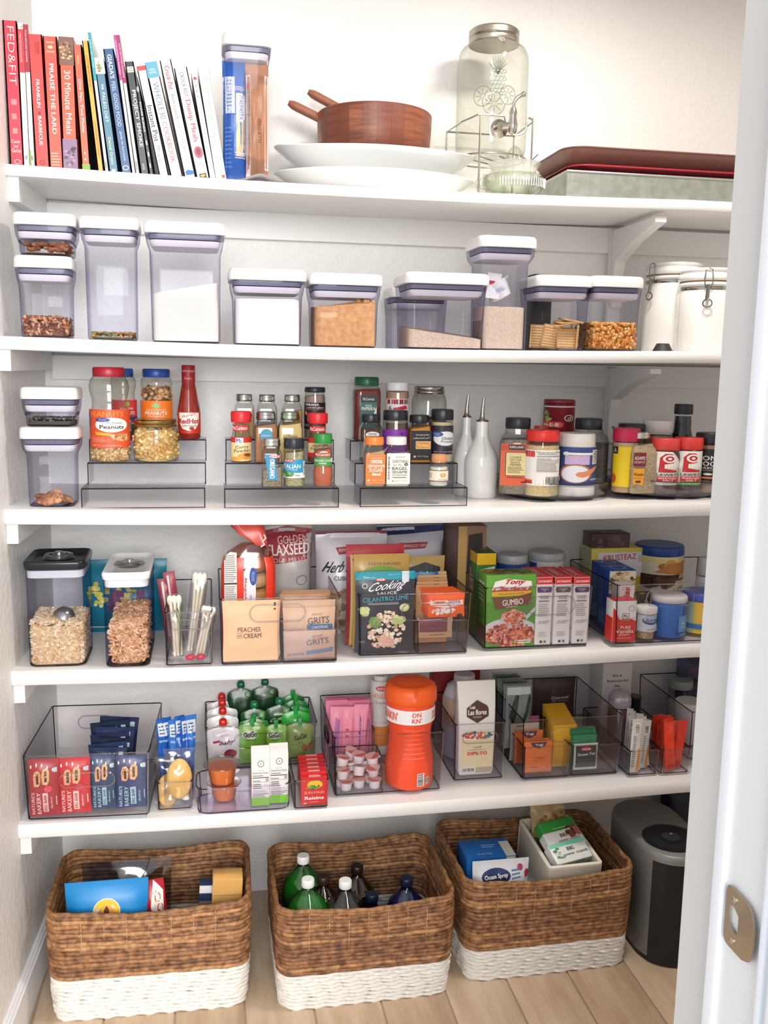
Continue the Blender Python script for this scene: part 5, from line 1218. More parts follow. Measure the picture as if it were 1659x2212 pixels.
J('J', 665, 830, 712, 1300, zt, 'spice_tin', 'small red tin mostly hidden behind the cheese shaker', cat='tin', y=PT1.y - .01, prof=[(0, 1), (.9, 1)], body=C('#b8302c', .4), lid=(.9, 1.0, '#c83832', .4))
J('J', 560, 985, 760, 1608, zt, 'cheese_shaker', 'clear shaker of grated cheese with red lid and nutrition label', cat='shaker', y=PT1.y - PT1.w * .5 + .012, prof=[(0, .95), (.02, 1), (.74, .98), (.8, .96), (.84, .92)], body=PLAS, lid=(.835, .95, '#e8342c', .35), ribs=1, fill=(.77, grainy('grated_cheese', ['#ecd08c', '#f4e0ac', '#e0bc70', '#f8eccc'], 500, .5), 0), flabel=('grated_cheese', 'yellow grated cheese in the red-lidded shaker'),
  labels=[(.17, .71, 176, -16, '#f6f1ea', [('r', 0, .8, .34, .97, '#d8302c'), ('p', [(.0, .9), (.1, .95), (.16, .9), (.1, .82), (.02, .82)], '#3a4a9c'), ('r', 0, .05, .3, .14, '#d8302c'), ('r', 0, .14, .3, .17, '#ec9a34'), ('r', .02, .46, .08, .76, '#d8302c'), ('t', 'Nutrition Facts', .65, .94, .54, .05, '#2a2624', 0, 0, .01), ('l', .4, .86, .88, .91, 2, '#777'), ('r', .38, .815, .9, .83, '#222'), ('t', 'Calories', .52, .76, .26, .04, '#222', 0, 0, .01), ('r', .38, .715, .9, .725, '#222'), ('l', .38, .42, .86, .7, 8, '#8a8682'), ('r', .38, .4, .9, .41, '#222'), ('b', .56, .06, .92, .26, 16, '#4a4642')])])
J('J', 965, 1445, 800, 1618, zt, 'salt_shaker', 'blue and white cardboard salt shaker with a bowl of salt on it', cat='shaker', y=PT1.y - PT1.w * .5 + .018, prof=[(0, .97), (.02, .99), (.13, .99), (.14, .96), (.79, .97), (.8, .98)], body=C('#f3f1ee', .35), lid=(.8, .93, '#f0ebe6', .35),
  labels=[(.17, .79, 176, -12, '#3a4a84', [('r', .0, .1, .1, .96, '#eceae8'), ('B', .02, .2, .08, .5, 12, '#444'), ('e', .28, .83, .06, .05, '#f2f0f0'), ('r', .28, .8, .76, .86, '#f2f0f0'), ('r', .26, .55, .68, .79, '#c8b4dc'), ('l', .3, .68, .64, .76, 3, '#e8b4b0'), ('r', .74, .56, .94, .93, '#f2f0f0'), ('B', .76, .58, .92, .92, 18, '#333'), ('e', .45, .32, .28, .25, '#b87458'), ('e', .45, .31, .24, .22, '#eceaf0'), ('p', [(.55, .36), (.86, .52), (.9, .48), (.66, .26), (.56, .22), (.46, .3)], '#e09060'), ('e', .55, .3, .1, .07, '#e09060'), ('l', .08, .12, .16, .5, 1, '#dfe4f0'), ('l', .7, .14, .92, .2, 2, '#dfe4f0'), ('r', .1, .12, .18, .24, '#dfe4f0')])])
J('J', 1130, 1575, 612, 1540, zt, 'pepper_jar', 'big clear jar of dark peppercorns with black lid at the right of the turntable', y=PT1.y - .075, prof=[(0, .95), (.02, 1), (.7, 1), (.78, .88), (.81, .7), (.86, .68)], sq=.55, body=PLAS, lid=(.85, .72, '#22242c', .35), ribs=1, fill=(.58, C('#5c5860', .8, bump=.8, scale=250, var='#3c383e', vscale=250), 1.5), flabel=('peppercorns', 'dark peppercorns filling half of the big jar'))
tt2, zt, PT2 = turntable('K', 75, 1230, 1085, 1330, 'clear round turntable with seasoned salts, partly behind the door frame')
yf = PT2.y - PT2.w / 2
def K_(u0, u1, vt, vb, y, name, label, **k): return J('K', u0, u1, vt, vb, zt, name, label, y=y, **k)
K_(160, 418, 590, 1192, yf + .045, 'seasoning_jar', 'bouillon shaker with pink cap and yellow label', prof=[(0, .93), (.02, 1), (.75, 1), (.8, .95)], body=PLAS, lid=(.8, 1.0, '#d8285a', .35), ribs=1, fill=(.78, C('#dcb48c', .8), 0), flabel=('bouillon_powder', 'tan bouillon powder in the pink-capped shaker'),
   labels=[(.1, .72, 170, 0, '#f2cf1e', [('r', 0, .82, .16, 1, '#1c1c1c'), ('t', 'A', .08, .91, .08, .12, Wt), ('r', .5, .3, .86, .94, '#f0f0ec'), ('l', .53, .34, .84, .9, 12, '#555'), ('e', .04, .2, .1, .12, '#d05a2c')])])
K_(216, 462, 545, 1100, yf + .12, 'seasoning_jar', 'jar with a flat black lid behind the pink-capped shaker', prof=[(0, 1), (.88, 1)], body=C('#8a7468', .4), lid=(.88, 1.04, '#24242a', .35))
sqj('K', 300, 566, 632, 1228, zt, yf + .03, 'square bottle of minced garlic with a silver lid and a small orange label', grainy('minced_garlic', ['#c8aa84', '#dcc4a0', '#b08c64', '#e4d2b4'], 420, .7), .8, lidc=T_('#c4beb4'), lr=.68, lz=.9, fl=('minced_garlic', 'tan minced garlic in the square silver-lidded bottle'),
    labels=[(.46, .68, .98, 0, None, [('r', .02, 0, .5, 1, '#7c2a34'), ('t', 'ADAMS', .26, .6, .4, .26, '#f4e4dc', 0, 0, .015), ('t', 'RESERVE', .26, .3, .4, .16, '#e8ccc0')]), (.14, .42, .98, 0, None, [('p', [(.02, 1), (.46, 1), (.44, 0), (.24, .1), (.04, .04)], '#f0a030'), ('t', 'House', .24, .68, .36, .2, '#4a2c1c', 0, 0, .01), ('l', .06, .4, .4, .5, 1, '#c87a20'), ('r', .14, .18, .34, .3, '#4a3428')])])
K_(458, 752, 510, 1120, yf + .11, 'seasoning_jar', 'large round shaker with white cap behind the seasoned salts', prof=[(0, .95), (.02, 1), (.78, 1), (.82, .96)], body=PLAS, lid=(.82, .98, '#eceae6', .35), fill=(.78, C('#a89488', .85), 0), flabel=('grey_seasoning', 'grey-brown seasoning in the white-capped shaker'))
K_(750, 978, 345, 1100, yf + .12, 'sauce_bottle', 'black sauce bottle with a narrow neck and black cap', cat='bottle', prof=[(0, .95), (.02, 1), (.5, 1), (.6, .88), (.7, .7), (.86, .66)], body=C('#1e2028', .15, coat=.4), lid=(.88, .76, '#22262e', .4))
LWB = [(.17, .77, 166, -5, '#f2eee8', [('p', [(.24, .38), (.72, .38), (.72, .44), (.38, .5), (.38, .62), (.6, .66), (.68, .8), (.55, .94), (.38, .94), (.26, .82)], '#c8242c'), ('o', .5, .79, .17, .12, .35, '#f2eee8'), ('e', .5, .79, .05, .035, '#f2eee8'), ('t', "LAWRY'S", .5, .31, .6, .08, '#2c1c1c', 0, 0, .015), ('r', .2, .1, .78, .25, '#d02830'), ('t', 'SEASONED', .48, .205, .48, .05, Wt, 0, 0, .015), ('t', 'SALT', .48, .14, .26, .05, Wt, 0, 0, .015)])]
K_(545, 825, 692, 1252, yf + .016, 'seasoned_salt', 'seasoned salt shaker with red cap and a brown corner ribbon on its label', cat='shaker', prof=[(0, .95), (.02, 1), (.78, .95), (.8, .9)], body=PLAS, lid=(.79, 1.0, '#d8403c', .4), ribs=1, fill=(.72, C('#5a3438', .85), 0), flabel=('seasoned_salt_grains', 'dark red seasoned salt in the first red-capped shaker'), labels=[(*LWB[0][:5], LWB[0][5] + [('p', [(.56, 1), (.76, 1), (1, .72), (1, .58)], '#4a2c28')])])
K_(790, 1058, 685, 1258, yf + .016, 'seasoned_salt', 'seasoned salt shaker with red cap and a green panel on its label', cat='shaker', prof=[(0, .95), (.02, 1), (.78, .95), (.8, .9)], body=PLAS, lid=(.79, 1.0, '#d63a30', .4), ribs=1, fill=(.74, C('#3e2a34', .85), 0), flabel=('seasoned_salt_grains', 'dark seasoned salt in the second red-capped shaker'), labels=[(*LWB[0][:5], LWB[0][5] + [('r', .2, 0, .78, .1, '#5ab034'), ('t', '25% LESS SODIUM', .5, .05, .5, .05, '#eef8e0')])])
K_(1020, 1290, 638, 1250, yf + .03, 'seasoning_jar', 'black-lidded steak seasoning jar with white block letters, cut by the door frame', prof=[(0, .93), (.02, 1), (.82, 1)], body=PLAS, lid=(.83, 1.06, '#26282e', .35), ribs=1, fill=(.8, C('#b08070', .85), 0), flabel=('steak_seasoning', 'pinkish seasoning in the black-lidded steak jar'),
   labels=[(.16, .74, 178, 0, '#201e20', [('t', 'BONE &', .42, .74, .72, .13, '#f0e8e0', 0, 0, .02), ('t', 'DOONES', .42, .58, .74, .13, '#f0e8e0', 0, 0, .02), ('t', 'SEASONING', .42, .46, .74, .06, '#f0e8e0', 0, 0, .015), ('l', .08, .38, .8, .4, 1, '#d0c8c0'), ('e', .3, .28, .1, .03, '#e8e0d8'), ('e', .6, .28, .1, .03, '#e8e0d8'), ('r', 0, .15, 1, .2, '#d87a50'), ('l', .1, .05, .8, .1, 1, '#8a8480')])])
# ================================================================== fourth shelf: cereal, bins of packets and boxes
def flip_box(reg, u0, u1, vt, vb, vback, label, lidc, lh, y=None):
    P = place(reg, u0, u1, vt, vb, s=2, y=y)
    d = hit(*px(reg, (u0 + u1) / 2, vback), z=P.z + P.h).y - P.y
    w, h = P.w, P.h; hx, hy = w / 2, d / 2; rr = .018
    t = thing('cereal_container', label, 'container', (P.x, P.y + hy, P.z), 0, 'cereal containers with press-top lids')
    part('body', t, (loft([(.001, hx * .93, hy * .93, rr), (.006, hx * .96, hy * .96, rr), (h * .5, hx * .975, hy * .975, rr), (h - lh, hx * .98, hy * .98, rr)], 5, True, False), OXO))
    part('base_ring', t, (loft([(0, hx * .9, hy * .9, rr), (.0035, hx * .95, hy * .95, rr)], 5), clear('#c9c3bd', '#6f6862')))
    part('lid', t, (loft([(h - lh, hx * .97, hy * .97, rr), (h - lh * .9, hx * 1.01, hy * 1.01, rr), (h - lh * .3, hx * 1.04, hy * 1.04, rr), (h - .002, hx * 1.02, hy * 1.02, rr), (h, hx * .98, hy * .98, rr), (h - .002, hx * .93, hy * .93, rr), (h - lh * .45, hx * .84, hy * .84, rr)], 5), C(lidc, .22)))
    part('gasket', t, (loft([(h - lh - .016, hx * .94, hy * .94, rr), (h - lh, hx * .95, hy * .95, rr)], 5), C('#d9d7dc', .4) if lidc[1] < '5' else C('#f2efec', .4)))
    kz = h - lh * .45
    part('press_knob', t, [(lathe([(.03, kz), (.034, kz + .004), (.03, kz + .01), (.02, kz + .011), (.018, kz + .004)], k=6), clear('#f6f7f7', '#c0c4c6', 2.5)), (lathe([(.013, kz + .001), (.014, kz + .012), (.008, kz + .016)], k=4), clear('#f6f7f7', '#c8cccc', 2.5))])
    t['iw'] = w * .96 - .006; t['id'] = d * .96 - .006; t['lh'] = lh
    return t
t = flip_box('L', 185, 640, 318, 1112, 222, 'cereal container with black lid, half full of rolled oats', '#1b1c20', .021)
L = lev('L', 790, t, 400)
filling(t, L - .006, C('#d9b88c', .85, bump=.5, scale=150), 'oat_core', 'inner mass of rolled oats', hfun(-.05, 0, .004), inset=.004)
bits(t, scatter(t['iw'], t['id'], L, 2600, hfun(-.05, 0, .004), m=.0036), ball((0, 0, 0), .005, .0042, .0013, 6, 3), [C(c, .7) for c in ('#e8cda4', '#f0dcbc', '#dcba8c', '#d0a878', '#f6e8d0')], 'rolled_oats', 'pale rolled oats heaped in the black-lidded container')
q = thing('oat_scoop', 'small metal scoop half buried in the rolled oats', 'scoop', (t.location.x + .01, t.location.y - .02, t.location.z + L + .004), ry=.4)
part('bowl', q, (lathe([(.001, .022), (.012, .02), (.021, .01), (.024, 0), (.023, 0), (.02, .009), (.001, .02)]), C('#b8b8ba', .25, 1)))
part('handle', q, (gbox(.02, .05, -.005, .005, -.001, .001), C('#b8b8ba', .25, 1)))
t = flip_box('L', 768, 1118, 405, 1118, 255, 'cereal container with white lid, half full of ring cereal', '#f2f1ef', .017)
L = lev('L', 800, t, 950)
filling(t, L - .012, C('#b98a64', .85), 'ring_cereal_core', 'inner mass of the ring cereal', hfun(.1, 0, .003), inset=.014)
bits(t, scatter(t['iw'], t['id'], L, 300, hfun(.1, 0, .003), m=.0065, faces='ffrt'), torus((0, 0, 0), .0047, .0024, 12, 6), [C(c, .7, bump=.3, scale=400) for c in ('#e2b48c', '#d8a47a', '#ecc6a2')], 'cereal_ring', 'tan oat cereal ring piled in the white-lidded container', joined=False, group='cereal rings in the white-lidded container')
p = hit(*px('L', 900, 862), z=top(2, 0)); 
P = place('L', 600, 1250, 315, 862, s=2)
pouch((P.x, P.y + .02, P.z), P.w, P.h, .05, 'frozen_fruit_bag', 'teal bag with yellow grapes on it, standing behind the cereal containers', '#157a94', [('s', .2, .55, .12, .16, 24, ['#d9cf5a', '#c8bc48', '#e8e088'], .035), ('s', .55, .55, .13, .16, 20, ['#d9cf5a', '#c8bc48', '#e8e088'], .035), ('p', [(.3, .35), (.5, .3), (.5, .6), (.36, .62)], '#7c3a6a'), ('p', [(.62, .4), (.76, .35), (.74, .62), (.66, .6)], '#6c3260'), ('l', .1, .06, .9, .12, 1, '#cfe6ee')], cat='bag', seed=4)
bits(t, scatter(t['iw'] - .004, t['id'] - .004, L, 420, hfun(.1, 0, .003), m=.0075, faces='ffrt', r=random.Random(9)), torus((0, 0, 0), .0047, .0024, 9, 5), [C(c, .7) for c in ('#d8a87c', '#c8946a')], 'ring_cereal_heap', 'tan ring cereal packed behind the outer rings')
# slim bin with wrapped cutlery packs
b1 = bin_('L', 1230, 1588, 700, 1118, 2, 455, 'slim clear bin with a bundle of wrapped plastic cutlery', grip=(0, .36, .78, .011))
def inb(b, dy): return b.location.y + dy
def PK(reg, u0, u1, vt, b, dy, T, name, label, base, items=(), z=None, vb=None, cat='packet', dz=0, **k):
    y = inb(b, dy) if not isinstance(b, (int, float)) else b
    z = z if z is not None else b['zf'] + dz
    P = place(reg, u0, u1, vt, vb, z=z, y=y)
    pouch((P.x, y + T / 2, z), P.w, P.h, T, name, label, base, items, cat=cat, **k)
    return P
FILM = clear('#f2f2f2', '#c8c8ca', 1.8, rough=.12)
zf = b1['zf']
x0 = b1.location.x
for k, (u0, u1, vt, dy, c, lab, ry) in enumerate(((1250, 1400, 560, .05, '#efe2c4', 'clear packet of cream plastic cutlery standing in the slim bin', -.05), (1340, 1500, 385, .08, '#f0e6cc', 'taller clear packet of cream plastic cutlery behind', .12), (1400, 1560, 640, .03, '#ece0c8', 'bent cream packet at the right of the slim bin', .2))):
    P = place('L', u0, u1, vt, None, z=zf, y=inb(b1, dy))
    q = thing('cutlery_packet', lab, 'packet', (P.x, inb(b1, dy), zf), ry=ry)
    for j in range(3):
        part('fork_handle', q, (tube([((j - 1) * .007, .002 * j, .004), ((j - 1) * .006, .002 * j, P.h * .5), ((j - 1) * .009, 0, P.h * .86)], .0035, 6), C(c, .4)))
        part('fork_head', q, (ball(((j - 1) * .010, 0, P.h * .9), .006, .003, P.h * .08), C(c, .4)))
    g, mp = pouch_geo(P.w * .8, P.h * 1.0, .022, seed=k, wr=.3)
    part('wrapper', q, (g, FILM))
for k, (u0, u1, vt) in enumerate(((1190, 1290, 450), (1240, 1330, 400))):
    P = place('L', u0, u1, vt, None, z=zf, y=inb(b1, .16))
    pouch((P.x + .012, inb(b1, .17), zf), P.w, P.h, .014, 'red_packet', ['crumpled red and clear packet leaning left in the slim bin', 'second crumpled red packet at the back of the slim bin'][k], '#9c4450', [('r', .3, .1, .45, .95, '#e8d8d4'), ('r', .6, .3, .66, .9, '#c82c38')], ry=-.12, seed=7 + k, wr=.5)
q = thing('herb_sprig', 'thin green sprig print between the cutlery packets', 'sprig', (x0 - .02, inb(b1, .035), zf + .06))
part('stems', q, [(tube([(0, 0, -.05), (.002 * k, 0, .02 + .006 * k), (.006 * k - .01, 0, .05 + .004 * k)], .0009, 4), C('#5a6a3a', .6)) for k in range(4)])
for k in range(2): solo('red_candy', ['red wrapped candy at the bottom of the slim bin, left', 'red wrapped candy at the bottom of the slim bin, right'][k], 'candy', (x0 + .002 + k * .022, inb(b1, .016), zf + .01), (ball((0, 0, 0), .011, .008, .007), C('#c8283c', .25)), group='red candies in the slim bin')
# bin with bagels, oatmeal and grits packets
b2 = bin_('M', 132, 1570, 1005, 1815, 2, 640, 'wide clear bin holding bagels, oatmeal packets and grits', grip=(-.02, .23, .78, .019))
zf = b2['zf']
PT = '#f0c493'
for k in range(5):
    lab = ['front peach-coloured oatmeal packet with dark words', 'second peach-coloured oatmeal packet behind the front one', 'third plain peach-coloured oatmeal packet', 'fourth plain peach-coloured oatmeal packet', 'rearmost peach-coloured oatmeal packet'][k]
    PK('M', 165 + k * 2, 832 + k * 8, 1040 + (0, 4, 8, 2, 6)[k], b2, .008 + k * .011, .011, 'oatmeal_packet', lab, PT,
       [('t', 'PEACHES', .48, .535, .42, .075, '#4a3226', 0, 0, .01), ('t', 'AND', .3, .43, .1, .035, '#6a4a36'), ('r', .24, .465, .36, .47, '#6a4a36'), ('r', .24, .39, .36, .395, '#6a4a36'), ('t', 'CREAM', .54, .43, .33, .08, '#4a3226', 0, 0, .01), ('r', .93, .9, .97, .96, '#3a3030'), ('r', .93, .84, .97, .87, '#3a3030')] if k == 0 else [], rough=.5, seed=k, wr=.3, seal=.1)
ins = bin_('M', 882, 1548, 1375, 1765, 2, 1150, 'small clear organiser inside the bagel bin, full of grits packets', z=zf, y=inb(b2, .012), d=.09, foot=.003, cr=.003, edge=clear('#a9a2a8', '#6a646a'))
GR = '#d9b593'
def grits(top_, dy, k, lab, blue, dz=.004):
    PK('M', 888, 1520, top_, ins, dy, .011, 'grits_packet', lab, GR if k else '#dcb898',
       [('t', 'INSTANT', .66, .86, .2, .035, '#6a5a54', 3), ('t', 'GRITS', .68, .73, .42, .14, '#54505a', 3, 0, .005), ('r', .46, .53, .96, .65, blue), ('t', 'ORIGINAL', .72, .59, .32, .06, Wt, 3, 0, .01), ('t', 'QUAKER', .24, .52, .3, .07, '#54608a', 2, 0, .01)], seed=20 + k, wr=.3, rough=.5, dz=dz)
P = place('M', 888, 1520, 1400, None, z=ins['zf'], y=inb(ins, .006))
pouch((P.x, inb(ins, .012), ins['zf']), P.w, P.h, .01, 'grits_packet', 'lowest grits packet at the front of the small organiser', '#d2b096', [('t', 'INSTANT', .66, .82, .22, .05, '#6a6064', 6), ('t', 'GRITS', .66, .63, .44, .19, '#6a6670', 6), ('p', [(.44, .3), (.97, .42), (.97, .27), (.44, .16)], '#7c88a4'), ('t', 'QUAKER', .24, .2, .34, .1, '#6a7090', 3, 0, .01)], seed=31, wr=.2, rough=.5)
grits(1120, .022, 1, 'middle grits packet with a blue strip', '#4a7098')
grits(1035, .036, 2, 'upper grits packet with only its words showing', '#5a5a64')
for k in range(3): PK('M', 850 + 20 * k, 1440 + 20 * k, 960 - k * 22, b2, .115 + .016 * k, .013, 'oatmeal_packet', ['orange-brown packet edge behind the grits', 'second orange-brown packet edge behind the grits', 'third orange-brown packet edge behind the grits'][k], '#cf9a70', [('r', .1, .9, .95, .93, '#e8c4a0')], seed=40 + k, wr=.4)
# bagels
P = place('M', 160, 810, 370, 1010, z=zf, y=inb(b2, .075))
w, h = P.w, P.h; d = .1
bg = thing('bagel_bag', 'bag of bagels with red sides and a white oval sticker, twisted shut at the top', 'bag', (P.x, inb(b2, .075) + d / 2, zf))
SHO = clear('#f6cfc4', '#e08a78', 1.6, rough=.12)
secs = [(0, w * .44, d * .4, .02), (.012, w * .49, d * .48, .03), (h * .5, w * .5, d * .5, .03), (h * .78, w * .49, d * .48, .03)]
part('film', bg, (loft(secs, 5, True, False), FILM), sharp=80)
part('shoulder', bg, (loft([(h * .78, w * .49, d * .48, .03), (h * .9, w * .42, d * .4, .03, .004, -.004), (h * .98, w * .25, d * .25, .02, .012, -.012), (h * 1.0, .012, .012, .01, .026, -.03)], 5, False, False), SHO), sharp=80)
def side_panel(sg, c, x0f, x1f):
    v = []; n = 10; m = 14
    for j in range(m + 1):
        z = h * (.02 + .86 * j / m); hx = w * .502 * (1 if z < h * .8 else 1 - (z / h - .8) * 1.6); hy = d * .5 * (1 if z < h * .8 else 1 - (z / h - .8) * 1.6)
        o = [(-hx, .01), (-hx, -hy * .55), (-hx * .94, -hy * .85), (-hx * .8, -hy), (-hx * x0f, -hy)] if sg < 0 else [(hx * x1f, -hy), (hx * .8, -hy), (hx * .94, -hy * .85), (hx, -hy * .55), (hx, .01)]
        v += [(a * 1.005, b * 1.01 - .0005, z) for a, b in o]
    f = [(j * 5 + i, j * 5 + i + 1, (j + 1) * 5 + i + 1, (j + 1) * 5 + i) for j in range(m) for i in range(4)]
    return part('red_panel', bg, ((v, f), C(c, .3)), sharp=80)
l_ = side_panel(-1, '#e23c22', .2, 0); r_ = side_panel(1, '#e23c22', 0, .62)
deco(l_, flat(-d * .5 - .0008, h * .44, -w * .34), w * .23, h * .5, [('r', 0, .1, 1, .85, '#dfdcd8'), ('p', [(.08, .85), (1, .85), (1, .98), (.5, 1), (.2, .95)], '#dfdcd8'), ('r', 0, .4, 1, .43, '#222'), ('l', .05, .45, .95, .95, 13, '#8a8580'), ('l', .05, .12, .95, .38, 7, '#8a8580')], None, 'nutrition_print')
deco(bg, flat(-d * .505, h * .34), w * .34, h * .46, [('e', .45, .5, .42, .48, '#eceaf0'), ('e', .72, .8, .2, .18, '#2c50a0'), ('t', 'Great\nValue', .72, .8, .16, .2, '#cfd8f0', -90), ('t', 'Bagels', .3, .52, .16, .5, '#d04030', -90, 0, .02), ('t', 'Plain', .58, .3, .12, .24, '#8a7a90', -90)], None, 'oval_sticker')
zx = (1.076 - zf) / h
nk = [(h * .985, .011, .010, .009, .026, -.034), (h * 1.01, .016, .012, .01, .022, -.03), (h * 1.08, .026, .016, .012, .01, -.02), (h * 1.2, .04, .02, .016, -.008, -.006), (h * 1.34, .05, .026, .018, -.024, .004)]
nk = [(min(q[0], h * zx),) + q[1:] for q in nk]
g = loft(nk, 7, True, True); v = []
for (x, y, z) in g[0]:
    a = math.atan2(y, x); v.append((x + .004 * math.sin(7 * a), y + .005 * math.cos(6 * a + z * 30), z))
part('neck', bg, ((v, g[1]), C('#dc5a4c', .3, var='#b83c38', vscale=18)), sharp=80)
part('twist_tie', bg, (tube([(.026, -.05, h * .98), (.034, -.05, h * 1.0), (.03, -.05, h * 1.03), (.037, -.05, h * 1.06), (.033, -.048, h * 1.09)], .0018, 5), C('#f0ece8', .4)))
BGL = [C(c, .5, var=v, vscale=40) for c, v in (('#e8b070', '#d08c48'), ('#efc890', '#e0aa68'), ('#dc9850', '#c07c38'))]
for k in range(6):
    solo('bagel', ['lowest bagel seen through the bag window', 'second bagel from the bottom of the bag', 'third bagel from the bottom of the bag', 'fourth bagel from the bottom of the bag', 'fifth bagel from the bottom of the bag', 'topmost bagel in the bag, under the twist'][k], 'bagel', (P.x + .008, inb(b2, .075) + d / 2, zf + .016 + k * (h * .87 / 6)), (torus((0, 0, 0), .029, .0155, 22, 9), BGL[k % 3]), group='bagels in the bag', rx=.0)
# flaxseed bag behind
P = place('M', 640, 1245, 150, 950, z=zf, y=.235)
pouch((P.x, .25, zf), P.w, min(P.h, top(3, .1) - .04 - zf), .07, 'flaxseed_bag', 'silver-grey seed bag with a maroon band behind the bagel bag', '#bdb6b4', [('p', [(0, .64), (1, .7), (1, .97), (.5, 1), (0, .95)], '#9a3440'), ('t', 'GOLDEN', .6, .88, .6, .07, '#e8c8c4', 3), ('t', 'FLAXSEED', .52, .79, .84, .1, '#f4ece8', 3, 0, .03), ('t', 'COLD MILLED', .52, .695, .8, .04, '#e8c8c4', 3), ('o', .78, .5, .12, .05, .2, '#8a8488'), ('s', .42, .3, .2, .09, 26, ['#d84038', '#e8d050', '#e86a50', '#f0c838'], .06), ('s', .34, .22, .15, .05, 30, ['#1c1c24', '#2c2c38'], .035)], cat='bag', seed=9)
# bin of sauce pouches, rice pouches and seasoning packets
b3 = bin_('N', 465, 1556, 775, 1388, 2, 480, 'wide clear bin with a dark sauce pouch in front and orange seasoning packets', grip=(.1, .22, .72, .02))
zf = b3['zf']
P = PK('N', 440, 1022, 565, b3, .01, .02, 'sauce_pouch', 'dark grey cooking sauce pouch with teal header and rice picture', '#3c3b44',
   [('r', 0, .9, 1, 1, '#2390a4'), ('t', 'Gluten Free', .23, .935, .2, .022, '#dff0f4'), ('t', 'CLASSIC', .65, .95, .2, .03, '#bfe4ea'), ('r', .78, .87, .9, 1, '#cfd8dc'), ('t', '15', .84, .95, .08, .04, '#2c3c44'), ('e', .42, .905, .09, .022, '#d03844'), ('t', 'H-E-B', .42, .905, .12, .024, Wt, 0, 0, .02), ('t', 'Cooking', .52, .82, .62, .13, Wt, 6, .3, .01), ('t', 'SAUCE', .52, .745, .34, .03, '#e8e4e4', 3), ('t', 'CILANTRO LIME', .5, .675, .78, .055, '#4ab4c4', 3), ('l', .2, .6, .75, .63, 2, '#bcb8bc'), ('e', .15, .83, .045, .03, '#d8d8dc'), ('e', .15, .83, .035, .023, '#3c3b44'), ('s', .13, .53, .06, .06, 8, ['#d9dca0', '#a8c060'], .05), ('e', .83, .56, .09, .05, '#c8cc8a'), ('e', .82, .57, .07, .035, '#e4e4b4'), ('s', .52, .28, .31, .24, 150, ['#e8d2b4', '#dcb894', '#f0e2cc', '#d09c7c', '#f4ead8'], .035), ('s', .35, .4, .1, .07, 14, ['#6c9048', '#8aa85c'], .04), ('s', .72, .42, .1, .05, 8, ['#d8dc9c', '#b8c878'], .06), ('s', .5, .12, .1, .04, 4, ['#e8b8a0', '#d8a890'], .09), ('t', 'NET WT. 9 OZ (255g)', .5, .11, .4, .026, '#f4f0ea', 0, 0, .012), ('l', .06, .13, .18, .16, 2, '#a8a4a8')], rough=.3, seed=12, wr=.15)
PK('N', 425, 965, 395, b3, .04, .02, 'rice_pouch', 'green and gold rice pouch just behind the sauce pouch', '#b8924c', [('t', 'TASTE INFUSED', .55, .9, .6, .025, '#6a4a20'), ('e', .5, .74, .46, .14, '#6c9a3c'), ('e', .5, .7, .34, .1, '#e0c478'), ('e', .5, .71, .32, .09, '#3c3020'), ('s', .5, .69, .25, .06, 30, ['#8a6a40', '#5c4428', '#b08c58'], .04), ('p', [(.3, .64), (.8, .7), (.95, .64), (.9, .58), (.4, .56)], '#d83828')], rough=.25, seed=13)
PK('N', 350, 920, 300, b3, .07, .02, 'rice_pouch', 'red and gold rice pouch third from the front', '#a83038', [('r', 0, 0, .07, .88, '#8a2430'), ('r', .07, 0, 1, .9, '#c8a058'), ('t', 'TASTE INFUSED', .5, .86, .56, .025, '#6a3a20'), ('p', [(.1, .86), (.16, .86), (.13, .82)], '#3c2c20')], rough=.25, seed=14)
PK('N', 930, 1310, 412, b3, .14, .02, 'rice_pouch', 'gold pouch with a blue and black picture at the back right', '#b8995c', [('p', [(.05, .6), (.9, .6), (.88, .86), (.5, .92), (.1, .86)], '#24262c'), ('r', .1, .62, .84, .8, '#3c80c0'), ('e', .5, .68, .2, .02, '#20303c'), ('s', .4, .76, .3, .03, 10, ['#7cb0dc', '#5c98d0'], .06)], rough=.25, seed=15)
for k in range(5): PK('N', 1025 + 6 * k, 1330 - 4 * k + 6, 690 - k * 32, b3, .075 + .016 * k, .009, 'seasoning_packet', ['frontmost tan seasoning packet behind the orange ones', 'second tan seasoning packet', 'third tan seasoning packet', 'fourth tan seasoning packet', 'rearmost tan seasoning packet'][k], ['#d89c6c', '#dca878', '#d09868', '#dcae80', '#e0b488'][k], [('o', .65, .93, .14, .03, .25, '#6a4430')], seed=50 + k, wr=.35)
ins = bin_('N', 1038, 1530, 1035, 1330, 2, 800, 'small clear organiser at the right of the sauce bin', z=zf, y=inb(b3, .012), d=.09, foot=.003, cr=.003, edge=clear('#a9a2a8', '#6a646a'))
P = place('N', 1040, 1385, 1010, 1200, z=ins['zf'], y=inb(ins, .006))
zz = hit(*px('N', 1210, 1200), y=inb(ins, .01)).z
pouch((P.x, inb(ins, .012), zz), P.w, P.h - (zz - ins['zf']), .008, 'seasoning_packet', 'tan and maroon packet low inside the small organiser', '#c8a078', [('r', .05, .3, .85, 1, '#7a3a44'), ('l', .35, .12, .85, .2, 1, '#7a5a44')], seed=60)
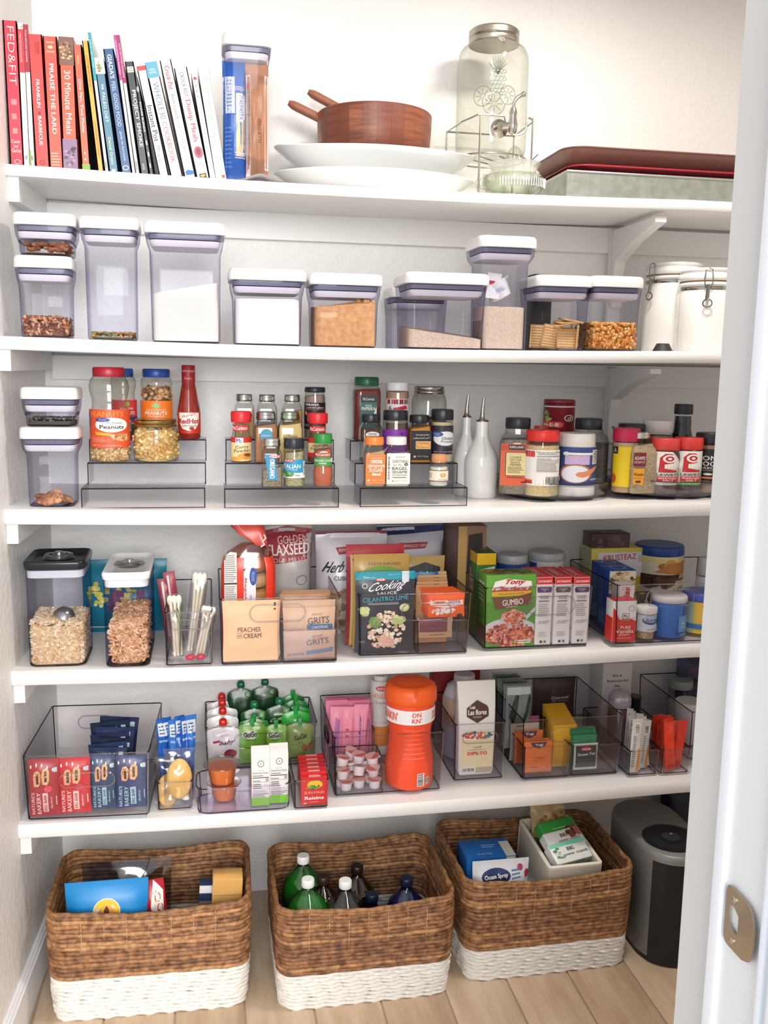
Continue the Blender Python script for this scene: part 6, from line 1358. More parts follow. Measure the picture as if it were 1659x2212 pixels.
for k in range(6):
    y = inb(b3, .012 + .012 * k); zz = hit(*px('N', 1250, 1005 - k * 16), y=y).z; zt = hit(*px('N', 1250, 775 - k * 13), y=y).z
    P = place('N', 1145 - k * 16, 1500 - k * 22, 775, 1005, z=zz, y=y)
    pouch((P.x, y + .004, zz), P.w, zt - zz, .007, 'sazon_packet', 'orange seasoning packet, ' + ['frontmost with its words showing', 'second from the front', 'third from the front', 'fourth from the front', 'fifth from the front', 'rearmost of its stack'][k], '#f0642c',
        [('p', [(.04, .72), (.96, .72), (.96, .52), (.5, .4), (.04, .5)], '#f0d8cc'), ('t', 'Sazon', .26, .66, .34, .15, '#d84828', 0, 0, .015), ('t', 'GOYA.', .72, .66, .36, .14, '#2c3070', 0, 0, .03), ('r', .04, .5, .96, .52, '#54407c'), ('s', .45, .26, .36, .12, 34, ['#f8efe8', '#f0e0d4', '#e8c8b4'], .05), ('p', [(.78, 0), (.96, 0), (.92, .14), (.8, .12)], '#3c2c28')] if k == 0 else [('r', .05, .82, .95, .88, '#f8a070')], group='orange seasoning packets', seed=70 + k, wr=.2)
# stuffing bags behind
P = place('N', 60, 760, 185, 985, s=2, y=.2)
pouch((P.x, .23, P.z), P.w, P.h, .1, 'stuffing_bag', 'clear and white bag of bread cubes with a maroon top edge', '#d8d4da', [('p', [(0, .97), (1, .97), (1, 1), (0, 1)], '#7c2a3c'), ('s', .5, .24, .46, .22, 170, ['#b89a80', '#a08468', '#c8b094', '#8a6e58', '#d8c4a8'], .06), ('p', [(.26, .86), (.72, .88), (.68, .82), (.3, .8)], '#a83c48'), ('t', 'PEPPERIDGE FARM', .49, .84, .38, .03, '#e8d4cc', 2), ('t', 'Herb Seasoned', .5, .7, .8, .1, '#2a2428', 3, .12, .012), ('t', 'CUBED', .34, .59, .25, .04, '#3c3438')], cat='bag', seed=16, rough=.25)
P = place('N', 672, 1330, 140, 985, s=2, y=.27)
pouch((P.x, .32, P.z), P.w, min(P.h, top(3, .4) - .042 - P.z), .09, 'stuffing_bag', 'white bag of bread cubes with a broad navy top edge', '#d4d2de', [('p', [(0, .9), (1, .94), (1, 1), (0, .99)], '#2c3a6c'), ('p', [(.3, .84), (.74, .84), (.7, .78), (.34, .78)], '#a83c48'), ('t', 'PEPPERIDGE FARM', .52, .81, .38, .03, '#e8d4cc'), ('t', 'Herb Seasoned', .5, .66, .8, .09, '#2a2428', 0, .12, .012)], cat='bag', seed=17, rough=.25)
# brown box between bins
P = place('O', 100, 405, 130, None, s=2, y=.2)
P.h = min(P.h, top(3, P.x) - .038 - P.z)
carton(P, .16, 'cardboard_box', 'tall brown box with a dark window at the back between two bins', '#94705a', front=[('r', 0, 0, .3, 1, '#c09a5c'), ('p', [(.28, .25), (.98, .3), (.86, .94), (.36, .92)], '#2c2420'), ('s', .6, .72, .16, .1, 14, ['#6a5a50', '#4a3c34'], .09)], left=[('r', 0, 0, 1, 1, '#8a6c60')])
# bin of rice and soup mixes
b4 = bin_('O', 382, 1545, 795, 1478, 2, 480, 'wide clear bin packed with a green gumbo box and three slim white boxes', grip=(.12, .22, .7, .022))
zf = b4['zf']
SP = [('s', .5, .16, .5, .17, 300, ['#c86a50', '#d88868', '#b04a3c', '#e0a080', '#8c3430', '#dc7858', '#a85c48'], .035)]
P = place('O', 405, 945, 665, None, z=zf, y=inb(b4, .008))
carton(P, .07, 'gumbo_box', 'green dinner mix box with a stew picture and a brown scroll', '#6aa83c',
   front=[('r', 0, 0, 1, .62, '#5c9838'), ('e', .5, .22, .56, .18, '#d8d0d4')] + SP + [('s', .56, .42, .24, .1, 110, ['#d88060', '#c86a4c', '#e8a888', '#b04c3c'], .035), ('o', .57, .4, .27, .1, .07, '#c8c4c8'), ('p', [(.8, .42), (1, .56), (1, .5), (.84, .38)], '#d0ccd0'), ('p', [(.16, .92), (.4, .96), (.9, .92), (.92, .84), (.85, .8), (.1, .8), (.12, .84)], '#f4eee8'), ('t', 'Tony', .56, .905, .42, .09, '#c82c34', 0, .2, .03), ('t', "Chachere's", .53, .82, .76, .075, '#c82c34', 0, .2, .03), ('p', [(.1, .78), (.9, .79), (.9, .72), (.1, .71)], '#ecb83c'), ('t', 'Famous Creole Cuisine', .5, .75, .52, .022, '#7a4420', 2), ('p', [(.1, .7), (.5, .69), (.92, .76), (.9, .6), (.5, .55), (.2, .53)], '#7a4a38'), ('t', 'GUMBO', .53, .63, .42, .085, '#f4ece4', 5, 0, .03), ('t', 'DINNER MIX', .52, .565, .24, .02, '#e8d8cc', 3), ('l', .66, .04, .98, .1, 2, '#f0e8e4')],
   left=[('r', 0, 0, 1, .3, '#6c4c3c'), ('l', .15, .6, .8, .9, 5, '#dfe8d0')], topi=[('s', .5, .5, .48, .45, 90, ['#7a6a44', '#5c5a34', '#94845c', '#4c4428'], .06), ('l', .4, .05, .7, .14, 1, '#f0e8e4')])
ZB = [('#5c3a6c', 'JAMBALAYA\nMIX'), ('#5a5048', 'GUMBO\nMIX'), ('#4a3450', 'RED BEANS\n& RICE')]
for k, (u0, u1) in enumerate(((950, 1125), (1150, 1330), (1358, 1530))):
    P = place('O', u0, u1, 688, None, z=zf, y=inb(b4, .008))
    c, n_ = ZB[k]
    carton(P, .115, 'rice_mix_box', 'slim white mix box with red top, ' + ['beside the green box, purple plaque', 'middle of the three, grey-brown plaque', 'rightmost of three, dark violet plaque'][k], '#edeae6',
       front=[('r', 0, .9, 1, 1, '#d82c34'), ('t', "ZATARAIN'S", .5, .945, .86, .035, Wt, 0, 0, .02), ('p', [(.08, .86), (.92, .86), (.98, .83), (.92, .78), (.08, .78), (.02, .83)], c), ('t', n_, .5, .82, .5, .045, '#e8dce8'), ('t', "ZATARAIN'S\nKITCHEN", .5, .71, .66, .05, '#4a4440', 0, 0, .012), ('l', .15, .63, .85, .68, 1, '#8a8480'), ('l', .14, .42, .86, .62, 7, '#a8a29c'), ('t', 'Be Creative\nand Enjoy!', .52, .34, .7, .05, '#6a645e', 3, .3), ('l', .2, .12, .8, .2, 4, '#b8b2ac'), ('r', .32, .03, .46, .065, '#3a3430'), ('r', .56, .03, .7, .065, '#8a6a50')],
       left=[('r', 0, .9, 1, 1, '#c8282f'), ('s', .5, .15, .4, .14, 30, ['#a04438', '#7a3028', '#c8705c'], .06)], topi=[('r', 0, 0, 1, 1, '#d82c34'), ('t', "ZATARAIN'S", .4, .5, .4, .7, '#f0c8c4', 90, 0, .02)], group='slim white mix boxes')
P = place('O', 300, 508, 425, None, z=zf, y=inb(b4, .115))
carton(P, .12, 'rice_mix_box', 'tall green and yellow box behind the gumbo box', '#3c7a3c', front=[('r', 0, .86, 1, 1, '#f0bc1c'), ('p', [(.1, .8), (.95, .84), (.95, .74), (.1, .7)], '#dfe8dc'), ('r', .2, .73, .9, .79, '#3c7a3c')], left=[('r', 0, .87, 1, 1, '#e0b42c'), ('p', [(.2, .8), (.5, .82), (.8, .66), (.8, .5), (.2, .56)], '#d8d0d0'), ('t', 'Tony', .5, .72, .5, .09, '#b83840', 0, .2, .02), ('t', "Chachere's", .5, .6, .56, .08, '#b83840', 0, .2, .02)], topi=[('r', 0, 0, 1, 1, '#4c5a40'), ('r', .4, .3, .8, .7, '#6c7858')])
for k, (u0, u1, vt, y, c, lab) in enumerate(((522, 838, 430, .2, '#2c50a0', 'blue canister with a pale plastic lid behind the mix boxes'), (868, 1240, 402, .235, '#e4e2dc', 'white canister with a pale plastic lid behind the mix boxes'))):
    P = place('O', u0, u1, vt, None, z=zf, y=y, rd=True)
    jar(P, 'canister', lab, 'canister', prof=[(0, 1), (.9, 1)], body=C(c, .4), lid=(.88, 1.04, '#b9b8bc', .4), labels=[(.1, .86, 170, 0, None, [('r', 0, 0, .2, 1, '#2c50a0'), ('e', .6, .8, .2, .1, '#2c50a0')])] if k else [(.1, .86, 170, 0, None, [('l', .6, .8, .9, .9, 1, '#cfd8f0')])])
# baking bin
b5 = bin_('P', 500, 2050, 758, 1418, 2, 470, 'wide clear baking bin at the right with blue tubs and a vanilla box', grip=(-.13, .165, .78, .02))
zf = b5['zf']
P = place('P', 472, 728, 945, None, z=zf, y=inb(b5, .008))
carton(P, .04, 'vanilla_box', 'small red and white vanilla extract box at the front left of the baking bin', '#e4e0dc', front=[('p', [(0, 0), (1, 0), (1, .5), (.8, .56), (.6, .52), (.42, .52), (.25, .58), (.12, .78), (0, .84)], '#d8342c'), ('p', [(.12, 1), (.9, 1), (.98, .62), (.8, .58), (.44, .58), (.3, .64), (.2, .8)], '#efece8'), ('r', .4, .56, .7, .7, '#3a3438'), ('r', .42, .57, .68, .69, '#f4f0ec'), ('t', 'Mc', .55, .63, .2, .09, '#2c2838', 0, 0, .03), ('r', .38, .52, .76, .56, '#b02428'), ('t', 'McCORMICK', .57, .54, .34, .025, Wt), ('t', 'PURE', .56, .36, .44, .065, '#f8ece4'), ('t', 'Vanilla', .52, .265, .76, .085, Wt, 0, 0, .015), ('t', 'EXTRACT', .52, .18, .46, .04, '#f8ece4'), ('l', .2, .09, .9, .11, 1, '#f4c8bc'), ('o', .78, .82, .13, .07, .12, '#8a8a80')], left=[('r', 0, 0, 1, .6, '#d8342c')], topi=[('r', 0, 0, 1, 1, '#b82c34')], ry=.0)
P = place('P', 540, 700, 775, None, z=zf, y=inb(b5, .055))
carton(P, .05, 'shortening_box', 'narrow white carton with red sideways script behind the vanilla box', '#e9e4e0', front=[('t', 'Crisco', .5, .85, .4, .24, '#c8303c', 90, .3, .02), ('l', .1, .9, .9, .98, 2, '#d8a8a0')])
for k, (u0, u1, vt, dy) in enumerate(((430, 718, 612, .1), (345, 600, 555, .17))):
    P = place('P', u0, u1, vt, None, z=zf, y=inb(b5, dy))
    carton(P, .065, 'cookie_mix_box', ['tall blue baking mix box with a cookie dough picture', 'second tall blue box behind the picture box'][k], '#2454a8', front=[('r', 0, .62, 1, .99, '#e8ddc4'), ('s', .5, .8, .46, .17, 60, ['#c8a078', '#e0c8a0', '#5c3c28', '#8c6444', '#d8b48c'], .09)] if k == 0 else [], left=[('r', .3, .4, .42, .8, '#5c80b8'), ('r', .2, .08, .75, .32, '#6c8cc0')], topi=[('e', .5, .5, .3, .3, '#c8d0dc'), ('e', .5, .5, .26, .25, '#2454a8')])
P = place('P', 235, 830, 372, None, z=zf, y=inb(b5, .24))
carton(P, .07, 'baking_mix_box', 'big yellow and white baking mix box with red capitals, behind the blue boxes', '#e0d05c', front=[('r', 0, .78, 1, 1, '#e4d064'), ('r', .12, .3, 1, .94, '#e9e8ec'), ('t', 'KRUSTEAZ', .52, .87, .6, .085, '#c83840', 3, 0, .02), ('p', [(.3, .4), (1, .62), (1, .3), (.3, .3)], '#e8c82c'), ('r', .86, .9, .97, .8, '#cfccd0')], left=[('r', 0, 0, 1, 1, '#b8b890')])
P0_ = place('P', 245, 660, 215, 300, z=P.z + P.h + .0005, y=inb(b5, .245))
P0_.h = min(P0_.h, top(3, P0_.x) - .04 - P0_.z)
carton(P0_, .06, 'brownie_box', 'dark brown box lying flat on the yellow and white box', '#4c3438', front=[('s', .5, .4, .5, .35, 30, ['#5c4044', '#3c282c', '#6c5054'], .1)], topi=[('r', .3, .2, .7, .5, '#6a5450')])
def K5(u0, u1, vt, dy, name, label, cat, **k): 
    P = place('P', u0, u1, vt, None, z=zf, y=inb(b5, dy), rd=True); return jar(P, name, label, cat, **k)
K5(720, 940, 1000, .012, 'sprinkles_tub', 'small sprinkles tub with a white lid and a blue script logo', 'tub', prof=[(0, .78), (.03, .8), (.8, .92)], body=PLAS, lid=(.8, 1.0, '#eceae6', .35), fill=(.24, grainy('rainbow_sprinkles', ['#d84040', '#e8d040', '#f0eee8', '#e89040', '#4080c8'], 600, .3), 0), flabel=('rainbow_sprinkles', 'rainbow sprinkles at the bottom of the small tub'),
   labels=[(.26, .78, 165, 0, '#dfe2ea', [('e', .55, .7, .34, .28, '#2c5890'), ('e', .55, .76, .31, .2, '#b8cce0'), ('t', 'home', .58, .72, .52, .22, '#1c3c70', 0, .3, .015), ('l', .4, .1, .8, .2, 1, '#8a8a90')])])
K5(905, 1252, 870, .02, 'baking_powder_tub', 'bright blue round tub with a translucent white lid', 'tub', prof=[(0, .92), (.02, .94), (.86, .98)], body=C('#2c70c8', .35), lid=(.85, 1.03, '#cfccd0', .35), labels=[(.05, .84, 175, 0, None, [('r', .55, .08, .98, .62, '#5c9cd8'), ('t', 'Baking\nPowder', .78, .33, .34, .2, '#dfeaf4'), ('t', 'Hill Country Fare', .78, .48, .34, .03, '#dfeaf4'), ('s', .75, .75, .06, .1, 10, ['#1c4890', '#20508c'], .05), ('r', .02, .12, .14, .3, '#a8c8e8'), ('r', .5, 0, .98, .12, '#1c50a0'), ('l', .6, .02, .9, .06, 1, '#dfeaf4')])])
K5(1240, 1620, 835, .04, 'corn_starch_tub', 'yellow and blue tub of corn starch cut by the door frame', 'tub', prof=[(0, .95), (.02, 1), (.8, 1)], body=C('#f0c838', .4), lid=(.8, 1.03, '#3450b4', .35), labels=[(.02, .8, 178, 0, None, [('r', 0, 0, .22, 1, '#a8c8b0'), ('t', 'CLABBER\nGIRL', .56, .84, .42, .16, '#d85c30', 0, 0, .02), ('t', 'CORN\nSTARCH', .6, .44, .46, .2, '#242020', 0, 0, .015), ('r', 0, .14, 1, .3, '#2474b8'), ('t', 'Steps', .5, .27, .2, .05, '#cfe4f4'), ('t', 'NO GMO', .6, .19, .4, .08, Wt, 0, 0, .02)])])
K5(725, 1215, 322, .2, 'cocoa_can', 'large can with a blue lid and a wafer picture behind the baking powder', 'can', prof=[(0, .98), (.9, .98)], body=C('#f0e4c8', .4), lid=(.86, 1.0, '#2c4c94', .35), labels=[(.3, .86, 176, 0, None, [('r', 0, .86, 1, 1, '#f0dc90'), ('s', .62, .7, .3, .14, 40, ['#c8823c', '#d8984c', '#b87434', '#e0ac64'], .07), ('p', [(.3, .62), (.5, .84), (.94, .9), (.9, .62), (.7, .56)], '#d08c48'), ('r', .0, .46, .66, .56, '#3c2418'), ('r', .1, .4, .9, .46, '#8c5434'), ('s', .3, .36, .3, .1, 30, ['#4a3024', '#2c1c14', '#6c4834'], .06), ('t', 'WAFER', .62, .15, .5, .12, '#3c3434', 5, 0, .01)])])
PK('P', 715, 905, 855, b5, .09, .03, 'snack_packet', 'red, black and yellow packet between the can and the sprinkles tub', '#e8b02c', [('r', 0, .7, 1, 1, '#2c2824'), ('r', 0, .52, 1, .7, '#c83c2c'), ('s', .5, .3, .4, .12, 16, ['#f0d040', '#d89828'], .08)], seed=81, wr=.4)
K5(1385, 1560, 470, .16, 'white_bottle', 'pale plastic bottle standing behind the corn starch by the door frame', 'bottle', prof=[(0, .98), (.6, 1), (.7, .9)], body=C('#d9d9dc', .4), lid=(.72, .8, '#c9c9ce', .35))
# ================================================================== fifth shelf: snacks and coffee
c1 = bin_('Q', 192, 1250, 578, 1132, 1, 168, 'widest clear bin at the left, holding red and navy fig bar packets', grip=(.0, .22, .62, .016), edge=clear('#4a444e', '#221e26'), rz=-.045)
zf = c1['zf']
def figbar(u0, u1, vt, vb, dy, c, c2, lab, flav, dz=0, k=0):
    y = inb(c1, dy); z = zf + dz
    if vb: z = max(zf, hit(*px('Q', (u0 + u1) / 2, vb), y=y).z)
    P = place('Q', u0, u1, vt, None, z=z, y=y)
    pouch((P.x, y + .008, z), P.w, P.h, .018, 'fig_bar_packet', lab, c, [('t', "NATURE'S", .14, .24, .11, .4, c2, 90, 0, .04), ('t', 'BAKERY', .33, .24, .13, .4, c2, 90, 0, .04), ('r', .46, .07, .64, .43, c2), ('t', 'FIG BAR', .55, .25, .1, .3, c, 90, 0, .02), ('t', flav, .76, .25, .09, .22, c2, 90, .2), ('l', .9, .1, .93, .5, 1, c2), ('p', [(.18, .54), (.34, .54), (.4, .6), (.42, .76), (.34, .82), (.22, .8), (.16, .7)], '#dca674'), ('s', .29, .68, .1, .12, 16, ['#e8b888', '#c88c58', '#f0c898'], .035), ('r', .26, .58, .34, .77, '#4a2c24'), ('p', [(.46, .58), (.62, .56), (.7, .64), (.7, .8), (.62, .86), (.5, .84), (.44, .74)], '#e0ac78'), ('s', .57, .71, .1, .12, 16, ['#ecc090', '#cc9460', '#f2cca0'], .035), ('r', .54, .62, .62, .8, '#4a2c24'), ('e', .66, .5, .13, .055, '#d84858' if flav[0] == 'R' else c)] + [('e', .1 + .18 * i, .86 + .05 * math.sin(i * .9 + .4), .025, .03, '#f0e8e4') for i in range(5)] + [('r', .84, .78, .96, .86, '#b8c4cc')], rough=.3, seed=90 + k, wr=.2)
figbar(228, 488, 625, None, .012, '#a82c34', '#e8c4bc', 'leftmost red raspberry fig bar packet', 'Raspberry', 0, 1)
figbar(480, 750, 615, None, .016, '#c8242c', '#f4d4c8', 'second red raspberry fig bar packet', 'Raspberry', 0, 2)
figbar(752, 958, 592, 1040, .02, '#2c4468', '#a8d0dc', 'left blue blueberry fig bar packet in the wide bin', 'Blueberry', 0, 3)
figbar(960, 1225, 592, 1030, .024, '#2f3f6c', '#a8d0dc', 'right blue blueberry fig bar packet in the wide bin', 'Blueberry', 0, 4)
for k in range(2): figbar(235 + 255 * k, 495 + 250 * k, 635, None, .036 + .018 * k, '#9a2830', '#e8c4bc', ['red fig bar packet behind the leftmost one', 'red fig bar packet behind the second one'][k], 'Raspberry', 0, 5 + k)
for k in range(7):
    y = inb(c1, .045 + .024 * k); vt = [520, 478, 440, 400, 350, 300, 262][k]; off = [-30, 40, 20, 50, 40, 60, 60][k]
    P = place('Q', 745 + off * .6, 1060 + off * .8, vt, None, z=zf, y=y)
    pouch((P.x, y, zf), P.w, P.h, .016, 'fig_bar_packet', 'navy fig bar packet, ' + ['frontmost of the upright row behind', 'second of the upright row', 'third of the upright row', 'fourth of the upright row', 'fifth of the upright row', 'sixth of the upright row', 'rearmost of the upright row'][k], ['#1c2848', '#20305a', '#18223c'][k % 3], [('e', .3 + .12 * i, .9, .02, .014, '#d8e0ea') for i in range(4)] + [('e', .5, .83, .12, .04, '#d8a848' if k % 2 == 0 else '#d8b8a0'), ('r', .78, .86, .9, .93, '#a8b8c4')], ry=[.05, -.06, .08, -.04, .06, -.05, .1][k], seed=100 + k, wr=.4, seal=.1)
part('rear_grip_ring', c1, (tube([(-.03 + a, c1['d'] - .004, c1['h'] * .72 + b) for a, b in outline(.04, .016, .016, 5)], .0018, 6, True), BINL))
c2 = bin_('Q', 1308, 1603, 812, 1062, 1, 560, 'slim clear bin with wrapped sponge cookies and blue packets', d=.27)
zf = c2['zf']
for k, (cx, cz, rx_, rz_, dy) in enumerate(((1495, 780, 105, 170, .014), (1395, 880, 85, 140, .03))):
    y = inb(c2, dy); a = hit(*px('Q', cx, cz), y=y); b_ = hit(*px('Q', cx + rx_, cz), y=y); e_ = hit(*px('Q', cx, cz - rz_), y=y)
    rx2, rz2 = b_.x - a.x, e_.z - a.z
    solo('sponge_cookie', ['front golden sponge cookie in clear wrap', 'second golden sponge cookie lower left in clear wrap'][k], 'cookie', tuple(a), (ball((0, 0, 0), rx2, .008, rz2, 18, 12), C('#f2b958', .6, var='#f6d080', vscale=35)), group='sponge cookies')
    g, mp = pouch_geo(rx2 * 2.5, rz2 * 2.75, .024, seed=k, wr=.5)
    q = thing('cookie_wrapper', ['crinkled clear wrapper around the front sponge cookie', 'crinkled clear wrapper around the lower sponge cookie'][k], 'wrapper', (a.x, a.y, max(zf, a.z - rz2 * 1.25)))
    part('film', q, (g, FILM))
for k in range(6):
    y = inb(c2, .06 + .0 * k); 
    P = place('Q', 1328 + 40 * k, 1385 + 44 * k, [285, 280, 300, 270, 275, 268][k], None, z=zf, y=inb(c2, .07 + .004 * (k % 2)))
    P.x = max(c2.location.x - .026, min(c2.location.x + .026, P.x)); pouch((P.x, P.y + .01, zf), P.w * 1.35, P.h, .016, 'blue_snack_packet', 'blue foil snack packet, ' + ['leftmost', 'second from the left', 'third from the left', 'fourth from the left', 'fifth from the left', 'rightmost'][k] + ' behind the sponge cookies', ['#2a62b8', '#245ab0', '#3a74c8'][k % 3], [('r', .1, .78, .9, .94, '#cfd8e4'), ('l', .2, .8, .8, .92, 3, '#3c4c6c'), ('r', .1, .7, .9, .73, '#9cb4d4')], rough=.2, seed=120 + k, wr=.7, rz=.5, ry=.02 * (k - 2))
# fruit pouch bin
c3 = bin_('R', 222, 1478, 658, 1150, 1, 183, 'tall clear bin of fruit purée pouches, green and white', grip=(-.02, .22, .66, .018), edge=clear('#3c4440', '#1c2420'))
zf = c3['zf']
def cap(t, z, c, r=.0105, hh=.018):
    part('spout', t, (lathe([(.0045, z - .008), (.0045, z + .003)], k=2), C('#e8e8e6', .4)))
    n = 8; v = []; f = []; M_ = 32
    for zz, q in ((z, .85), (z + .003, 1), (z + hh * .6, .97), (z + hh * .9, .7), (z + hh, .3)):
        for i in range(M_):
            a = 2 * PI * i / M_; rr = r * q * (1 - .13 * (1 + math.cos(a * n)) / 2); v.append((rr * math.cos(a), rr * math.sin(a), zz))
    for i in range(4):
        for j in range(M_): f.append((i * M_ + j, i * M_ + (j + 1) % M_, (i + 1) * M_ + (j + 1) % M_, (i + 1) * M_ + j))
    f += [tuple(range(M_ - 1, -1, -1)), tuple(range(4 * M_, 5 * M_))]
    part('cap', t, ((v, f), C(c, .3)))
def fpouch(u0, u1, vt, dy, c, capc, items, lab, k, capx=0, z=None, y=None, name='fruit_pouch', nocap=False, group=None, reg='R', zz=None):
    y = inb(c3, dy) if y is None else y; zz = zf if zz is None else zz
    P = place(reg, u0, u1, vt, None, z=zz, y=y)
    t = thing(name, lab, 'pouch', (P.x, y + .01, zz), 0, group)
    g, mp = pouch_geo(P.w, P.h, .024, seed=130 + k, wr=.2, seal=.05)
    v = [(a * (1 - .72 * max(0, (b / P.h - .9) / .1) ** 2), q, b) for a, q, b in g[0]]
    part('film', t, ((v, g[1]), C(c, .25)))
    if items: deco(t, mp, P.w, P.h, items, None, 'front_print', o0=.0004, step=P.w / 8)
    if not nocap: cap(t, P.h + .004, capc)
    else: part('spout', t, (lathe([(.006, P.h - .01), (.006, P.h + .012)], k=2), C(capc, .3)))
    return t
BABY = [('t', 'baby', .62, .62, .46, .13, '#4a2840', 8, .25, .015), ('p', [(.18, .66), (.4, .69), (.4, .63), (.18, .6)], '#c8343c'), ('e', .72, .32, .2, .12, '#8c2430'), ('s', .76, .3, .14, .08, 6, ['#a8343c', '#6c1c28'], .1), ('l', .3, .28, .55, .32, 1, '#a89c98'), ('l', .4, .78, .7, .84, 2, '#b8b0b0')]
for k in range(4):
    fpouch(240 + 0 * k, 612 - 10 * k, [690, 560, 470, 400][k], [.012, .05, .1, .16][k], ['#e8e4e4', '#dcd8d8', '#ccc8ca', '#bdb9bc'][0], '#d8281e', BABY if k == 0 else [('l', .5, .8, .8, .88, 1, '#d8a080')], ['front white baby food pouch with red cap', 'second white baby food pouch with red cap', 'third white baby food pouch with red cap', 'rearmost white baby food pouch with red cap at the bin corner'][k], k, group='white baby food pouches')
GG = [('e', .4, .73, .3, .1, '#dfe8c8'), ('t', 'GoGo', .42, .74, .52, .13, '#2c4430', 4, 0, .03), ('t', 'SQUEEZ', .46, .62, .36, .05, '#3c6c30', 0, 0, .02), ('e', .3, .35, .16, .08, '#8cb83c')]
fpouch(600, 905, 640, .012, '#7cb83c', '#3cae54', GG, 'light green applesauce pouch beside the baby pouch', 10, nocap=True, group='light green applesauce pouches')
fpouch(890, 1150, 660, .02, '#88c440', '#3cae54', GG, 'light green applesauce pouch in the middle of the bin front', 11, nocap=True, group='light green applesauce pouches')
fpouch(1140, 1440, 640, .015, '#8ca05c', '#5cb870', [('t', 'GoGo', .5, .66, .5, .14, '#3c4838', 14, 0, .03), ('t', 'SQ', .5, .5, .2, .06, '#6c7c58', 14, 0, .02), ('s', .75, .4, .2, .1, 8, ['#8c5c3c', '#a87850'], .1), ('o', .25, .38, .08, .04, .2, '#dfe0c8')], 'olive green applesauce pouch at the right of the bin front', 12, nocap=True, group='light green applesauce pouches')
for k, (u0, u1, vt, dy) in enumerate(((620, 930, 490, .07), (900, 1210, 450, .075))):
    fpouch(u0, u1, vt, dy, '#24502c', '#1c7a4c', [('t', 'Organic', .5, .74, .7, .1, '#dfe8d4', 12, .3, .01), ('l', .3, .8, .7, .88, 1, '#b8d0a8'), ('r', .66, .82, .88, .94, '#58a04c'), ('t', 'G', .77, .88, .08, .06, '#e8f4dc', 0, 0, .02)], ['dark green organic pouch with green cap, left of the middle row', 'dark green organic pouch with green cap, right of the middle row'][k], 20 + k, group='dark green pouches in the middle row')
for k, (u0, u1, vt, dy) in enumerate(((470, 780, 262, .16), (740, 1050, 232, .165))):
    fpouch(u0, u1, vt, dy, '#1f4428', '#156a48', [('t', 'Organic', .5, .82, .6, .08, '#6c8c6c', 8, .3), ('r', .64, .86, .84, .94, '#4a8048'), ('t', 'G', .74, .9, .08, .05, '#c8dcc0', 0, 0, .02)], ['dark green pouch with green cap, left of the rear row', 'dark green pouch with green cap, right of the rear row'][k], 30 + k, group='dark green pouches in the rear row')
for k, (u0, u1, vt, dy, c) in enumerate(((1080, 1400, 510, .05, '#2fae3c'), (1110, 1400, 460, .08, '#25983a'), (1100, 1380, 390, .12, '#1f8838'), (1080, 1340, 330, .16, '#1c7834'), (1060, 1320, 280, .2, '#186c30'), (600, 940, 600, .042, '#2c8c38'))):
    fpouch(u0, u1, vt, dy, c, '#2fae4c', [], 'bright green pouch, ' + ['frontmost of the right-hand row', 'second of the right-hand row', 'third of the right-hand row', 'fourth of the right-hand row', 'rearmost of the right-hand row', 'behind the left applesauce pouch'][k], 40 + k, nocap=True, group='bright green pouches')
# low tray with jelly cups and milk cartons
LTC = clear('#f9f7fc', '#c4bad4', 1.2)
tr = bin_('R', 118, 1192, 1352, 1632, 1, 1135, 'low clear tray with rounded corners in front of the pouch bin', name='clear_tray', cr=.024, foot=.002, edge=clear('#8c7aa0', '#4c3c60', 1.2), body=LTC)
zf = tr['zf']
JC = C('#ff8a3a', .25)
def cup(u0, u1, vt, vb, y, z, lab):
    P = place('R', u0, u1, vt, vb, z=z, y=y, rd=True); R = P.w / 2
    t = thing('jelly_cup', lab, 'cup', (P.x, P.y, z), group='orange jelly cups')
    h = P.h
    part('cup', t, (lathe([(R * .6, 0), (R * .66, .004), (R * .8, h * .9), (R * .84, h - .002), (R, h - .001), (R, h)], k=8, cap1=False), clear('#f4f0ee', '#c8c0bc', 1.4)), sharp=60)
    part('rim', t, (tube([(R * math.cos(2 * PI * i / 36), R * math.sin(2 * PI * i / 36), h) for i in range(36)], .0012, 5, True), clear('#f4f0ee', '#dcd4d0', 2)))
    part('film_lid', t, (lathe([(R * .97, h + .0002), (R * .97, h + .0006)], k=8), clear('#faf4f0', '#e0d8d4', 2, rough=.1)))
    solo('orange_jelly', 'orange jelly filling, ' + lab, 'food', (P.x, P.y, z), (lathe([(R * .58, .002), (R * .64, .005), (R * .77, h * .88), (R * .78, h - .004)], k=8), JC), kind='stuff')
    return t
z2_ = hit(*px('R', 420, 1290), y=inb(tr, .03)).z
cA = cup(250, 625, 1290, 1560, inb(tr, .03), zf, 'lower of two stacked orange jelly cups')
P_ = place('R', 250, 625, 1290, 1560, z=zf, y=inb(tr, .03), rd=True)
cB = cup(205, 620, 1085, None, inb(tr, .026), zf + P_.h + .001, 'upper orange jelly cup with a clear film lid')
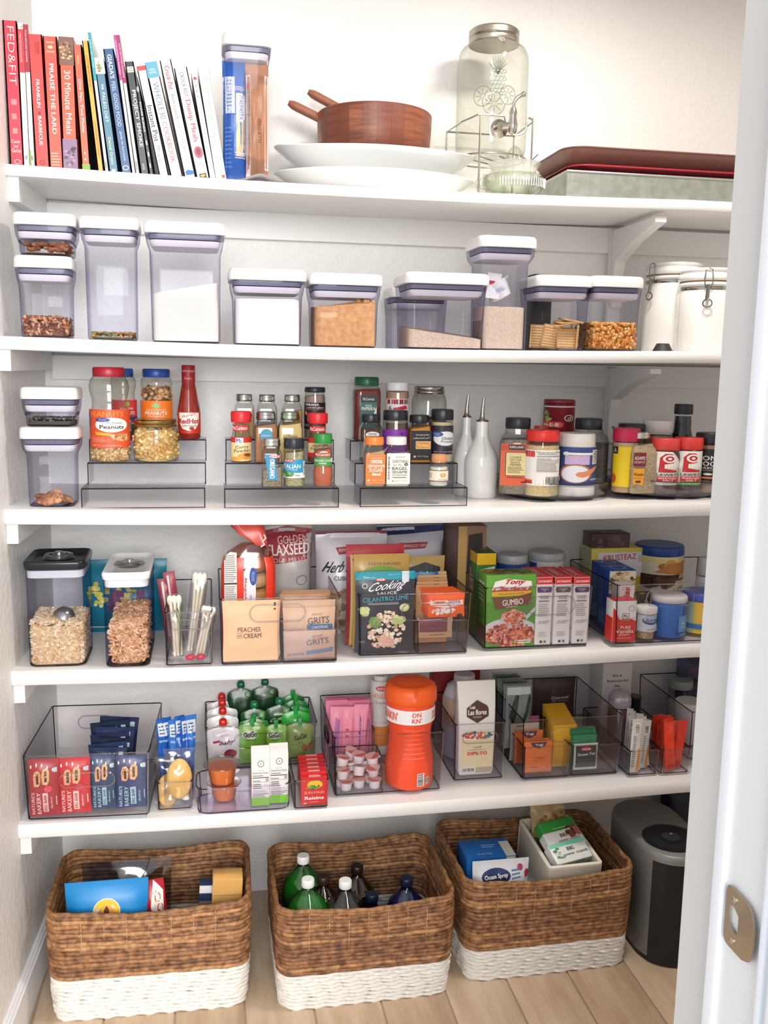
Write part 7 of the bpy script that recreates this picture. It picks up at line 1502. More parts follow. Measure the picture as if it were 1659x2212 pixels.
for k, (u0, u1, vt) in enumerate(((742, 945, 1030), (945, 1155, 1000))):
    P = place('R', u0, u1, vt, None, z=zf, y=inb(tr, .018 + .008 * k)); w, h = P.w, P.h; d = w * .85
    t = thing('juice_carton', ['left small gable-top carton with green foot', 'right small gable-top carton with green foot'][k], 'carton', (P.x, inb(tr, .018 + .008 * k) + d / 2, zf), group='small gable-top cartons')
    part('body', t, (rbox(w, d, h, .001, .0006), C('#eceae6', .4)))
    gh = .017
    v = [(-w / 2, -d / 2, h), (w / 2, -d / 2, h), (w / 2, d / 2, h), (-w / 2, d / 2, h), (-w / 2, -.001, h + gh), (w / 2, -.001, h + gh), (w / 2, .001, h + gh), (-w / 2, .001, h + gh), (-w / 2, -.001, h + gh + .007), (w / 2, -.001, h + gh + .007), (w / 2, .001, h + gh + .007), (-w / 2, .001, h + gh + .007)]
    part('gable', t, ((v, [(0, 1, 5, 4), (2, 3, 7, 6), (0, 4, 7, 3), (1, 2, 6, 5), (4, 5, 9, 8), (6, 7, 11, 10), (8, 9, 10, 11), (4, 8, 11, 7), (5, 6, 10, 9)]), C('#e4e2dc', .4)), smooth=False)
    deco(t, flat(-d / 2, 0), w * .99, h, [('r', 0, 0, 1, .17, '#7cc83c'), ('o', .52, .89, .18, .07, .16, '#4a3c38'), ('t', 'A', .52, .89, .1, .04, '#4a3c38'), ('t', '35 2/3 OZ', .5, .75, .3, .02, '#777'), ('t', 'Nutrition Facts', .5, .7, .84, .04, '#2a2624', 0, 0, .01), ('l', .06, .62, .7, .66, 1, '#777'), ('r', .04, .59, .96, .605, '#222'), ('r', .04, .5, .96, .505, '#444'), ('t', 'Calories', .27, .535, .42, .035, '#222', 0, 0, .01), ('t', '35', .86, .55, .16, .06, '#222', 0, 0, .01), ('l', .08, .36, .6, .48, 3, '#666'), ('l', .08, .28, .9, .34, 2, '#aaa'), ('r', .06, .25, .94, .26, '#222'), ('l', .06, .18, .9, .24, 2, '#777')], None, 'carton_print')
    deco(t, leftside(-w / 2, 0), d, h, [('r', 0, 0, 1, .17, '#7cc83c'), ('r', 0, .3, 1, .7, '#e8843c'), ('s', .5, .4, .4, .1, 8, ['#d84030', '#f0a040'], .1)], None, 'carton_side_print')
c5 = bin_('R', 1218, 1608, 1278, 1612, 1, 1010, 'slim clear bin with a row of little red raisin boxes')
zf = c5['zf']
for k in range(6):
    y = inb(c5, .008 + k * .02)
    P = place('R', 1300 - k * 7, 1592 - k * 9, 1248, None, z=zf, y=y)
    P.h = hit(*px('R', 1440, 1232 - k * 44), y=y).z - zf if k else P.h
    carton(P, .0185, 'raisin_box', 'small red raisin box, ' + ['frontmost with white and gold words', 'second from the front', 'third from the front', 'fourth from the front', 'fifth from the front', 'rearmost and tallest'][k], '#d8242c',
       front=[('e', .52, .76, .3, .16, '#f4c428'), ('s', .5, .66, .28, .06, 24, ['#3c8c3c', '#6cac4c', '#2c6c34'], .05), ('t', 'SUN-MAID', .5, .47, .78, .1, '#f0c090', 0, 0, .01), ('t', 'Raisins', .5, .27, .74, .12, Wt, 0, 0, .02), ('l', .3, .1, .75, .13, 1, '#f4c8c0'), ('r', .08, .06, .2, .1, '#f4c8c0')] if k == 0 else [('l', .3, .9, .7, .97, 1, '#f0b0a8')], topi=[('r', .3, .3, .75, .8, '#f0a8a0'), ('r', 0, 0, 1, .12, '#e86058')], group='little red raisin boxes')
# coffee creamer bin
c6 = bin_('S', 232, 1590, 905, 1650, 1, 375, 'wide clear bin with creamer cups, pink packets and an orange bottle', sidegrip=True)
zf = c6['zf']
insA = bin_('S', 215, 738, 862, None, 1, 360, 'clear organiser of pink sweetener packets at the back left', z=zf, y=inb(c6, .13), foot=.003, cr=.003, d=.17, edge=clear('#4a444a', '#2a262a'))
insB = bin_('S', 250, 866, 1280, None, 1, 900, 'low clear organiser of creamer cups at the front left', z=zf, y=inb(c6, .01), foot=.003, cr=.003, d=.115)
PNK = '#f098b0'
for r_ in range(4):
    for k in range(3 if r_ == 0 else 2):
        y = inb(insA, .01 + .03 * r_)
        u0 = (160, 325, 460)[k] if r_ == 0 else (150 - r_ * 10, 420 - r_ * 10)[k]; u1 = (330, 468, 640)[k] if r_ == 0 else (420 - r_ * 8, 690 - r_ * 8)[k]
        P = place('S', u0, u1, (560, 560, 530)[k] if r_ == 0 else 500 - r_ * 22, None, z=insA['zf'], y=y)
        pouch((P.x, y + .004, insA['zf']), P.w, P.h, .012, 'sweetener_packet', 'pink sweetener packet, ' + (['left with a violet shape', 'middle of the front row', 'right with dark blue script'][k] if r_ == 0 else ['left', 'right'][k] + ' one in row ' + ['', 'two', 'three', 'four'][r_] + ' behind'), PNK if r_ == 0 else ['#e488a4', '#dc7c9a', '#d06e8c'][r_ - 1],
          ([('p', [(.3, .15), (.8, .15), (.75, .8), (.4, .85)], '#b878b0')] if k == 0 else [('l', .3, .5, .6, .7, 2, '#d83c64'), ('p', [(.2, .1), (.8, .1), (.8, .35), (.2, .3)], '#c078a8')] if k == 1 else [('t', "Sweet'N Low", .42, .55, .2, .6, '#3c2c8c', 90, .2, .02), ('r', .64, .4, .67, .85, '#a05c90'), ('p', [(.3, .14), (.36, .2), (.42, .14), (.36, .1)], '#e83c50')]) if r_ == 0 else [], group='pink sweetener packets', seed=150 + r_ * 4 + k, wr=.35, ry=rnd.uniform(-.06, .06))
P = place('S', 640, 715, 560, None, z=insA['zf'], y=inb(insA, .02))
pouch((P.x, inb(insA, .03), insA['zf']), P.w * 1.6, P.h, .01, 'sweetener_packet', 'pink sweetener packet edge at the organiser right side', '#ec8cac', [('r', .2, .1, .3, .8, '#a04c80')], rz=.8, seed=170)
# creamer cups
cupm = None
r = random.Random(11)
spots = [(385, 1590, 0, .012), (545, 1545, 0, .022), (748, 1570, 0, .014), (300, 1500, 0, .035), (470, 1480, 0, .05), (680, 1470, 0, .045), (830, 1500, 0, .05), (340, 1400, 1, .02), (540, 1390, 1, .03), (760, 1380, 1, .03), (280, 1330, 1, .06), (470, 1300, 1, .065), (640, 1290, 1, .07), (820, 1300, 1, .07), (330, 1250, 2, .04), (540, 1240, 2, .055), (720, 1230, 2, .04), (420, 1170, 2, .085)]
labs = ['left of the front row', 'middle of the front row', 'right of the front row', 'far left behind the front row', 'second behind the front row', 'third behind the front row', 'far right behind the front row', 'second layer, left front', 'second layer, middle front', 'second layer, right front', 'second layer, far left back', 'second layer, left of centre back', 'second layer, right of centre back', 'second layer, far right back', 'top layer, left', 'top layer, middle', 'top layer, right', 'top layer, rear and tipped']
def creamer():
    t = thing('creamer_cup', 'x', 'cup', (0, 0, 0), group='white creamer cups with pink lids')
    part('cup', t, (lathe([(.0115, 0), (.0122, .0015), (.0142, .019), (.0142, .0205)], k=5), C('#f4f2f0', .3)))
    part('foil_lid', t, (lathe([(.0168, .0205), (.0172, .021), (.0168, .0216)], k=5), C('#e8bcb4', .3)))
    v = [(.0155 * math.cos(a), .0155 * math.sin(a), .0219) for a in [PI * 1.05 + .9 * PI * i / 10 for i in range(11)]]
    part('lid_print', t, [((v, [tuple(range(11))]), C('#d4605c', .35))], smooth=False)
    part('pull_tab', t, (gbox(-.004, .004, -.021, -.016, .0208, .0214), C('#f0d4cc', .3)))
    return t
cr0 = creamer()
for i, (u, v, ly, dy) in enumerate(spots):
    y = inb(insB, dy + .012); z = insB['zf'] + ly * .0225
    x = hit(*px('S', u, v), y=y).x; x = max(insB.location.x - insB['w'] / 2 + .02, min(insB.location.x + insB['w'] / 2 - .02, x))
    tl = (0, 0, r.uniform(0, 6)) if ly < 1 else (r.uniform(-.35, .35), r.uniform(-.3, .3), r.uniform(-1, 1))
    lab = 'white creamer cup with pink lid, ' + labs[i]
    if i == 0: cr0.location = (x, y, z); cr0.rotation_euler = (0, 0, .3); cr0['label'] = lab
    else: copyof(cr0, (x, y, z + (.003 if ly else 0)), tl, lab)
# orange coffee creamer bottle
P = place('S', 880, 1465, 225, 1600, z=zf, rd=True)
P.h = min(P.h, top(2, P.x) - .037 - zf)
R, h = P.w / 2, P.h; OR = C('#f4512c', .35); OL = C('#f5611c', .38, bump=.15, scale=500)
t = thing('creamer_bottle', 'big orange plastic coffee creamer bottle with a white band', 'bottle', (P.x, P.y, zf))
body = [(R * .93, 0), (R * .98, .006), (R, .02), (R, h * .22), (R * .97, h * .27), (R * .93, h * .33), (R * .88, h * .42), (R * .86, h * .5), (R * .88, h * .56), (R * .96, h * .64), (R * 1.0, h * .68), (R * 1.0, h * .82), (R * .98, h * .84)]
part('body', t, (lathe(body, k=10), OR), sharp=70)
part('lid', t, (lathe([(R * 1.0, h * .815), (R * 1.07, h * .825), (R * 1.08, h * .86), (R * 1.07, h * .93), (R * 1.0, h * .97), (R * .85, h * .99), (R * .8, h * .985), (R * .5, h * .995), (R * .3, h)], k=10), OL), sharp=70)
deco(t, cyl(R * 1.012, h * .645), R * 1.0 * 3.0, h * .135, [('t', 'DN\nKN\'', .52, .5, .13, .72, '#ec5a28', 0, 0, .05), ('t', "DUNKIN'", .1, .5, .3, .6, '#ec5a28', 0, 0, .05), ('t', "DUNKIN'", .93, .5, .3, .6, '#ec5a28', 0, 0, .05)], '#f4efee', 'white_band', step=R * .12)
for k in range(7):
    zz = h * (.58 - .045 * k); rr = [.885, .865, .862, .862, .88, .91, .935][k] * R + .001
    part('moulded_groove', t, (tube([(rr * math.sin(a), -rr * math.cos(a), zz) for a in [(-.5 + .1 * i) for i in range(11)]], .0012, 5), C('#f8765c', .35)))
deco(t, cyl(R * 1.002, h * .035), R * 1.6, h * .14, [('r', .58, .05, .78, .95, '#e8e4e2'), ('B', .6, .1, .75, .92, 14, '#4a4648'), ('r', .82, .12, .97, .62, '#b8b0ac'), ('o', .86, .37, .03, .15, .3, '#3a3634'), ('o', .93, .37, .03, .15, .3, '#3a3634')], None, 'bar_code_label', step=R * .12)
# flavour syrup bottle behind
P = place('S', 690, 905, 160, None, z=zf, y=inb(c6, .21), rd=True)
P.x += .004; P.w *= 1.15
P.h = min(P.h, top(2, .2) - .04 - zf)
jar(P, 'creamer_bottle', 'white and orange vanilla creamer bottle partly behind the big orange one', 'bottle', prof=[(0, .9), (.02, .98), (.5, .9), (.56, .95), (.82, 1), (.9, .8)], body=C('#f0ebe6', .35), lid=(.9, .7, '#f0eeea', .35), labels=[(.62, .95, 165, -15, '#eae4e0', [('e', .55, .74, .2, .1, '#d8404c'), ('t', 'H-E-B', .55, .74, .26, .1, Wt, 0, 0, .02), ('t', 'VANILLA', .52, .45, .7, .2, '#d88458', 0, 0, -.005), ('t', 'Caramel', .52, .2, .5, .12, '#c8845c', 0, .2)]), (.12, .42, 170, 0, '#e89048', [('r', 0, .85, 1, 1, '#eae4e0')])])
# coffee bag bin
c7 = bin_('T', 208, 652, 540, 1048, 1, 250, 'narrow clear bin with a white folded bag of coffee', grip=(0, .34, .76, .013))
zf = c7['zf']
P = place('T', 250, 585, 190, None, z=zf, y=inb(c7, .02)); w, h = P.w, P.h; d = .05
h = min(h, top(2, P.x) - .045 - zf)
t = thing('coffee_bag', 'white coffee bag with a brown hexagon badge and a cream label', 'bag', (P.x, inb(c7, .02) + d / 2, zf))
part('bag', t, (loft([(0, w * .42, d * .46, .004), (.006, w * .46, d * .5, .006), (h * .5, w * .48, d * .5, .006), (h * .75, w * .49, d * .36, .004), (h * .97, w * .5, .006, .002), (h, w * .5, .003, .001)], 3), C('#e9e6e0', .45)), sharp=50)
def bagm(s, t_, o):
    q = t_ / h
    y = d * .5 if q < .5 else d * (.5 - .14 * (q - .5) / .25) if q < .75 else d * .36 + (.006 - d * .36) * (q - .75) / .22
    return (s, -y - .0012 - o, t_)
deco(t, bagm, w * .92, h, [('p', [(.5, .81), (.78, .75), (.82, .72), (.82, .64), (.5, .57), (.2, .64), (.2, .73)], '#54362e'), ('t', 'Café', .36, .735, .16, .03, '#f4ece4', 0, 0, .02), ('t', 'Las flores', .5, .685, .52, .055, '#f4ece4', 0, 0, .015), ('t', 'NICARAGUA', .5, .635, .24, .016, '#e8dcd0')], None, 'badge', step=w / 12)
deco(t, flat(-d * .5 - .001, h * .03), w * .82, h * .46, [('r', .0, .78, 1, 1, '#f0e4cc'), ('s', .5, .88, .46, .09, 50, ['#e0603c', '#3c6c80', '#f0a848', '#d84848', '#5c8c90', '#f8f0e0'], .05), ('t', 'CAFÉ', .52, .61, .26, .05, '#4a3830', 0, 0, .01), ('l', .25, .53, .78, .56, 1, '#b09868'), ('t', 'DIPILTO', .52, .46, .62, .08, '#d8402c', 0, 0, .025), ('r', 0, 0, .48, .14, '#e8e4dc'), ('b', .04, .03, .44, .11, 18, '#444'), ('r', .48, 0, 1, .12, '#b8a88c')], '#e6d7ae', 'cream_label', step=.02)
P = place('T', 90, 480, 100, None, z=zf, y=inb(c7, .1), rd=True); P.h = min(P.h, top(2, P.x) - .045 - zf)
P.w = min(P.w, c7['w'] * .86); P.x = c7.location.x
jar(P, 'plastic_jug', 'pale translucent plastic jug behind the coffee bag', 'jug', prof=[(0, .93), (.02, 1), (.7, 1), (.85, .8), (.9, .5)], body=C('#c9c8d2', .3), lid=(.9, .5, '#c4c2cc', .4), labels=[(.4, .75, 120, -20, '#c8a890', [('s', .5, .5, .4, .4, 14, ['#b89078', '#d8bca8'], .14)])])
solo('red_box', 'dark red box seen at the very back above the orange bottle', 'box', (hit(*px('P0', 985, 1462), y=.37).x, .385, top(1, .5)), (rbox(.13, .05, .262), '#8c2428'))
# tea bin
c8 = bin_('T', 800, 1668, 492, 1022, 1, 130, 'wide clear bin of tea bags with a raised grip outline', grip=(.0, .22, .74, .018))
zf = c8['zf']
def TP(u0, u1, vt, dy, T, name, label, base, items, b=None, dz=0, y=None, reg='T', **k):
    y = inb(c8, dy) if y is None else y
    P = place(reg, u0, u1, vt, None, z=zf + dz, y=y)
    pouch((P.x, y + T / 2, zf + dz), P.w, P.h, T, name, label, base, items, **k); return P
insC = bin_('T', 818, 1218, 742, None, 1, 520, 'left clear divider tray of tea bags', z=zf, y=inb(c8, .008), d=.2, foot=.003, cr=.003)
insD = bin_('T', 1236, 1640, 728, None, 1, 520, 'right clear divider tray of tea bags', z=zf, y=inb(c8, .008), d=.2, foot=.003, cr=.003)
YG = lambda t2: [('p', [(.22, .98), (.8, .98), (.74, .86), (.5, .78), (.28, .86)], '#542c48'), ('t', 'Yogi', .51, .9, .28, .08, Wt, 0, 0, .015)] + ([('t', 'Ginger', .56, .49, .42, .09, '#a84c28', 0, 0, .005), ('l', .16, .38, .92, .41, 1, '#c86c38'), ('l', .18, .15, .5, .2, 2, '#b85a2c'), ('p', [(.78, .16), (.9, .16), (.84, .22)], '#d06030')] if t2 else [])
for k in range(4): TP(820 + 3 * k, 1065 - 10 * k, [700, 692, 680, 672][k], .016 + .008 * k, .007, 'tea_packet', ['orange ginger tea packet in front', 'second orange ginger tea packet', 'third orange ginger tea packet', 'fourth orange ginger tea packet'][k], '#f0813c', YG(k == 0), dz=.005, group='orange ginger tea packets', seed=180 + k, wr=.12, seal=.03)
TP(738, 985, 605, .07, .01, 'tea_packet', 'taller orange tea packet behind the ginger packets', '#ee7c38', YG(False), dz=.005, seed=185, wr=.12)
TP(700, 950, 540, .1, .01, 'tea_packet', 'cream tea packet behind the taller orange one', '#cdbfa8', [('l', .2, .9, .5, .96, 1, '#5c5048')], seed=186)
TP(800, 950, 478, .12, .01, 'tea_packet', 'purple-pink tea packet at the back of the left divider', '#a04870', [], seed=187)
for k in range(7):
    y = .36 - .03 * k; zt = hit(*px('T', 640 + 18 * k, 108 + 16 * k), y=y).z
    xx = hit(*px('T', 655 + 20 * k, 150), y=y).x; hh = .115
    pouch((xx, y, max(zf, zt - hh - .05)), .068, min(hh + .05, zt - zf), .018, 'foil_tea_packet', 'silver and dark green foil packet, ' + ['rearmost', 'second from the back', 'third from the back', 'fourth from the back', 'fifth from the back', 'sixth from the back', 'frontmost'][k] + ' of the foil row', ['#7c8680', '#4c5a54', '#8c9690'][k % 3], [('r', .05, .86, .95, .97, '#c0c6c2'), ('p', [(.1, .5), (.35, .86), (.5, .86), (.3, .4)], '#24342c'), ('p', [(.55, .3), (.9, .86), (1, .8), (.7, .3)], '#2c3c34')], rough=.18, seed=190 + k, wr=.5, group='foil packets left of the charcoal packet')
P = TP(900, 1275, 148, .3, .02, 'charcoal_packet', 'dark brown packet reading charcoal at the back of the tea bin', '#4a3a38', [('t', 'Charcoal', .62, .62, .42, .055, '#d8d0cc', 3, 0, .02), ('l', .42, .54, .84, .57, 1, '#a89c98'), ('l', .5, .5, .74, .52, 1, '#8a7e7a')], seed=200, wr=.1)
for k in range(12): 
    y = inb(c8, .245 - .0175 * k); u = 1075 + 10 * k
    zt = hit(*px('T', u, 365 + 17 * k), y=y).z; x = hit(*px('T', u, 400), y=y).x
    pouch((x, y, zf + .001), .062, zt - zf, .012, 'yellow_tea_packet', 'yellow tea packet, number ' + ['twelve', 'eleven', 'ten', 'nine', 'eight', 'seven', 'six', 'five', 'four', 'three', 'two', 'one'][k] + ' from the front of its row', '#f0b624', [], group='yellow tea packets', seed=210 + k, wr=.15, rough=.5)
for k in range(5): TP(1255 - 12 * k, 1462 - 8 * k, [715, 640, 600, 580, 570][k], .014 + .01 * k, .008, 'green_tea_packet', ['front green tea packet with white frame and words', 'second green tea packet, bright green', 'third green tea packet', 'fourth green tea packet', 'fifth green tea packet'][k], ['#e4e8e6', '#1f9a68', '#1c8c5c', '#1f9664', '#187a50'][k], [('r', .06, .1, .94, .92, '#183c38'), ('e', .5, .8, .24, .07, '#d84048'), ('t', 'H-E-B', .5, .8, .32, .07, Wt, 0, 0, .02), ('t', 'Green Tea', .5, .62, .76, .11, '#f0f4f0', 3, 0, .015), ('l', .25, .4, .75, .43, 1, '#5c7c70')] if k == 0 else [], dz=.005, group='green tea packets', seed=230 + k, wr=.12)
# slim bins at the right
c9 = bin_('U', 778, 1090, 985, 1270, 1, 700, 'slim clear bin of white stick packets', d=.3)
c10 = bin_('U', 1118, 1425, 972, 1252, 1, 700, 'slim clear bin of red-orange stick packets', d=.3)
zf = c9['zf']
r = random.Random(5)
for k in range(13):
    y = inb(c9, .012 + .011 * k); u = 790 + (k * 67) % 235
    zt = hit(*px('U', u, 655 - 10 * k + (k % 3) * 20), y=y).z; x = hit(*px('U', u + 10, 800), y=y).x
    x = min(max(x, c9.location.x - .022), c9.location.x + .022)
    pouch((x, y, zf + .001), .017 + .01 * (k < 4), zt - zf, .007, 'stick_packet', 'white paper stick packet, ' + ['frontmost with a bar code', 'second', 'third', 'fourth', 'fifth', 'sixth', 'seventh', 'eighth', 'ninth', 'tenth', 'eleventh', 'twelfth', 'thirteenth'][k] + (' from the front' if k else ''), '#e6e3de', [('r', .2, .75, .8, .93, '#f4f2ee'), ('B', .3, .76, .7, .9, 9, '#444'), ('l', .15, .1, .5, .7, 16, '#8a8a86'), ('r', .7, .02, .98, .45, '#f0a040')] if k % 2 == 0 else [('l', .2, .3, .6, .9, 14, '#8c8c90'), ('r', .1, .02, .6, .4, '#f0aa4c')], ry=r.uniform(-.12, .12), rz=r.uniform(-.5, .3), group='white stick packets', seed=240 + k, wr=.4)
zf = c10['zf']
for k in range(8):
    y = inb(c10, .014 + .018 * k); u = (1180, 1270, 1215, 1310, 1190, 1260, 1300, 1230)[k]
    zt = hit(*px('U', u, (680, 670, 640, 665, 620, 610, 650, 600)[k]), y=y).z; x = hit(*px('U', (1225, 1310, 1200, 1330, 1200, 1300, 1270, 1240)[k], 900), y=y).x
    x = min(max(x, c10.location.x - .016), c10.location.x + .016)
    pouch((x, y, zf + .001), .03, zt - zf, .011, 'stick_packet', 'red-orange stick packet, ' + ['frontmost left', 'frontmost right', 'second left', 'second right', 'third left', 'third right', 'rear right', 'rearmost'][k], ['#ee4228', '#e83a24', '#f04c30'][k % 3], [('r', .1, .02, .9, .12, '#c83020')], ry=(-.1, .12, -.06, .1, -.05, .05, .06, 0)[k], rz=.2, group='red-orange stick packets', seed=260 + k, wr=.4)
c11 = bin_('U', 1428, 1950, 568, 950, 1, 155, 'large clear bin at the far right, behind the red-orange packets', y=.1, d=.3)
zf = c11['zf']
P = place('U', 1255, 1560, 455, None, z=zf, y=inb(c11, .07), rd=True); P.w *= .9
P.x = max(P.x, c11.location.x - c11['w'] / 2 + P.w / 2 + .006)
jar(P, 'white_tub', 'pale tub with a cream lid inside the far right bin', 'tub', prof=[(0, .85), (.02, .9), (.86, 1)], body=C('#ded8dc', .4), lid=(.86, 1.04, '#d4d2c8', .35))
P = place('U', 1200, 1430, 230, None, z=zf, y=inb(c11, .2), rd=True); P.x = max(P.x, c11.location.x - c11['w'] / 2 + P.w / 2 + .006)
jar(P, 'clear_jar', 'clear plastic jar with a pale lid at the back of the far right bin', 'jar', prof=[(0, .95), (.02, 1), (.8, 1)], body=PLAS, lid=(.82, 1.0, '#8c948e', .35), fill=(.5, C('#d8d8d4', .7), 0), flabel=('cotton_swabs', 'pale contents of the jar at the back of the far right bin'))
pouch((c11.location.x + .08, .36, zf), .12, .2, .04, 'dark_bag', 'dark purple and brown bag at the far right edge of the snack shelf', '#2c3050', [('s', .5, .5, .45, .3, 30, ['#4c3048', '#3c2434', '#5c4048'], .08)], cat='bag', seed=300)
# tea sign box and creamer pot behind
P = place('U', 500, 805, 60, None, s=1, y=.31); P.h = min(P.h, top(2, P.x) - .04 - P.z)
z_ = hit(*px('U', 650, 490), y=.31).z
carton(P, .08, 'tea_tin', 'white square box with a typewritten greeting at the shelf back', '#dfdad8', front=[('t', "It's a", .5, .83, .3, .035, '#2c2828', 0, 0, .01), ('t', 'Brew-tea-ful', .5, .755, .72, .035, '#2c2828', 0, 0, .01), ('t', 'day', .5, .68, .2, .04, '#2c2828', 0, 0, .01)])
P = place('U', 560, 790, 365, None, s=1, y=.215, rd=True)
jar(P, 'sugar_pot', 'silver-grey domed pot in front of the white greeting box', 'pot', prof=[(0, .7), (.03, .8), (.3, 1), (.66, 1), (.72, .97)], body=C('#b8b4b8', .2, .8), lid=(.74, .98, '#bcb6be', .25, 0, .86), lidname='rim_band')
solo('pot_lid', 'domed pearly lid of the silver-grey pot', 'lid', (P.x, P.y, P.z + P.h * .862), (lathe([(P.w * .49, 0), (P.w * .47, .008), (P.w * .36, .02), (P.w * .15, .027), (.001, .028)]), C('#c2bcc4', .2, .3)))
P = place('U', 770, 890, 400, None, s=1, y=.3, rd=True)
jar(P, 'black_canister', 'small black canister beside the greeting box', 'canister', prof=[(0, .95), (.9, 1)], body=C('#1c1c20', .3), lid=(.9, 1.05, '#24242a', .3))
# ================================================================== floor: baskets and appliance
BR = [C(c, .6, var=v, vscale=70, bump=.4, scale=300) for c, v in (('#ad7b52', '#6a4630'), ('#bb8858', '#7c5436'), ('#9c6c48', '#5a3c28'), ('#c89664', '#8a6040'), ('#a4734e', '#64422c'))]
WR = C('#efece4', .6, bump=.3, scale=300)
def basket(fl, fr, btl, btr, hz, label, seed, n_w=8):
    """fl, fr: picture points of the two front foot corners; rim depth is read from the back rim points"""
    A = hit(*fl, z=0); B = hit(*fr, z=0)
    w = B.x - A.x + .012; rz = math.atan2(B.y - A.y, B.x - A.x) * .6
    y0 = (A.y + B.y) / 2
    back = (hit(*btl, z=hz).y + hit(*btr, z=hz).y) / 2
    d = min(back - y0 + .02, .33)
    t = thing('woven_basket', label, 'basket', ((A.x + B.x) / 2, y0 + d / 2, 0), rz, 'woven baskets on the floor')
    r = random.Random(seed); cr = .038; total = 25; pit = hz / total
    def path(k, z):
        q = k / total; ex = 1 + .03 * math.sin(q * 2.2) + .018 * q
        o = outline(w / 2 * ex - .004, d / 2 * ex - .004, cr, 6)
        # resample evenly
        P = []; per = []
        L_ = 0
        for i in range(len(o)):
            a, b = o[i], o[(i + 1) % len(o)]; l_ = math.dist(a, b); per.append((L_, a, b, l_)); L_ += l_
        N = 190; j = 0
        for i in range(N):
            s_ = L_ * i / N
            while j + 1 < len(per) and per[j + 1][0] <= s_: j += 1
            s0, a, b, l_ = per[j]; u = (s_ - s0) / max(l_, 1e-9)
            x, y = a[0] + (b[0] - a[0]) * u, a[1] + (b[1] - a[1]) * u
            sagz = .006 * q * math.cos(2 * PI * x / w * 1.0) * -1 * (q > .5) * (q - .5) * 2
            P.append((x, y, z + sagz + .0012 * noise.noise(Vector((x * 22, y * 22, k * 3.1 + seed)))))
        return P
    for k in range(total):
        z = pit * (k + .5); white = k < n_w
        ph = r.uniform(0, 6); rr = pit * (.56 if white else .58)
        P = path(k, z)
        if white: rf = lambda i, th, ph=ph, rr=rr, k=k: rr * (1 + .3 * math.cos(2 * th - i * .95 + ph) + .04 * math.sin(i * 1.3))
        else: rf = lambda i, th, ph=ph, rr=rr, k=k: rr * (1 + .13 * math.cos(2 * th - i * .55 + ph) + .16 * noise.noise(Vector((i * .22, k * 1.7, th * .4 + seed))))
        part('rope_coil' if white else 'straw_coil', t, (tube(P, rr, 8, True, rf=rf), WR if white else BR[r.randrange(5)]), sharp=60)
    P = path(total, hz)
    part('rim_coil', t, (tube(P, pit * .62, 8, True, rf=lambda i, th: pit * .6 * (1 + .16 * math.cos(2 * th - i * .8))), C('#a8784c', .6, var='#6c4a2c', vscale=70)), sharp=60)
    part('basket_floor', t, (rbox(w - .02, d - .02, .006, .03), C('#7c5a40', .8)))
    for i in range(9):
        x = -w / 2 * .9 + w * .9 * i / 8
        if abs(x) > w / 2 - cr: continue
        part('binding_thread', t, (tube([(x, -d / 2 * 1.035 - .0012, hz - .004), (x + .001, -d / 2 * 1.036 - .0018, hz - .03), (x, -d / 2 * 1.036 - .001, hz - .055 - .03 * (i % 2))], .0006, 4), C('#dcc8a0', .6)))
    t['w'], t['d'], t['y0'] = w, d, y0
    return t
HZ = .252
k1 = basket((121, 2208), (531, 2175), (160, 1860), (550, 1825), .245, 'left woven basket with a white rope base, a blue bag inside', 1, 10)
k2 = basket((609, 2188), (967, 2146), (570, 1850), (935, 1805), .234, 'middle woven basket with a white rope base, holding soda bottles', 2, 9)
k3 = basket((1011, 2125), (1348, 2083), (950, 1790), (1260, 1762), .242, 'right woven basket with a white rope base, a small bin of snack bars on it', 3)
def fb(b, reg, u0, u1, vt, fy, z0=.012, vb=None):
    y = b.location.y - b['d'] / 2 + fy * b['d']
    P = place(reg, u0, u1, vt, vb, z=z0, y=y)
    l, r_ = b.location.x - b['w'] / 2 + .022, b.location.x + b['w'] / 2 - .022
    P.w = min(P.w, r_ - l); P.x = max(l + P.w / 2, min(r_ - P.w / 2, P.x)); return P, y
P, y = fb(k1, 'V', 392, 915, 372, .12)
pouch((P.x, y + .02, .02), P.w, P.h - .01, .05, 'coffee_bag', 'bright blue flat bag with a round yellow badge, in the left basket', '#1f86c8', [('e', .5, .77, .17, .17 * P.w / P.h, '#e8e4dc'), ('e', .5, .77, .16, .16 * P.w / P.h, '#f0c030'), ('e', .5, .76, .1, .1 * P.w / P.h, '#e8a050'), ('p', [(.46, .75), (.54, .75), (.53, .79), (.5, .82), (.47, .79)], '#5c4030')], cat='bag', seed=400, wr=.1)
P, y = fb(k1, 'V', 500, 1060, 270, .3)
pouch((P.x, y + .02, .02), P.w, P.h, .07, 'clear_bag', 'crumpled clear plastic bag behind the blue bag', '#8c8c90', [], mat=clear('#d8d8da', '#9a9a9c', 2.2, rough=.1), cat='bag', seed=401, wr=.8)
P, y = fb(k1, 'V', 900, 1085, 375, .2)
pouch((P.x, y + .012, .02), P.w, P.h, .03, 'chip_bag', 'red and white snack bag beside the blue bag', '#b01c28', [('p', [(.5, .5), (.85, .5), (.95, .9), (.65, 1), (.5, .8)], '#ece4dc'), ('o', .75, .85, .1, .04, .3, '#c8642c'), ('o', .8, .76, .1, .04, .3, '#c83c2c')], cat='bag', seed=402, wr=.5, ry=-.1)
P, y = fb(k1, 'V', 1195, 1385, 378, .32)
carton(P, .03, 'blue_white_box', 'narrow navy and white box in the left basket', '#2c3c64', front=[('r', 0, .92, 1, 1, '#e8e8ec'), ('r', .6, .5, 1, .8, '#dfe0e4'), ('r', .0, 0, .5, .84, '#8c8478')], y=y, ry=.06)
P, y = fb(k1, 'V', 1350, 1535, 340, .2)
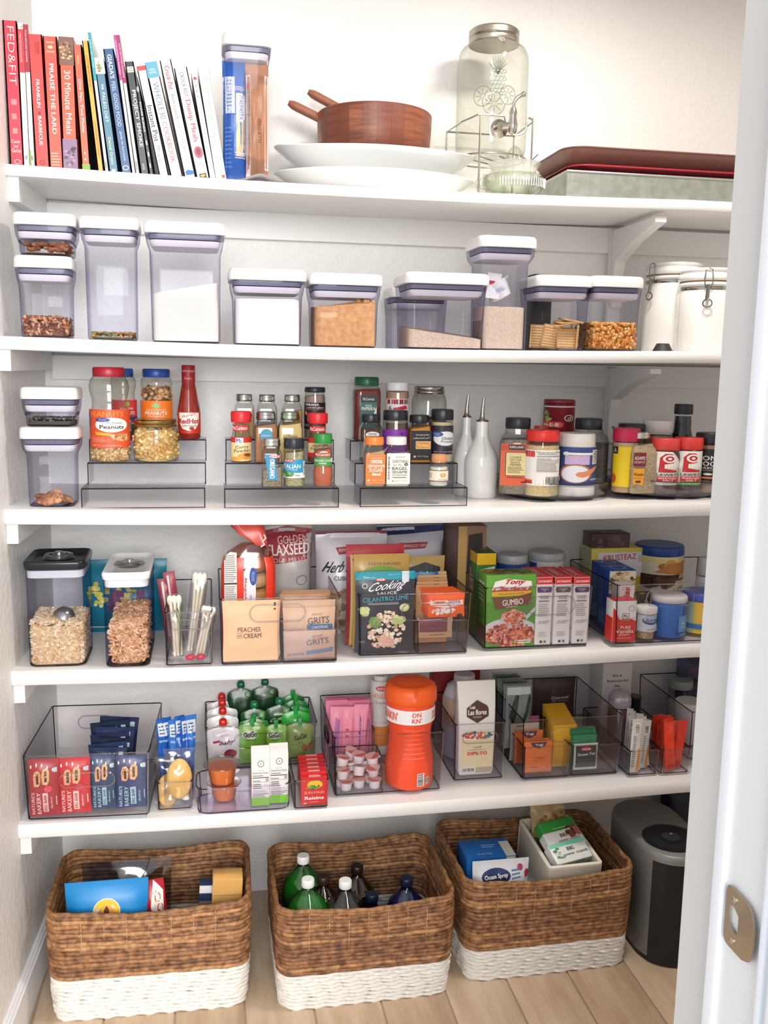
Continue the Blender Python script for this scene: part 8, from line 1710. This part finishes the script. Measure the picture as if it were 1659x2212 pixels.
carton(P, .05, 'cracker_box', 'tan cardboard box with a seam at the right of the left basket', '#e0ac64', front=[('r', 0, .86, 1, .865, '#a87838'), ('l', .1, .6, .8, .62, 1, '#c89450')], y=y, ry=.05)
# bottles
def soda(u, vcap, fy, c, capc, lab, wid=.1, cat='bottle', h_neck=.028):
    y = k2.location.y - k2['d'] / 2 + max(fy * k2['d'], wid / 2 + .022)
    p = hit(*px('W', u, vcap), y=y); h = p.z - .012; R = wid / 2; m_ = k2['w'] / 2 - R - .02; p.x = max(k2.location.x - m_, min(k2.location.x + m_, p.x))
    t = thing('soda_bottle', lab, 'bottle', (p.x, y, .012), group='soda bottles in the middle basket')
    gm = {'g': clear('#a8e0b0', '#3c9a50', 1.6), 'b': clear('#b08858', '#4c301c', 1.6), 'c': clear('#eef0f0', '#98a0a0', 1.8), 'n': clear('#6c94c8', '#24488c', 1.6)}[c]
    hb = h - .02
    part('bottle', t, (lathe([(R * .8, 0), (R * .96, .01), (R, .03), (R, hb - .075), (R * .97, hb - .058), (R * .86, hb - .042), (R * .62, hb - .028), (R * .38, hb - .014), (.0125, hb - .006), (.0125, hb + .002)], k=7), gm), sharp=70)
    liq = {'g': '#3c8a48', 'b': '#4a2c18', 'c': '#dfe4e4', 'n': '#1c4480'}[c]
    solo('soda', 'drink inside the ' + lab, 'drink', (p.x, y, .012), (lathe([(R * .78, .002), (R * .93, .012), (R * .97, .03), (R * .97, hb - .075), (R * .94, hb - .058), (R * .83, hb - .044), (R * .58, hb - .03), (R * .3, hb - .018)], k=7), clear(liq, liq, .3) if c == 'c' else C(liq, .15)), kind='stuff')
    n = 36; v = []; f = []
    for z, q in ((hb, .96), (hb + .002, 1), (hb + .016, 1), (hb + .018, .9)):
        for i in range(n):
            rr = .0148 * q * (1 - (.05 if i % 2 else 0)); v.append((rr * math.cos(2 * PI * i / n), rr * math.sin(2 * PI * i / n), z))
    for i in range(3):
        for j in range(n): f.append((i * n + j, i * n + (j + 1) % n, (i + 1) * n + (j + 1) % n, (i + 1) * n + j))
    f += [tuple(range(n - 1, -1, -1)), tuple(range(3 * n, 4 * n))]
    part('cap', t, ((v, f), C(capc, .35)))
soda(265, 305, .62, 'g', '#f0f0ec', 'green bottle with a white cap at the back left of the basket')
soda(318, 478, .22, 'g', '#f0f0ec', 'green bottle with a white cap in front')
soda(548, 450, .42, 'b', '#2c1c14', 'brown bottle with a dark cap at the centre')
soda(712, 478, .17, 'c', '#f0f0ec', 'clear bottle with a white cap')
soda(800, 372, .6, 'b', '#1c1410', 'dark brown bottle at the back', wid=.095)
soda(912, 580, .3, 'n', '#101c34', 'short navy bottle right of the clear one', wid=.07)
soda(1170, 462, .35, 'n', '#101a30', 'navy blue bottle at the right', wid=.095)
# right basket
P, y = fb(k3, 'X', 145, 385, 345, .3)
carton(P, .09, 'tissue_box', 'blue box with a white corner label in the right basket', '#2470c0', front=[('r', .8, .8, .98, 1, '#e8e4dc')], topi=[('t', 'Great Value', .4, .2, .3, .1, '#cfe0f4'), ('r', .8, 0, 1, .8, '#e8e4dc'), ('l', .4, .5, .7, .7, 2, '#a8c8e8')], y=y)
P, y = fb(k3, 'X', 175, 450, 372, .1)
pouch((P.x, y + .015, .02), P.w, P.h - .008, .05, 'dried_fruit_bag', 'white dried fruit bag with a navy oval logo and red berries', '#dcdee2', [('e', .4, .86, .26, .07, '#1c3060'), ('t', 'Ocean Spray', .4, .86, .42, .05, Wt, 3, 0, .015), ('l', .68, .82, .86, .92, 3, '#5c7ca8'), ('e', .84, .92, .05, .03, '#a83c4c'), ('e', .96, .86, .04, .04, '#b02c40'), ('e', .96, .7, .04, .04, '#c03048'), ('t', '48%', .7, .6, .16, .05, '#2c3c5c', 0, 0, .02)], cat='bag', seed=410, wr=.3, rough=.3)
solo('grey_box', 'grey lidded box low in the middle of the right basket', 'box', (hit(*px('X', 515, 440), z=.18).x, k3.location.y - .02, .02), [(rbox(.1, .12, .155), C('#77757c', .5)), (mv(rbox(.05, .05, .001, .01), 0, 0, .155), C('#c8ccca', .4))])
# small fabric bin lying diagonally on the basket rim
A = hit(*px('X', 465, 222), z=.275); B_ = hit(*px('X', 655, 440), z=.262); D_ = hit(*px('X', 945, 405), z=.262); E_ = hit(*px('X', 760, 170), z=.275)
cx = (A.x + B_.x + D_.x + E_.x) / 4; cy = (A.y + B_.y + D_.y + E_.y) / 4
ang = math.atan2(E_.y - D_.y, E_.x - D_.x) - PI / 2
wb_ = .135; db = .205
cy += .058; cx -= .012
fbn = thing('fabric_bin', 'small cream fabric bin set into the right basket, full of snack bars', 'bin', (cx, cy, .168), ang, rx=.1)
o_ = []
hb_ = .098
def wallg(x0, x1, y0, y1): 
    return rbox(x1 - x0, y1 - y0, hb_, .003, .002, 0, 2, (x0 + x1) / 2, (y0 + y1) / 2)
CF = C('#ddd3c0', .8, bump=.3, scale=300)
for nm, g in (('front_side', wallg(-wb_ / 2, wb_ / 2, -db / 2, -db / 2 + .008)), ('back_side', wallg(-wb_ / 2, wb_ / 2, db / 2 - .008, db / 2)), ('left_side', wallg(-wb_ / 2, -wb_ / 2 + .008, -db / 2 + .008, db / 2 - .008)), ('right_side', wallg(wb_ / 2 - .008, wb_ / 2, -db / 2 + .008, db / 2 - .008))): part(nm, fbn, (g, CF))
part('bin_floor', fbn, (gbox(-wb_ / 2 + .008, wb_ / 2 - .008, -db / 2 + .008, db / 2 - .008, 0, .004), CF), smooth=False)
part('folded_hem', fbn, (tube([(a, b, hb_) for a, b in outline(wb_ / 2 - .003, db / 2 - .003, .006, 3)], .0055, 6, True), C('#e6ddcc', .8)))
m_ = Matrix.Translation(fbn.location) @ Matrix.Rotation(ang, 4, 'Z') @ Matrix.Rotation(.1, 4, 'X')
def inbin(p): return tuple(m_ @ Vector(p))
BC = [('t', '6r', .5, .72, .2, .26, '#2c2420', 8, 0, .02), ('t', 'power crunch', .5, .4, .7, .2, '#3c3430', 6, 0, .01), ('t', 'chocolate mint', .66, .18, .4, .1, '#4c6c5c', 6, .3)]
specs = [('white and mint snack bar packet, lowest of the tilted stack', '#e8eae6', [('r', 0, .8, 1, 1, '#7cd0b4'), ('t', 'BNRG', .52, .62, .2, .2, '#2c2420', 0, 0, .03), ('t', 'power crunch', .6, .34, .7, .2, '#4c443c', 0, 0, .015), ('s', .2, .5, .14, .3, 12, ['#a8b8a8', '#5c8c74', '#dfe8e0'], .06)], -.045, .085, 0), 
         ('second white snack bar packet with mint edge', '#eceae4', [('r', 0, 0, 1, .12, '#7cd0b4'), ('t', 'BNRG', .5, .72, .2, .2, '#2c2420', 0, 0, .03), ('t', 'power crunch', .6, .45, .6, .18, '#5c5448', 0, 0, .01), ('s', .8, .75, .16, .2, 10, ['#7c4434', '#a06450', '#5c3428'], .08)], -.012, .095, 1),
         ('green snack bar box under a bag of nuts', '#3c9c44', [('l', .3, .5, .8, .6, 1, '#a8dca0'), ('s', .8, .3, .16, .2, 8, ['#8c4c44', '#6c3434'], .1)], .025, .1, 2)]
for lab, c, it, yy, zz, k in specs:
    q = thing('snack_bar_packet' if k < 2 else 'snack_bar_box', lab, 'packet' if k < 2 else 'box', inbin((.0, yy, zz)), ang - PI * 0 + .25, 'snack bars in the fabric bin', rx=.55)
    part('pack', q, (rbox(.105, .052, .03, .004, .003), C(c, .3)))
    deco(q, topside(.03, 0, -.026), .103, .05, it, None, 'pack_print')
    deco(q, flat(-.026, 0), .1, .028, [('r', 0, .3, 1, .6, '#7cd0b4' if k < 2 else '#2c7c34'), ('t', 'power crunch', .5, .75, .6, .3, '#3c3430')], None, 'pack_front_print')
for k in range(3):
    solo('snack_bar_packet', ['brown-green packet under the white bars', 'olive packet filling the fabric bin', 'dark packet at the back of the fabric bin'][k], 'packet', inbin(((-.01, .01, -.005)[k], (-.04, .01, .06)[k], .01)), (rbox(.1, .05, .07, .006, .004), C(['#6c6c3c', '#4c5c34', '#5c4c3c'][k], .4)), rz=ang)
q = inbin((0, .062, .07))
pouch(q, .11, .11, .05, 'nut_bag', 'clear bag of brown nuts at the back of the fabric bin', '#a88c64', [('s', .5, .4, .36, .28, 60, ['#a87c48', '#c89c64', '#8c6438', '#b08c54'], .05), ('r', .2, .1, .7, .3, '#e8e4dc'), ('s', .8, .3, .15, .15, 10, ['#8c3434', '#a04840'], .06)], mat=C('#b59a70', .3), cat='bag', rz=ang + .3, rx=-.15, seed=420, wr=.5)
# soda appliance on the floor at the right
a_ = hit(*px('X', 950, 700), y=.02); 
P = place('X', 952, 1262, 300, 885, z=0, y=-.075)
xl = hit(*px('X', 985, 700), y=.02).x
topz = hit(*px('X', 1150, 238), y=.02).z
r_ = .085
t = thing('beverage_machine', 'tall grey and black drinks machine standing by the right basket', 'appliance', (0, 0, 0))
fx = xl + r_ + .002; fy = hit(*px('X', 1160, 888), z=0).y + r_
L2 = .3
def stad(z, s=1, dx=0):
    o = []
    for i in range(15):
        a = PI + PI * i / 14; o.append((fx + dx + r_ * s * math.cos(a), fy + r_ * s * math.sin(a), z))
    for i in range(15):
        a = PI * i / 14; o.append((fx + dx + r_ * s * math.cos(a), fy + L2 - 2 * r_ * .9 + r_ * s * math.sin(a), z))
    return o
def stack(lv):
    v = []; f = []; n = 30
    for o in lv: v += o
    for k in range(len(lv) - 1):
        for j in range(n): f.append((k * n + j, k * n + (j + 1) % n, (k + 1) * n + (j + 1) % n, (k + 1) * n + j))
    f += [tuple(range(n - 1, -1, -1)), tuple(range((len(lv) - 1) * n, len(lv) * n))]
    return v, f
GM = C('#8a8a88', .4, .3); BK = C('#16181e', .25)
part('housing', t, (stack([stad(.012, .97), stad(.016, 1), stad(topz - .012, 1), stad(topz - .003, .97), stad(topz, .92)]), GM), sharp=50)
part('foot', t, (stack([stad(0, .95), stad(.012, .97)]), BK))
# black front panel wraps the right half of the nose
def arc(z, s, a0, a1, n=12): return [(fx + r_ * s * math.cos(a0 + (a1 - a0) * i / n), fy + r_ * s * math.sin(a0 + (a1 - a0) * i / n), z) for i in range(n + 1)]
zt = hit(*px('X', 1160, 395), y=fy - r_).z
v = arc(.003, 1.015, -PI * .82, 0) + arc(zt, 1.015, -PI * .82, 0) + arc(.003, .97, -PI * .82, 0) + arc(zt, .97, -PI * .82, 0); n = 13
f = [(i, i + 1, n + i + 1, n + i) for i in range(12)] + [(n + i, n + i + 1, 3 * n + i + 1, 3 * n + i) for i in range(12)] + [(0, n, 3 * n, 2 * n), (12, 2 * n + 12, 3 * n + 12, n + 12)]
part('front_panel', t, ((v, f), BK), sharp=60)
v2 = arc(zt + .006, 1.02, -PI * .4, -PI * .2) + arc(zt + .011, 1.02, -PI * .4, -PI * .2)
part('brand_strip', t, ((v2, [(i, i + 1, n + i + 1, n + i) for i in range(12)]), C('#2c2e34', .4)))
part('lid_disc', t, (lathe([(r_ * .8, topz), (r_ * .8, topz + .004), (r_ * .7, topz + .006), (r_ * .6, topz + .004)], fx, fy + .01, k=9), BK))
part('button', t, (lathe([(.022, topz + .003), (.022, topz + .006), (.014, topz + .0075), (.012, topz + .006), (.002, topz + .007)], fx, fy + .01, k=6), C('#2c2e34', .3)))
# navy bag behind the machine
pp = hit(*px('X', 1225, 150), y=.32)
pouch((pp.x + .03, .34, .002), .16, min(.385, pp.z + .12), .08, 'navy_bag', 'dark navy bag standing behind the drinks machine', '#161c34', [], cat='bag', seed=430)
